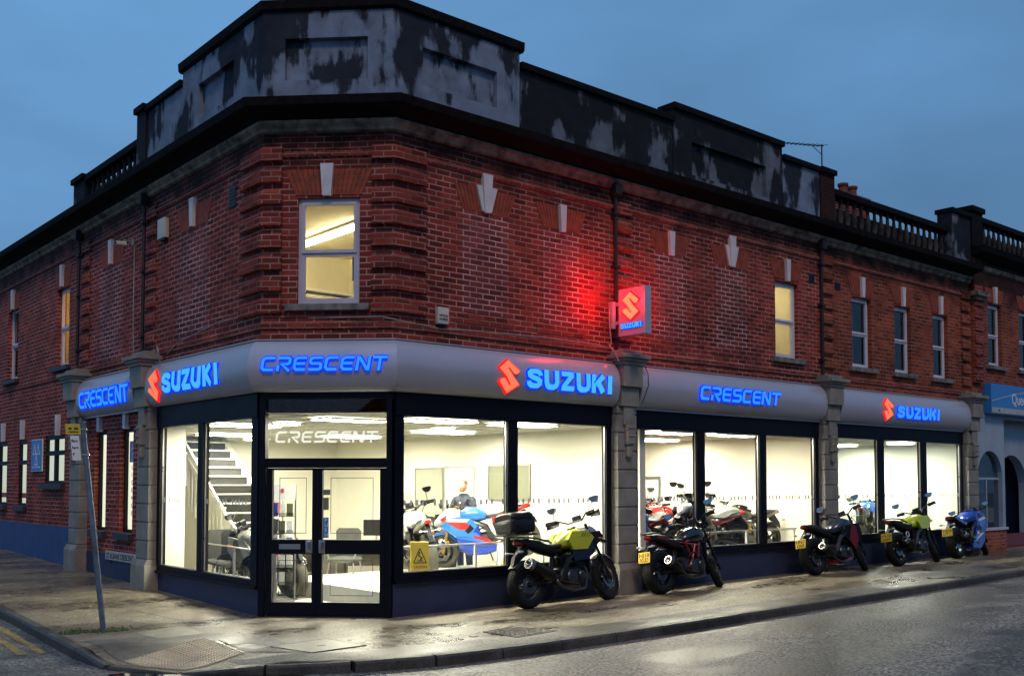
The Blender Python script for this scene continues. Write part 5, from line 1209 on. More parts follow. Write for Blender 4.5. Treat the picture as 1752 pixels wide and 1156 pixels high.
bike_at((5.09, -.71), (6.57, -.66), kind='naked', body='paint_black', frame='paint_frame_red', L=1.44, steer=34, plate=PLATES[0], exh='black',
        label='black naked motorcycle with a dark red tube frame beside the stone pilaster', group=OUT)
bike_at((9.93, -.60), (11.40, -.72), kind='street', body='paint_navy', accent='paint_black', third='paint_dark_red', L=1.44, steer=34, plate=PLATES[1], mirror_col='paint_silver',
        label='dark motorcycle with deep red side flashes, third along the pavement from the corner', group=OUT)
bike_at((13.04, -.70), (14.60, -.72), kind='sv', body='paint_acid', L=1.45, steer=34, plate=PLATES[2], screen=True, tail_ring=True, guards=False,
        label='motorcycle with an acid yellow tank and a clear screen, second from the far end', group=OUT)
bike_at((16.0, -.60), (17.60, -.52), kind='sport', body='paint_blue', accent='paint_blue', third='paint_bright_blue', L=1.42, steer=26, plate=PLATES[3],
        label='deep blue faired motorcycle parked farthest along, before the neighbouring shop', group=OUT)

# ------------------------------------------------------------------ SHOP INTERIOR
def ibox(name, a, b, mt, parent=B, bev=0): w = MB(); w.box(a, b, bev); return w.build(name, mt, parent, smooth=0)
w = MB(); w.add([(-1.20, 1.45, .03), (0.02, .22, .03), (17.9, .22, .03), (17.9, 11.8, .03), (-1.2, 11.8, .03)], [(0, 1, 2, 3, 4)]); w.build('shop_floor', 'floor_in', B, smooth=0)
w = MB(); w.add([(-1.28, 1.45, 3.0), (0.02, .14, 3.0), (17.9, .14, 3.0), (17.9, 11.8, 3.0), (-1.28, 11.8, 3.0)], [(0, 1, 2, 3, 4)]); w.build('shop_ceiling', 'ceiling', B, smooth=0)
w = MB()
for i in range(1, 30): w.box((-1.2+i*.6, .2 if -1.2+i*.6 > .4 else 1.4, 2.994), (-1.188+i*.6, 10.5, 2.999))
for j in range(1, 18): w.box((-1.2, .3+j*.6 if j > 2 else 1.5, 2.9935), (17.8, (.3+j*.6 if j > 2 else 1.5)+.012, 2.9985))
w.build('ceiling_grid', 'plaster_cool', B, smooth=0)
ibox('partition_wall', (5.55, .20, .03), (5.70, 10.9, 3.0), 'plaster'); ibox('partition_wall', (11.40, .20, .03), (11.55, 8.9, 3.0), 'plaster')
ibox('partition_wall', (17.75, .20, .03), (17.88, 8.9, 3.0), 'plaster_cool'); ibox('back_wall', (-1.2, 10.9, .03), (5.7, 11.05, 3.0), 'plaster')
ibox('back_wall', (5.7, 8.9, .03), (11.4, 9.05, 3.0), 'plaster'); ibox('back_wall', (11.55, 7.4, .03), (17.75, 7.55, 3.0), 'plaster_cool')
ibox('wall_pier', (-1.26, 5.45, .03), (-.84, 5.85, 3.0), 'plaster'); ibox('side_wall', (-1.14, 5.86, .03), (-1.07, 10.9, 3.0), 'plaster')
# upper floor rooms behind the lit windows
def room(xf, s0, s1, z0, z1, dep, name='upper_room', mt='room', ext=(.9, .7)):
    w = MB(xf); a, b = s0-ext[0], s1+ext[1]
    w.add([(a, -.2, z0-.8), (b, -.2, z0-.8), (b, -dep, z0-.8), (a, -dep, z0-.8)], [(0, 1, 2, 3)]); w.add([(a, -.2, z1), (b, -.2, z1), (b, -dep, z1), (a, -dep, z1)], [(0, 1, 2, 3)])
    w.add([(a, -dep, z0-.8), (b, -dep, z0-.8), (b, -dep, z1), (a, -dep, z1)], [(0, 1, 2, 3)])
    for s in (a, b): w.add([(s, -.2, z0-.8), (s, -dep, z0-.8), (s, -dep, z1), (s, -.2, z1)], [(0, 1, 2, 3)])
    return w.build(name, mt, B, smooth=0)

P5 = [(-1.25, 1.62), (.18, .20), (2.4, .20), (2.4, 5.2), (-1.25, 5.2)]
w = MB(); w.add([(x, y, z) for z in (3.85, 6.45) for x, y in P5], [(0, 1, 2, 3, 4), (5, 6, 7, 8, 9), (1, 2, 7, 6), (2, 3, 8, 7), (3, 4, 9, 8), (4, 0, 5, 9)]); w.build('upper_room', 'room', B, smooth=0)
room(FR, 9.5, 10.33, 4.57, 6.35, 2.5); room(FL, 10.4, 11.25, 4.5, 6.35, 2.0, mt='room')
def lamp(name, fn, mt, label, cat, group=None, parts=()):
    r = empty(name, (0, 0, 0), label, cat, group); w = MB(); fn(w); o = w.build('diffuser', mt, r, smooth=0); return r
# fluorescent tube under the upper ceiling
t = empty('strip_light', (0, 0, 0), 'bright bare strip light seen through the upper corner window', 'ceiling light')
w = MB(); w.tube([(.86, 4.55, 6.36), (.86, 3.50, 6.36)], .055, 8); w.tube([(.87, 3.40, 6.36), (.88, 2.25, 6.36)], .055, 8); w.build('tube', 'tube', t); w = MB(); w.box((.80, 2.30, 6.40), (.95, 4.5, 6.45), .01); w.build('batten', 'white', t, smooth=0)
t = empty('strip_light', (0, 0, 0), 'hidden ceiling lamp lighting the cream room behind the tall main-street upper window', 'ceiling light')
w = MB(); w.tube([(9.9, 1.0, 6.28), (9.9, 1.6, 6.28)], .05, 8); w.build('tube', emit('room_lamp', (1, .86, .52), 70), t)
w = MB(); w.box((9.86, .95, 6.31), (9.94, 1.65, 6.35)); w.build('batten', 'white', t, smooth=0)
t = empty('strip_light', (0, 0, 0), 'amber ceiling lamp behind the lit upper window on the side street', 'ceiling light')
w = MB(); w.tube([(-.3, 10.5, 6.28), (-.3, 11.1, 6.28)], .05, 8); w.build('tube', emit('amber_lamp', (1, .62, .18), 60), t)
w = MB(); w.box((-.34, 10.45, 6.31), (-.26, 11.15, 6.35)); w.build('batten', 'white', t, smooth=0)
# shelf with boxes in upper corner room, seen as bright moulding lines; dark curtain edge
w = MB(FC); w.xf = None; w.box((-1.2, 5.0, 5.55), (2.38, 5.19, 5.62)); w.box((-1.2, 4.95, 5.68), (2.38, 5.19, 5.73)); w.box((2.2, .3, 5.55), (2.39, 4.9, 5.62)); w.build('picture_rail', 'white', B, smooth=0)
w = MB(FC); w.box((1.30, -.26, 5.0), (1.43, -.30, 5.36)); w.build('dark_blind', 'curtain', B, smooth=0)

CLG = 'white ceiling light panels in the showroom'
def panel(x, y, lx, ly, label, mt='lamp', rot=0):
    r = empty('ceiling_light', (x, y, 2.97), label, 'ceiling light', CLG, (0, 0, R_(rot)))
    w = MB(); w.box((-lx/2, -ly/2, -.004), (lx/2, ly/2, .008)); w.build('diffuser', mt, r, smooth=0)
    w = MB(); t_ = .03
    w.box((-lx/2-t_, -ly/2-t_, -.012), (-lx/2, ly/2+t_, .02)); w.box((lx/2, -ly/2-t_, -.012), (lx/2+t_, ly/2+t_, .02)); w.box((-lx/2, -ly/2-t_, -.012), (lx/2, -ly/2, .02)); w.box((-lx/2, ly/2, -.012), (lx/2, ly/2+t_, .02)); w.build('frame', 'white', r, smooth=0)
panel(1.65, 1.05, 1.2, .55, 'long ceiling panel just inside the first main-street window, its left half'); panel(3.9, 4.0, 1.2, .55, 'long ceiling panel deepest inside the first main-street bay')
panel(3.45, 1.05, 1.2, .55, 'long ceiling panel just inside the first main-street window, right of the mullion'); panel(.1, 3.4, .35, .35, 'small round-edged bright lamp left in the glass over the doors', 'lamp_small')
panel(.35, 1.75, 1.2, .5, 'long ceiling panel directly inside the double doors'); panel(-.2, 4.4, 1.2, .5, 'ceiling panel behind the side-street shop window'); panel(1.1, 7.9, 1.2, .5, 'ceiling panel near the top of the stairs')
panel(2.6, 9.6, .5, .3, 'small bright ceiling lamp at the back right of the stairs', 'lamp_small'); panel(3.15, 2.97, .3, .3, 'small lamp between the two long panels in the first bay', 'lamp_small'); panel(3.6, 7.0, 1.2, .55, 'ceiling panel over the back office area')
panel(7.65, 1.2, 1.2, .55, 'long ceiling panel inside the left pane of the second bay'); panel(10.1, 3.9, 1.2, .55, 'long ceiling panel deepest inside the second bay'); panel(9.4, 1.05, 1.2, .45, 'long ceiling panel inside the middle pane of the second bay')
panel(7.8, 5.0, 1.2, .55, 'ceiling panel over the back of the second bay')
panel(16.6, 2.8, .5, .5, 'square ceiling lamp at the back left of the last bay', 'lamp_small'); panel(13.3, 2.0, .5, .5, 'square ceiling lamp near the left pane of the last bay', 'lamp_small'); panel(16.3, 1.0, .5, .5, 'square ceiling lamp near the middle pane of the last bay', 'lamp_small'); panel(14.8, 4.2, .5, .5, 'square ceiling lamp over the middle of the last bay', 'lamp_small')

# staircase with white balustrade, carpeted treads with pale nosings
st = B
w = MB(); wn_ = MB(); SX0, SX1, SY0 = .70, 1.66, 5.30
for i in range(15):
    z = .03+.19*(i+1); y = SY0+.28*i
    if z > 2.95: break
    w.box((SX0, y, .03), (SX1, y+.28, z-.03)); wn_.box((SX0, y-.03, z-.03), (SX1, y+.27, z))
so = w.build('staircase', 'carpet', B, smooth=0); wn_.build('stair_nosing', 'white', so, smooth=0)
w = MB()
w.prism([(SY0-.1, .05), (SY0+3.9, 2.95), (SY0+3.9, 2.60), (SY0+.3, .05)], SX0-.05, SX0-.005, 'x'); w.build('stair_string', 'white', so, smooth=0)
w = MB(); w.prism([(SY0-.05, .03), (9.4, .03), (9.4, 2.72), (SY0-.05, .12)], SX0-.004, SX0-.001, 'x'); w.build('stair_spandrel', 'plaster', so, smooth=0)
w = MB(); w.prism([(SY0-.1, .03), (SY0-.1, .26), (8.0, 1.98), (9.46, 2.995), (SY0+5.5, 2.995), (SY0+5.5, .03)], SX1+.003, SX1+.12, 'x'); w.build('stair_side_wall', 'plaster_cool', so, smooth=0)
w = MB(); w.box((SX0-.075, 7.12, .5), (SX0+.015, 7.21, 1.42), .01); w.box((SX0-.09, 7.10, 1.42), (SX0+.03, 7.23, 1.47), .01); 
w.box((SX0-.075, 8.92, 1.9), (SX0+.015, 9.01, 2.58), .01); w.box((SX0-.09, 8.90, 2.58), (SX0+.03, 9.03, 2.63), .01)
a_, b_ = (7.19-2.45*.62, 1.34-.0), (8.94, 2.50)
a_ = (SY0, 1.34-(7.19-SY0)*.62+.95*0+.06)
b_ = (8.94, a_[1]+(8.94-SY0)*.62+.14)
w.prism([(a_[0], a_[1]), (b_[0], b_[1]-.14), (b_[0], b_[1]-.08), (a_[0], a_[1]+.06)], SX0-.06, SX0+.0, 'x')
for i in range(20):
    f = (i+.5)/20; y = a_[0]+(b_[0]-a_[0])*f; zt = a_[1]+(b_[1]-.14-a_[1])*f; w.box((SX0-.045, y-.018, max(.1, zt-.98)), (SX0-.012, y+.018, zt))
w.build('handrail', 'white', so, smooth=0)

# wall fittings seen through the glass
def board(name, a, b, mt, label, cat, extra=None):
    r = empty(name, tuple((u+v)/2 for u, v in zip(a, b)), label, cat); o = r.location
    w = MB(); w.box(tuple(u-c for u, c in zip(a, o)), tuple(u-c for u, c in zip(b, o)), .006); w.build('panel', mt, r, smooth=0)
    if extra: extra(r, o)
    return r
def edge(r, o, a, b, mt):
    w = MB(); x = a[0]-.004
    for (y0, z0, y1, z1) in ((a[1], a[2], b[1], a[2]+.03), (a[1], b[2]-.03, b[1], b[2]), (a[1], a[2]+.03, a[1]+.03, b[2]-.03), (b[1]-.03, a[2]+.03, b[1], b[2]-.03)):
        w.box((x-o[0], y0-o[1], z0-o[2]), (x-.01-o[0], y1-o[1], z1-o[2]))
    w.build('edging', mt, r, smooth=0)
for a, b, mt, lb in [((5.53, 3.20, 1.59), (5.55, 4.58, 2.35), 'grey_panel', 'dark grey-green screen on the white wall, crossed by the window mullion'),
                 ((5.53, 6.20, .9), (5.55, 7.30, 2.31), 'pale_panel', 'pale grey blind on the showroom wall, left of the glazed screen'), ((5.53, 5.05, .9), (5.55, 6.16, 2.33), 'plaster_cool', 'whitish glazed screen on the showroom wall behind the person')]:
    board('wall_panel', a, b, mt, lb, 'wall panel', lambda r, o, a=a, b=b: edge(r, o, a, b, 'metal'))
def doorx(r, o):
    w = MB(); w.box((-.03, -.3, -.12), (-.06, .3, -.07)); w.box((-.02, -.42, .98), (-.06, .42, 1.04)); w.box((-.02, -.46, -1.0), (-.06, -.40, 1.04)); w.box((-.02, .40, -1.0), (-.06, .46, 1.04)); w.build('push_bar', 'metal', r, smooth=0)
    w = MB(); w.box((-.025, -.12, .08), (-.035, .12, .17)); w.build('exit_sign', 'green', r, smooth=0)
board('fire_door', (11.36, 4.85, .05), (11.40, 5.65, 2.13), 'white', 'white fire door with push bar and small green sign in the second bay', 'door', doorx)
board('wall_panel', (11.37, 4.05, .05), (11.40, 4.80, 2.33), 'plaster_cool', 'tall pale panel right of the fire door', 'wall panel')
al = empty('fire_alarm', (11.385, 5.80, 1.68), 'small red call point on the white wall left of the fire door', 'fire alarm')
w = MB(); w.box((-.03, -.06, -.06), (.01, .06, .06), .006); w.build('casing', 'red_flat', al, smooth=0); w = MB(); w.box((-.034, -.03, -.03), (-.029, .03, .03)); w.build('glass_plate', 'white', al, smooth=0)
for y, lb in ((3.9, 'left'), (4.7, 'right')):
    b_ = empty('bollard_stand', (11.2, y, .03), 'slim grey display post standing against the second bay wall, on the '+lb, 'display post')
    w = MB(); w.box((-.06, -.05, 0), (.06, .05, 1.25), .01); w.build('post', 'paint_grey', b_, smooth=0)

# barriers: chrome rail behind each shop window
for i, (x0, x1, y, n) in enumerate([(0.45, 5.3, .75, 4), (5.85, 11.2, .7, 4)]):
    r = empty('barrier_rail', (x0, y, .03), 'low chrome barrier rail behind the first main-street window' if i == 0 else 'low chrome barrier rail behind the second main-street window', 'barrier')
    w = MB(); w.tube([(0, 0, .93), (x1-x0, 0, .93)], .014, 8); w.tube([(0, 0, .90), (x1-x0, 0, .90)], .006, 6); w.build('rail', 'metal', r)
    for k in range(n): w = MB(); X = .1+(x1-x0-.2)*k/(n-1)+(.05 if k == 1 else 0); w.box((X-.02, -.02, .0), (X+.02, .02, .93), .004); w.build('post', 'white', r, smooth=0)
r = empty('barrier_rail', (-1.0, 1.7, .03), 'low chrome barrier rail behind the side-street shop window', 'barrier')
w = MB(); w.tube([(0, 0, .86), (.35, 3.5, .86)], .014, 8); w.build('rail', 'metal', r)
for k in range(3): w = MB(); w.box((.35*k/2-.02, 3.5*k/2-.02, 0), (.35*k/2+.02, 3.5*k/2+.02, .86)); w.build('post', 'metal', r, smooth=0)

def asign(loc, rot, label, txt1, big):
    r = empty('floor_sign', loc, label, 'warning sign', None, (0, 0, R_(rot)))
    for sg in (-1, 1):
        w = MB(lambda p, sg=sg: Vector((p.x, sg*(p.y+.16-.15*p.z/.62)-0, p.z))); w.box((-.14, -.008, 0), (.14, .008, .62), .004); pn = w.build('panel', 'wet_yellow' if big == '!' else 'sign_white', r, smooth=0)
    xf = lambda p: Vector((p.x, -(p.y+.168-.15*p.z/.62), p.z))
    if big == '!':
        w = MB(xf); 
        for a, b in (((-.10, .30), (.10, .30)), ((.10, .30), (0, .52)), ((0, .52), (-.10, .30))): stroke(w, [a, b], .014, .002, .005)
        stroke(w, [(.0, .47), (-.02, .41), (.03, .37), (.0, .33)], .018, .002, .005); stroke(w, [(-.045, .33), (.05, .33)], .012, .002, .005); w.build('warning_triangle', 'ink', r, smooth=0)
        btext('CAUTION', .05, 'red_flat', r, xf, -.10, .22, .003, width=.20); btext('WET FLOOR', .035, 'red_flat', r, xf, -.09, .15, .003, width=.18)
    else: btext('A', .34, 'sign_yellow', r, xf, -.12, .2, .003)
    return r
asign((.93, .62, .42), -30, 'yellow folding wet floor sign standing in the first main-street window', '', '!')
asign((3.25, 1.3, .30), -25, 'white board with a big amber letter A beside the lime-tanked motorcycle', '', 'A')
# low display plinths under the showroom machines
for a, b, lb in [((.25, .35, .03), (5.45, 3.9, .30), 'low white display plinth in the first main-street bay'), ((5.8, .35, .03), (11.3, 3.6, .34), 'low white display plinth in the second main-street bay'), ((11.65, .35, .03), (17.6, 2.4, .34), 'low white display plinth in the last bay')]:
    r = empty('display_plinth', (a[0], a[1], a[2]), lb, 'plinth'); w = MB(); w.box((0, 0, 0), (b[0]-a[0], b[1]-a[1], b[2]-a[2]), .01); w.build('deck', 'plinth', r, smooth=0)
    w = MB(); w.box((.0, -.006, .05), (b[0]-a[0], -.001, .07)); w.build('trim', 'metal', r, smooth=0)

IN = 'motorcycles on show inside the shop'
def inb(x, y, a, z=.31, **k): k.setdefault('detail', False); return motorcycle('motorcycle', (x, y, z), a, indoor=True, group=IN, **k)
inb(4.95, 2.70, 139, kind='sport', body='paint_bright_blue', accent='paint_blue', third='paint_red', nose='paint_white', lean=0, steer=-6, pitch=-9, z=.52, fork='gold', L=1.42,
    label='blue, red and white sports motorcycle tipped nose down on a stand in the first bay', detail=True)
inb(2.3, 2.2, 67, kind='street', body='paint_white', accent='paint_silver', third='paint_grey', lean=-6, steer=12, screen=True, label='pale grey and white motorcycle at the left edge of the first main-street window')
inb(4.1, 5.6, 262, z=.03, kind='naked', body='paint_grey', accent='paint_silver', third='paint_white', nose='paint_silver', lean=-6, steer=10, label='grey unfaired motorcycle at the back of the first bay')
SC = inb(.1, 3.1, 100, z=.03, kind='street', body='paint_grey', accent='paint_silver', third='paint_khaki', lean=-8, steer=20, screen=True, label='big silver-grey touring motorcycle behind the side-street window')
inb(4.75, 6.6, 236, z=.03, kind='sport', body='paint_blue', accent='paint_white', third='paint_red', nose='paint_blue', lean=-6, steer=0, label='blue and white sports motorcycle at the back of the first bay, by the pale blind')
row2 = [(10.2, 2.6, 150, 'sport', 'paint_red', 'paint_blue', 'paint_white', 'red and blue sports motorcycle at the back right of the second bay'),
        (6.3, 3.2, 75, 'street', 'paint_blue', 'paint_blue', 'paint_white', 'deep blue motorcycle in the back row of the second bay, far left'),
        (7.1, 4.0, 80, 'adventure', 'paint_white', 'paint_white', 'paint_grey', 'white adventure motorcycle with tall screen at the back of the second bay'),
        (9.2, 3.3, 66, 'sport', 'paint_red', 'paint_white', 'paint_blue', 'red sports motorcycle in the back row of the second bay'),
        (7.0, 1.1, 190, 'sport', 'paint_bright_blue', 'paint_white', 'paint_red', 'light blue sports motorcycle close to the glass beside the first pilaster'),
        (6.5, 1.9, 62, 'sport', 'paint_blue', 'paint_white', 'paint_blue', 'blue and white sports motorcycle leftmost in the second bay'),
        (7.4, 2.3, 70, 'naked', 'paint_bright_blue', 'paint_white', None, 'naked motorcycle with a pale blue tank in the second bay'),
        (7.75, 1.5, 48, 'sport', 'paint_red', 'paint_white', 'paint_white', 'red and white sports motorcycle left of the second bay mullion'),
        (8.6, 2.5, 60, 'street', 'paint_red', 'paint_red', 'paint_white', 'all red motorcycle in the middle of the second bay, behind the others'),
        (8.35, 1.1, 200, 'adventure', 'paint_khaki', 'paint_khaki', 'paint_khaki', 'tall khaki motorcycle with big mirrors in the middle pane of the second bay'),
        (9.55, 1.2, 165, 'street', 'paint_khaki', 'paint_grey', 'paint_red', 'olive motorcycle with red flash and yellow plate in the second bay'),
        (10.9, 1.3, 172, 'sport', 'paint_grey', 'paint_khaki', 'paint_grey', 'grey-green sports motorcycle with high tail in the right pane of the second bay')]
for i, (x, y, a, kd, c1, c2, c3, lb) in enumerate(row2):
    inb(x, y, a, z=.35 if y < 3.4 else .03, kind=kd, body=c1, accent=c2, third=c3, lean=-8, steer=random.choice((-20, 0, 18)), L=1.44, label=lb, plate=PLATES[4] if i == 10 else None, screen=kd in ('adventure', 'street') and i != 8, frame='paint_grey')
for x, y, a, kd, c1, c2, lb in [(12.6, 1.25, 20, 'sport', 'paint_acid', 'paint_white', 'acid yellow sports motorcycle behind the glass left of the last bay'), (14.9, 1.2, 25, 'sport', 'paint_bright_blue', 'paint_blue', 'bright blue sports motorcycle behind the middle pane of the last bay')]:
    inb(x, y, a, z=.35, kind=kd, body=c1, accent=c2, third='paint_white', lean=-6, steer=0, label=lb)

# furniture
def chair(loc, rot, label, arms=True):
    r = empty('office_chair', loc, label, 'chair', None, (0, 0, R_(rot))); r.scale = (1.12, 1.12, 1.12)
    w = MB(); w.loft([(-.24, .46, .2, .03, 3), (-.2, .46, .24, .045, 3.5), (.2, .46, .24, .045, 3.5), (.25, .45, .2, .03, 3)], 16); w.build('seat', 'chair_grey', r, smooth=60)
    w = MB(lambda p: Vector((p.z*-.18-.20, p.y, p.x+.72))); w.loft([(-.24, 0, .17, .02, 4), (-.2, 0, .21, .035, 4.5), (.2, 0, .22, .035, 4.5), (.25, 0, .17, .02, 4)], 16); w.build('backrest', 'chair_grey', r, smooth=60)
    for sx in (-1, 1):
        for sy in (-1, 1): w = MB(); w.tube([(sx*.17, sy*.2, .44), (sx*.28, sy*.25, .02)], .014, 8); w.build('leg', 'metal', r)
        if arms: w = MB(); w.tube([(.17, sx*.2, .44), (.16, sx*.27, .66), (-.05, sx*.27, .68), (-.2, sx*.24, .66)], .014, 8); w.build('armrest', 'metal', r)
    return r
chair((1.60, 3.95, .03), -140, 'grey office chair with chrome legs seen through the right-hand door'); chair((-.35, 4.45, .03), -120, 'round-backed grey chair in front of the stairs', False); chair((-.35, 4.9, .03), -100, 'grey chair half hidden behind the white pier', False)
def desk(loc, rot, label):
    r = empty('desk', loc, label, 'desk', None, (0, 0, R_(rot)))
    w = MB(); w.box((-.75, -.38, .71), (.75, .38, .74), .006); w.build('desktop', 'white', r, smooth=0)
    w = MB(); w.box((-.72, -.36, 0), (-.69, .36, .71)); w.box((.69, -.36, 0), (.72, .36, .71)); w.box((-.69, .30, .2), (.69, .32, .71)); w.build('desk_frame', 'wood', r, smooth=0)
    w = MB(); w.box((.25, -.3, .1), (.68, .28, .69), .008)
    for k in range(3): w.box((.27, -.315, .13+k*.185), (.66, -.30, .30+k*.185))
    w.build('drawers', 'wood', r, smooth=0)
    return r
desk((3.3, 5.4, .03), -35, 'dark desk with white top behind the chrome-legged chair'); desk((1.4, 5.0, .03), -20, 'desk with papers seen through the left-hand door')
mo = empty('monitor', (3.3, 5.5, .77), 'black flat computer screen standing on the desk', 'computer screen', None, (0, 0, R_(-35)))
w = MB(); w.box((-.27, -.02, .1), (.27, .02, .43), .006); w.build('screen', 'black', mo, smooth=0); w = MB(); w.box((-.02, -.01, 0), (.02, .03, .14)); w.box((-.11, -.08, 0), (.11, .08, .012)); w.build('stand', 'metal', mo, smooth=0)
bin_ = empty('waste_bin', (-.84, 2.25, .03), 'dark round waste bin inside the left-hand door', 'bin'); w = MB(); w.revolve([(.14, 0), (.17, .38), (.165, .38), (.135, .01)], (0, 0, 0), 'z', 22); w.build('bin_body', 'chair_grey', bin_); w = MB(); w.revolve([(.172, .375), (.178, .385), (.172, .40), (.160, .39)], (0, 0, 0), 'z', 22); w.build('rim', 'black', bin_)
def rack(loc, rot, label, h=1.9):
    r = empty('brochure_stand', loc, label, 'display stand', None, (0, 0, R_(rot)))
    w = MB()
    for sx in (-.2, .2): w.box((sx-.012, -.012, 0), (sx+.012, .012, h))
    w.box((-.22, -.15, 0), (.22, .15, .02)); w.build('upright', 'metal', r, smooth=0)
    for k in range(5):
        z = .25+k*.28; w = MB(); w.box((-.19, -.10, z), (.19, .0, z+.015)); w.box((-.19, -.10, z), (.19, -.095, z+.07)); s = w.build('shelf', 'clear', r, smooth=0)
        for j in range(3): w = MB(); x = -.18+j*.125; w.box((x, -.07-.005*j, z+.016), (x+.10, -.055, z+.22)); w.build('brochure', random.choice(['paper', 'paint_khaki', 'paint_blue', 'paper', 'chair_grey', 'paint_red']), s, smooth=0)
    w = MB(); w.box((-.2, -.03, h-.25), (.2, -.015, h)); hd = w.build('header_card', 'paper', r, smooth=0)
    w = MB(lambda p: Vector((p.x, p.y-.034, p.z))); emblem(w, -.04, h-.14, .08, 0, -.002); w.build('emblem', 'red_flat', hd, smooth=0)
    return r
rack((-.30, 2.75, .03), -40, 'clear brochure stand with red emblem card behind the side window edge'); rack((.05, 3.75, .03), -70, 'brochure rack just inside the left-hand door', 1.7)
w = None
po = empty('poster', (1.45, 10.85, 1.62), 'blue-grey poster on the white wall behind the left-hand door', 'poster'); w = MB(); w.box((-.33, -.02, -.42), (.33, 0, .42)); w.build('print', 'poster_blue', po, smooth=0); w = MB(); w.box((-.35, -.012, -.44), (.35, 0.004, .44)); w.build('frame', 'metal', po, smooth=0)
xfp = lambda p: Vector((p.x, -.03-p.y, p.z))
for i, s in enumerate(('OPENING HOURS', 'MON TO FRI 9-6', 'SAT 9-5', 'SUNDAY CLOSED')): btext(s, .07, 'grey_panel', po, xfp, -.3, .80-i*.10, .0, width=.6-.05*i if i else .62)
# door stickers
st_ = empty('door_sticker', (0, 0, 0), 'small blue vertical PUSH sticker on the right-hand door glass', 'sticker'); w = MB(FC); w.box((.95, -.026, 1.15), (1.03, -.022, 1.45)); w.build('backing', 'sign_blue', st_, smooth=0)
for i, c in enumerate('PUSH'): btext(c, .075, 'sign_white', st_, FC, .968, 1.385-i*.072, -.020)
st_ = empty('door_sticker', (0, 0, 0), 'grey notice above the PUSH sticker on the right-hand door glass', 'sticker'); w = MB(FC); w.box((.95, -.026, 1.56), (1.03, -.022, 1.74)); w.box((.945, -.0265, 1.78), (1.05, -.023, 1.86)); w.build('notice', 'grey_panel', st_, smooth=0)

# the person among the machines
def skinfig(name, verts, edges, radii, mt, parent, sub=2):
    me = bpy.data.meshes.new(name); me.from_pydata(verts, edges, []); o = bpy.data.objects.new(name, me); C.objects.link(o)
    md = o.modifiers.new('s', 'SKIN'); sv = me.skin_vertices[0].data if me.skin_vertices else None
    if not me.skin_vertices:
        bm = bmesh.new(); bm.from_mesh(me); bm.verts.layers.skin.verify(); bm.to_mesh(me); bm.free()
    for i, rr in enumerate(radii): me.skin_vertices[0].data[i].radius = rr if isinstance(rr, tuple) else (rr, rr)
    me.skin_vertices[0].data[0].use_root = True
    s = o.modifiers.new('u', 'SUBSURF'); s.levels = sub; s.render_levels = sub
    dg = bpy.context.evaluated_depsgraph_get(); nm = bpy.data.meshes.new_from_object(o.evaluated_get(dg)); bpy.data.objects.remove(o)
    nm.materials.clear(); nm.materials.append(M[mt]); nm.polygons.foreach_set('use_smooth', [True]*len(nm.polygons))
    q = bpy.data.objects.new(name, nm); C.objects.link(q); q.parent = parent; return q
pr = empty('person', (4.60, 4.20, .03), 'person in a dark blue jacket with short hair standing among the showroom machines', 'person', None, (0, 0, R_(205))); pr.scale = (1.1, 1.1, 1.1)
# x forward, y left ; walking pose, head bent slightly forward, arms reaching to a machine
V_ = [(0, 0, .98), (0, 0, 1.12), (.02, 0, 1.32), (.03, 0, 1.48), (.05, 0, 1.56),       # pelvis..neck
      (.02, .19, 1.44), (.10, .25, 1.17), (.32, .20, 1.08), (.02, -.19, 1.44), (.08, -.26, 1.17), (.30, -.22, 1.05),
      (0, .10, .90), (.05, .11, .50), (.0, .12, .10), (.16, .13, .04), (0, -.10, .90), (-.03, -.11, .50), (-.08, -.12, .10), (.08, -.13, .04)]
E_ = [(0, 1), (1, 2), (2, 3), (3, 4), (3, 5), (5, 6), (6, 7), (3, 8), (8, 9), (9, 10), (0, 11), (11, 12), (12, 13), (13, 14), (0, 15), (15, 16), (16, 17), (17, 18)]
RD = [(.15, .11), (.15, .11), (.17, .12), (.10, .08), .055, .075, .052, .038, .075, .052, .038, .095, .065, .045, .04, .095, .065, .045, .04]
body = skinfig('body', V_, E_, RD, 'jacket', pr)
skinfig('trousers', [(0, 0, .96), (0, .10, .88), (.05, .11, .50), (.0, .12, .12), (0, -.10, .88), (-.03, -.11, .50), (-.08, -.12, .12)], [(0, 1), (1, 2), (2, 3), (0, 4), (4, 5), (5, 6)], [(.16, .125), .105, .078, .062, .105, .078, .062], 'jeans', pr)
w = MB(); w.loft([(-.095, 0, .03, .05, 2), (-.075, 0, .06, .085, 2.1), (-.01, 0, .078, .112, 2.2), (.05, -.01, .072, .112, 2.2), (.085, -.03, .055, .085, 2.3), (.098, -.04, .03, .05, 2)], 18)
w.v = [(v[0]+.075, v[1], v[2]+1.70) for v in w.v]
w.loft([(.17, 1.69, .012, .022, 2), (.195, 1.675, .016, .016, 2), (.20, 1.67, .006, .006, 2)], 8)
for sg in (-1, 1): w.loft([(.055, 1.70, .008, .03, 2), (.075, 1.705, .012, .034, 2), (.095, 1.70, .006, .028, 2)], 8, y0=sg*.082)
w.box((.166, -.022, 1.625), (.176, .022, 1.633))
head = w.build('head', 'skin', pr, smooth=70)
for sg in (-1, 1): w = MB(); w.revolve([(.0005, -.008), (.010, -.003), (.010, .003), (.0005, .008)], (.163, sg*.03, 1.705), 'x', 10, False); w.build('eye', 'ink', head)
w = MB(); w.loft([(-.102, .02, .03, .05, 2), (-.08, .03, .066, .085, 2.1), (-.01, .045, .083, .090, 2.2), (.04, .065, .074, .066, 2.2), (.062, .075, .05, .045, 2)], 18); w.v = [(v[0]+.075, v[1], v[2]+1.70) for v in w.v]; w.build('hair', 'hair', pr, smooth=70)
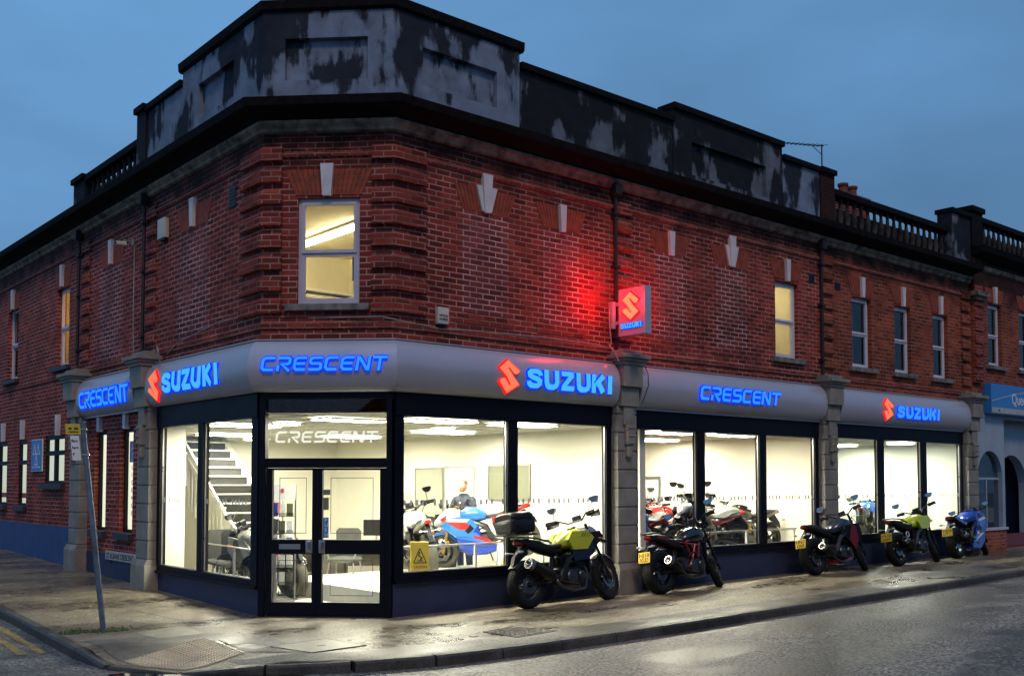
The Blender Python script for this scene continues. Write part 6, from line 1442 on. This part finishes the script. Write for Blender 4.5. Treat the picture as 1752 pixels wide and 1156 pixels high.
for (wx, wy, wz) in ((.32, .20, 1.08), (.30, -.22, 1.05)):
    sg = 1 if wy > 0 else -1
    hv = [(wx, wy, wz), (wx+.05, wy, wz-.005)]; he = [(0, 1)]; hr = [(.026, .018), (.034, .017)]
    for k, (dy, ln) in enumerate(((-.027, .075), (-.009, .085), (.009, .08), (.026, .062))):
        b0 = len(hv); hv += [(wx+.085, wy+dy, wz-.01), (wx+.085+ln*.5, wy+dy*1.1, wz-.022), (wx+.085+ln*.85, wy+dy*1.15, wz-.05)]; he += [(1, b0), (b0, b0+1), (b0+1, b0+2)]; hr += [.0095, .009, .0075]
    b0 = len(hv); hv += [(wx+.045, wy-sg*.04, wz-.015), (wx+.075, wy-sg*.06, wz-.03)]; he += [(1, b0), (b0, b0+1)]; hr += [.011, .009]
    skinfig('hand', hv, he, hr, 'skin', pr, 1)

# ------------------------------------------------------------------ THINGS ON THE OUTSIDE
def wallbox(xf, s, z, wd, h, d, label, name, cat, mt='box_white', text=None, vis=True):
    o = xf(Vector((s, 0, z))); r = empty(name, tuple(o), label, cat)
    def add(w, nm, m_, **k): w.v = [(v[0]-o.x, v[1]-o.y, v[2]-o.z) for v in w.v]; return w.build(nm, m_, r, **k)
    w = MB(xf); w.box((s-wd/2, .003, z-h/2), (s+wd/2, d, z+h/2), .02); add(w, 'casing', mt, smooth=40)
    w = MB(xf); w.box((s-wd/2+.02, .01, z-h/2-.03), (s+wd/2-.02, d-.02, z-h/2+.005), .008); add(w, 'lower_lens', 'black', smooth=0)
    if text:
        for i, t_ in enumerate(text):
            q = btext(t_, .05, 'ink', None, xf, s-wd/2+.02 if xf is not FL else s+wd/2-.02, z-.02-i*.055, d+.002, flip=xf is FL, width=wd-.05)
            q.data.transform(Matrix.Translation((-o.x, -o.y, -o.z))); q.parent = r
    return r
wallbox(FR, .86, 4.50, .21, .26, .09, 'cream alarm box with printed name on the brick wall right of the corner window', 'alarm_box', 'alarm box', text=('UPTON', 'WORKS'))
wallbox(FL, 5.12, 6.45, .32, .36, .10, 'plain white alarm box high on the side-street wall', 'alarm_box', 'alarm box')
# floodlight / camera on the side wall
r = empty('wall_camera', (-1.4, 6.7, 6.5), 'small white camera on a bracket high on the side-street wall', 'security camera')
w = MB(); w.tube([(0, 0, 0), (-.16, 0, .02), (-.2, 0, -.04)], .015, 6); w.box((-.02, -.05, -.06), (.0, .05, .06)); w.build('bracket', 'cable', r); w = MB(); w.loft([(-.32, -.06, .04, .04, 3), (-.14, -.05, .045, .045, 3)], 10); w.build('casing', 'box_white', r)
w = MB(); w.revolve([(.0005, -.325), (.03, -.325), (.03, -.31), (.0005, -.31)], (0, 0, -.06), 'x', 12, False); w.build('lens', 'ink', r)
def vent(xf, s, z, wd, h, label):
    o = xf(Vector((s, 0, z))); r = empty('air_vent', tuple(o), label, 'vent')
    w = MB(xf); w.box((s-wd/2, .002, z-h/2), (s+wd/2, .014, z+h/2), .003); w.v = [(v[0]-o.x, v[1]-o.y, v[2]-o.z) for v in w.v]; w.build('frame', 'ink', r, smooth=0)
    w = MB(xf)
    for k in range(6): w.box((s-wd/2+.015, .014, z-h/2+.02+k*(h-.03)/6), (s+wd/2-.015, .022, z-h/2+.03+k*(h-.03)/6))
    w.v = [(v[0]-o.x, v[1]-o.y, v[2]-o.z) for v in w.v]; w.build('louvre', 'black', r, smooth=0)
vent(FL, 2.44, 6.45, .24, .34, 'dark vertical vent beside the left quoins of the canted corner'); vent(FR, 10.83, 6.38, .2, .2, 'small black vent left of the second downpipe'); vent(FR, 11.85, 6.34, .2, .17, 'small black vent right of the second downpipe')
# cables along the walls
def cable(pts, label, r_=.009, mt='cable'):
    w = MB(); w.tube(pts, r_, 6); o = w.build('cable', mt, None); return tag(o, label, 'cable')
cable([(-.9, .9, 4.40), (-.15, .08, 4.40), (.02, -.03, 4.36), (.86, -.03, 4.30), (1.6, -.03, 4.34), (3.0, -.03, 4.37), (4.2, -.03, 4.36), (4.5, -.05, 4.33)], 'thin pale cable running along the brick above the first main-street fascia')
cable([(4.52, -.05, 5.0), (4.50, -.06, 4.75), (4.56, -.05, 4.4), (4.45, -.1, 4.36), (4.40, -.28, 4.22), (4.47, -.31, 4.06)], 'pale looping cable from the projecting sign down to the capital', .012)
cable([(5.14, -.3, 4.03), (5.22, -.31, 3.9), (5.24, -.31, 3.7), (5.16, -.29, 3.5), (5.12, -.25, 3.36)], 'black cable drooping over the left end of the long fascia', .008, 'pipe')
cable([(-1.44, 4.9, 4.20), (-1.44, 4.4, 4.36), (-1.43, 2.8, 4.52), (-1.43, 1.9, 4.50)], 'thin pale cable rising along the side-street brick above the red emblem sign')
cable([(-1.43, 6.55, 6.4), (-1.43, 6.55, 5.0), (-1.43, 6.5, 4.2)], 'pale cable dropping from the wall camera on the side street')
cable([(-1.62, 4.95, 4.22), (-1.66, 4.78, 4.30), (-1.68, 4.68, 4.2), (-1.62, 4.72, 4.0)], 'pale cable looping off the nearer side-street capital', .012)
# MOT style blue triangle sign
ms = empty('testing_sign', (-1.4, 12.41, 2.59), 'blue square sign with three white triangles on the side-street wall', 'sign')
w = MB(); w.box((-.05, -.42, -.37), (-.02, .42, .37), .005); w.build('panel', 'sign_white', ms, smooth=0); w = MB(); w.box((-.055, -.40, -.35), (-.049, .40, .35)); w.build('face', 'sign_blue', ms, smooth=0)
xfm = lambda p: Vector((-.056-p.y, -p.x, p.z)); w = MB(xfm)
for cx_, cz_ in ((-.14, .12), (.14, .12), (0, -.12)): stroke(w, [(cx_-.11, cz_-.09), (cx_+.11, cz_-.09), (cx_, cz_+.12)], .032, 0, .003, closed=True)
w.build('triangles', 'sign_white', ms, smooth=0)
btext('TEST STATION', .06, 'sign_white', ms, xfm, -.3, -.29, 0, width=.6)
# street nameplate
ns = empty('street_nameplate', (-1.4, 7.0, .57), 'low white street nameplate with black capitals between the stone piers', 'street sign')
w = MB(); w.box((-.045, -.78, -.085), (-.02, .78, .085), .004); w.build('plate', 'plate_white', ns, smooth=0)
btext('ST ALBANS CRESCENT', .15, 'ink', ns, lambda p: Vector((-.046-p.y, -p.x, p.z)), -.72, -.055, 0, width=1.44)
w = MB(); 
for y in (-.5, .5): w.box((-.02, y-.03, -.16), (.0, y+.03, -.05))
w.build('bracket', 'pipe', ns, smooth=0)
# A-Z poster in side window
az = empty('window_poster', (-1.58, 8.28, 2.0), 'tall white window poster headed A Z in the side window nearest the shop corner', 'poster')
# (the nearer of the two narrow windows)
az.location = (-1.4+.125, 6.86, 2.0)
w = MB(); w.box((0, -.25, -.85), (.008, .22, .85)); w.build('sheet', 'backlit', az, smooth=0); w = MB(); w.box((-.006, -.22, .35), (-.001, .16, .75)); w.build('heading_block', 'sign_blue', az, smooth=0)
xa = lambda p: Vector((-.008-p.y, -p.x, p.z)); btext('A', .2, 'sign_white', az, xa, -.08, .56, 0); btext('Z', .2, 'sign_white', az, xa, -.08, .38, 0)
for i, c in enumerate('LICENCE'): btext(c, .11, 'grey_panel', az, xa, -.05, .22-i*.145, -.004)

# leaning grey sign post with parking plates
sp_ = empty('sign_post', (-3.64, 1.38, pz(-3.64, 1.38)), 'leaning grey steel post with small yellow and white parking plates', 'sign post', None, (0, 0, 0))
tp = Vector((-.26, .22, 2.76))
w = MB(); w.tube([(0, 0, -.05), tuple(tp*.5), tuple(tp)], .038, 14); w.build('pole', 'galv', sp_, smooth=60)
w = MB(); w.tube([tuple(tp*.998), tuple(tp*1.008)], .044, 14); w.build('cap', 'galv', sp_)
Tl = Vector((tp.x, tp.y, tp.z)).normalized()
def sxf(p): # plate frame: facing along the kerb, fixed on the street side of the pole
    fdir = Vector((-.45, -.89, 0)).normalized(); side = Vector((.89, -.45, 0)).normalized(); return Vector((0, 0, 0))+Tl*p.z+side*(p.x)+fdir*(p.y)
w = MB(sxf); w.box((-.21, .045, 2.62), (-.02, .055, 2.76), .004); yp = w.build('parking_plate', 'sign_yellow', sp_, smooth=0)
w = MB(sxf); stroke(w, [(-.17, 2.70), (-.13, 2.70)], .025, .056, .058); stroke(w, [(-.10, 2.70), (-.05, 2.70)], .025, .056, .058); stroke(w, [(-.17, 2.655), (-.05, 2.655)], .014, .056, .058); w.build('markings', 'ink', yp, smooth=0)
w = MB(sxf); w.box((-.16, .043, 2.27), (-.05, .053, 2.60), .004); wp = w.build('parking_plate', 'sign_white', sp_, smooth=0)
for i, t_ in enumerate(('8am', '6pm', 'P')): btext(t_, .05, 'ink', wp, sxf, -.15, 2.52-i*.09, .055, width=.08 if i < 2 else None)
w = MB(sxf)
for z in (2.68, 2.34): w.box((-.055, -.05, z), (.05, .045, z+.025))
w.build('clamp', 'metal', sp_, smooth=0)
# moss at the foot of the post and along the kerb joint
w = MB(); random.seed(5)
for i in range(420):
    t_ = random.random(); x = -3.64+random.gauss(0, .13)-(t_*.45 if random.random() < .6 else -.1); y = 1.38+random.gauss(0, .10)+(.1 if x < -3.8 else 0); rr = random.uniform(.008, .024)
    w.revolve([(rr, -.004), (rr*.7, rr*.5), (.0005, rr*.8)], (x, y, pz(x, y)), 'z', 5, False)
tag(w.build('moss', 'moss', None), kind='stuff')

# TV aerial and chimney behind the parapet
ae = empty('tv_aerial', (12.25, .6, 7.6), 'thin television aerial above the parapet', 'aerial')
w = MB(); w.tube([(0, 0, 0), (0, 0, 2.18)], .016, 8); w.build('mast', 'pipe', ae)
w = MB(); w.tube([(.06, -.01, 2.16), (-1.5, .25, 1.98)], .011, 6)
for k in range(11): f = k/10.5; x, y, z = .0-1.5*f, .25*f, 2.16-.18*f; l_ = .14-.05*f; w.tube([(x+l_*.3, y-l_, z), (x-l_*.3, y+l_, z)], .006, 5)
w.build('boom', 'pipe', ae); w = MB(); w.tube([(0, 0, 1.95), (-.3, .05, 2.10)], .008, 5); w.build('strut', 'pipe', ae)
ch = empty('chimney', (17.3, 3.0, 7.6), 'brick chimney with two red clay pots behind the balustrade', 'chimney')
w = MB(); w.box((-.55, -.3, 0), (.55, .3, 2.25)); w.box((-.6, -.35, 2.25), (.6, .35, 2.36)); w.build('stack', 'brick_plain', ch, smooth=0)
for x in (-.25, .22): w = MB(); w.revolve([(.13, 2.36), (.12, 2.62), (.15, 2.66), (.15, 2.72), (.10, 2.72), (.10, 2.4)], (x, 0, 0), 'z', 16, True); w.build('chimney_pot', M.setdefault('clay', mat('clay_pot', (.16, .035, .02), .8, var=.2)), ch)

# ------------------------------------------------------------------ NEIGHBOURING SHOP (east)
NB = empty('neighbouring_building', (0, 0, 0), 'orange-tinted brick terrace building beyond the showroom with a blue shop sign', 'building')
BB = B; B = NB
X0 = 18.14; X1 = 42
zn = .18
w = MB(FR); gridwall(w, X0, X1, 3.7, 8.2, [(19.15, 19.95, 5.12, 6.80), (21.05, 21.90, 5.12, 6.80), (23.2, 24.0, 5.12, 6.8), (26, 26.8, 5.12, 6.8)]); w.build('brick_wall', 'brick_lamp_tint', NB, smooth=0)
for h in [(19.15, 19.95, 5.12, 6.80), (21.05, 21.90, 5.12, 6.80), (23.2, 24.0, 5.12, 6.8), (26, 26.8, 5.12, 6.8)]:
    sash(FR, *h, fmat='sash_white', pane='glass_dark', curtain=('curtain', [(0, .55)])); arch(FR, (h[0]+h[1])/2, .42, 6.84, 7.22); keystone(FR, (h[0]+h[1])/2, 6.82, 7.27)
w = MB(); run(w, [(X0, 0), (X1, 0)], [(0, 7.9), (0.10, 7.92), (0.36, 8.02), (0.42, 8.16), (-0.1, 8.2), (-0.1, 7.95)]); w.build('cornice', 'black_stone', NB, smooth=0)
w = MB(); run(w, [(X0, 0), (X1, 0)], [(0, 7.62), (0.06, 7.65), (0.10, 7.74), (0, 7.80)]); w.build('moulding', 'mould', NB, smooth=0)
w = MB(FR); w.box((X0, 0.10, 8.2), (18.75, -.3, 9.12)); w.box((X0-.06, .16, 9.12), (18.81, -.36, 9.26), .01); w.build('parapet_pier', 'black_stone', NB, smooth=0)
w = MB(FR); w.box((X0, .10, 4.6), (18.62, -.05, 7.9)); w.build('brick_pier', 'brick_lamp_tint', NB, smooth=0)
w = MB(FR); w.box((X0-.1, .28, 6.86), (18.72, 0, 6.98), .01); w.box((X0-.02, .2, 6.76), (18.64, 0, 6.86), .01); w.build('pier_cap', 'mould', NB, smooth=0)
w = MB(FR)
for z in Z: w.box((X0+.02, .10, z+.2), (18.60, .14, z+.42))
w.build('quoin', 'brick_plain', NB, smooth=0)
w = MB(); w.box((18.8, .75, 8.2), (30, .9, 9.0)); w.build('roof_upstand', 'black_stone', NB, smooth=0)
def bal2(): balustrade(FR, 18.77, 30, 9.08, NB, zb=8.2, step=.30)
bal2()
w = MB(); w.add([(X0, 0, 8.19), (X1, 0, 8.19), (X1, 12, 8.19), (X0, 12, 8.19)], [(0, 1, 2, 3)]); w.box((X0, 11.98, 0), (X1, 12, 8.2)); w.box((X1-.02, 0, 0), (X1, 12, 8.2)); w.box((X0-.02, .1, 7.6), (X0, 12, 8.2)); w.build('rear_wall', 'brick_plain', NB, smooth=0)
# pale rendered shopfront with arched openings
def arched(mb, s0, s1, z0, z1, cs):
    cs = sorted(cs); xs = [s0]
    last = s0
    for c, hw, zb, zs in cs:    # centre, half width, bottom, spring
        mb.add([(last, 0, z0), (c-hw, 0, z0), (c-hw, 0, z1), (last, 0, z1)], [(0, 1, 2, 3)])
        n = 14; P = [(c-hw*math.cos(math.pi*k/n), zs+hw*math.sin(math.pi*k/n)) for k in range(n+1)]
        for k in range(n): mb.add([(P[k][0], 0, P[k][1]), (P[k+1][0], 0, P[k+1][1]), (P[k+1][0], 0, z1), (P[k][0], 0, z1)], [(0, 1, 2, 3)]); mb.add([(P[k][0], 0, P[k][1]), (P[k+1][0], 0, P[k+1][1]), (P[k+1][0], -.25, P[k+1][1]), (P[k][0], -.25, P[k][1])], [(0, 1, 2, 3)])
        for sg in (-1, 1): mb.add([(c+sg*hw, 0, zb), (c+sg*hw, -.25, zb), (c+sg*hw, -.25, zs), (c+sg*hw, 0, zs)], [(0, 1, 2, 3)])
        if zb > z0: mb.add([(c-hw, 0, z0), (c+hw, 0, z0), (c+hw, 0, zb), (c-hw, 0, zb)], [(0, 1, 2, 3)])
        last = c+hw
    mb.add([(last, 0, z0), (s1, 0, z0), (s1, 0, z1), (last, 0, z1)], [(0, 1, 2, 3)])
M['render_blue'] = mat('pale_blue_render', (0.30, 0.38, 0.47), .6, var=.1, scale=2)
w = MB(FR); arched(w, X0, 19.97, .74, 3.75, [(19.1, .72, .78, 2.10)]); w.build('shopfront', 'render_blue', NB, smooth=0)
w = MB(lambda p: Vector((p.x, -p.y+.35, p.z))); arched(w, 19.97, 28, .30, 3.75, [(21.2, 1.0, .32, 1.75)]); w.build('shopfront', 'render_blue', NB, smooth=0)
w = MB(); w.box((19.965, 0, .3), (19.975, .35, 3.75)); w.build('shopfront_return', 'render_blue', NB, smooth=0)
w = MB(); w.box((18.1, 1.2, .1), (28, 1.25, 3.75)); w.build('dark_interior', mat('dark_interior', (.12, .22, .34), .8), NB, smooth=0)
w = MB(FR); w.add([(18.38, -.12, .78), (19.82, -.12, .78), (19.82, -.12, 2.85), (18.38, -.12, 2.85)], [(0, 1, 2, 3)]); pn = w.build('arched_window', 'glass_dark', NB, smooth=0)
w = MB(FR); w.box((18.38, -.10, 2.05), (19.82, -.14, 2.11)); w.box((19.07, -.10, .8), (19.12, -.14, 2.05)); w.build('glazing_bar', 'render_blue', pn, smooth=0)
w = MB(FR); w.box((18.5, -.2, .9), (18.85, -.22, 1.25)); w.box((19.3, -.2, .9), (19.7, -.22, 1.3)); w.box((18.6, -.2, 1.5), (18.8, -.22, 1.7)); w.build('window_notice', 'pale_panel', pn, smooth=0)
w = MB(FR); w.box((18.1, .02, -.1), (19.95, -.14, .70)); w.build('brick_riser', 'brick_low', NB, smooth=0)
w = MB(FR); w.box((18.1, .06, .70), (20.0, -.14, .77), .006); w.build('sill', 'sash', NB, smooth=0)
w = MB(FR); w.box((19.97, -.02+-.3, -.1), (28, -.5, .55)); w.build('dark_riser', 'paint_dark_red', NB, smooth=0)
w = MB(FR); w.box((X0, .02, 3.70), (28, -.1, 3.80)); w.build('fascia_soffit', 'render_blue', NB, smooth=0)
B = BB
qs = empty('shop_sign', (19.0, 0, 4.17), 'blue shop sign with white lettering and pale curved stripe, at the right edge', 'shop sign')
def qf(w, n, m_, **k): w.v = [(v[0]-19.0, v[1], v[2]-4.17) for v in w.v]; return w.build(n, m_, qs, **k)
w = MB(FR); w.box((18.78, .22, 3.80), (27.0, .0, 4.60), .012); qf(w, 'panel', 'sign_blue', smooth=0)
w = MB(FR); w.box((18.82, .225, 3.83), (27.0, .2205, 3.97)); qf(w, 'white_band', 'plate_white', smooth=0)
w = MB(FR); n = 24; vs = []
for i in range(n+1): f = i/n; x = 18.82+f*4.5; z = 4.12+.40*math.sin(min(1, f*1.3)*math.pi/2); vs += [(x, .2225, z), (x, .2225, z+.035)]
w.add(vs, [(2*i, 2*i+2, 2*i+3, 2*i+1) for i in range(n)]); qf(w, 'curved_stripe', 'render_blue', smooth=0)
q = btext('Queens Park', .42, 'sign_white', None, FR, 19.98, 4.10, .224, width=2.1); q.data.transform(Matrix.Translation((-19.0, 0, -4.17))); q.parent = qs
q = btext('76', .10, 'ink', None, FR, 19.15, 3.86, .2265); q.data.transform(Matrix.Translation((-19.0, 0, -4.17))); q.parent = qs
# the terrace carries on across the street behind the viewer: a dark row that the windows can reflect
OP = empty('opposite_terrace', (0, -30, 0), 'dark brick terrace on the far side of the main street, behind the viewer', 'building')
w = MB(); w.box((-50, -8, -.3), (60, 0, 6.5)); w.build('wall', 'brick_plain', OP, smooth=0)
w = MB(); w.prism([(-8.3, 6.5), (.3, 6.5), (-4, 9.6)], -50, 60, 'x'); w.build('roof', 'black_stone', OP, smooth=0)
for i in range(18):
    x = -46+i*6
    for z in (1.0, 4.0): w = MB(); w.box((x, 0, z), (x+1.4, .03, z+1.5)); f_ = w.build('window', 'sash', OP, smooth=0); w = MB(); w.box((x+.08, .03, z+.08), (x+1.32, .036, z+1.42)); w.build('pane', 'ink', f_, smooth=0)
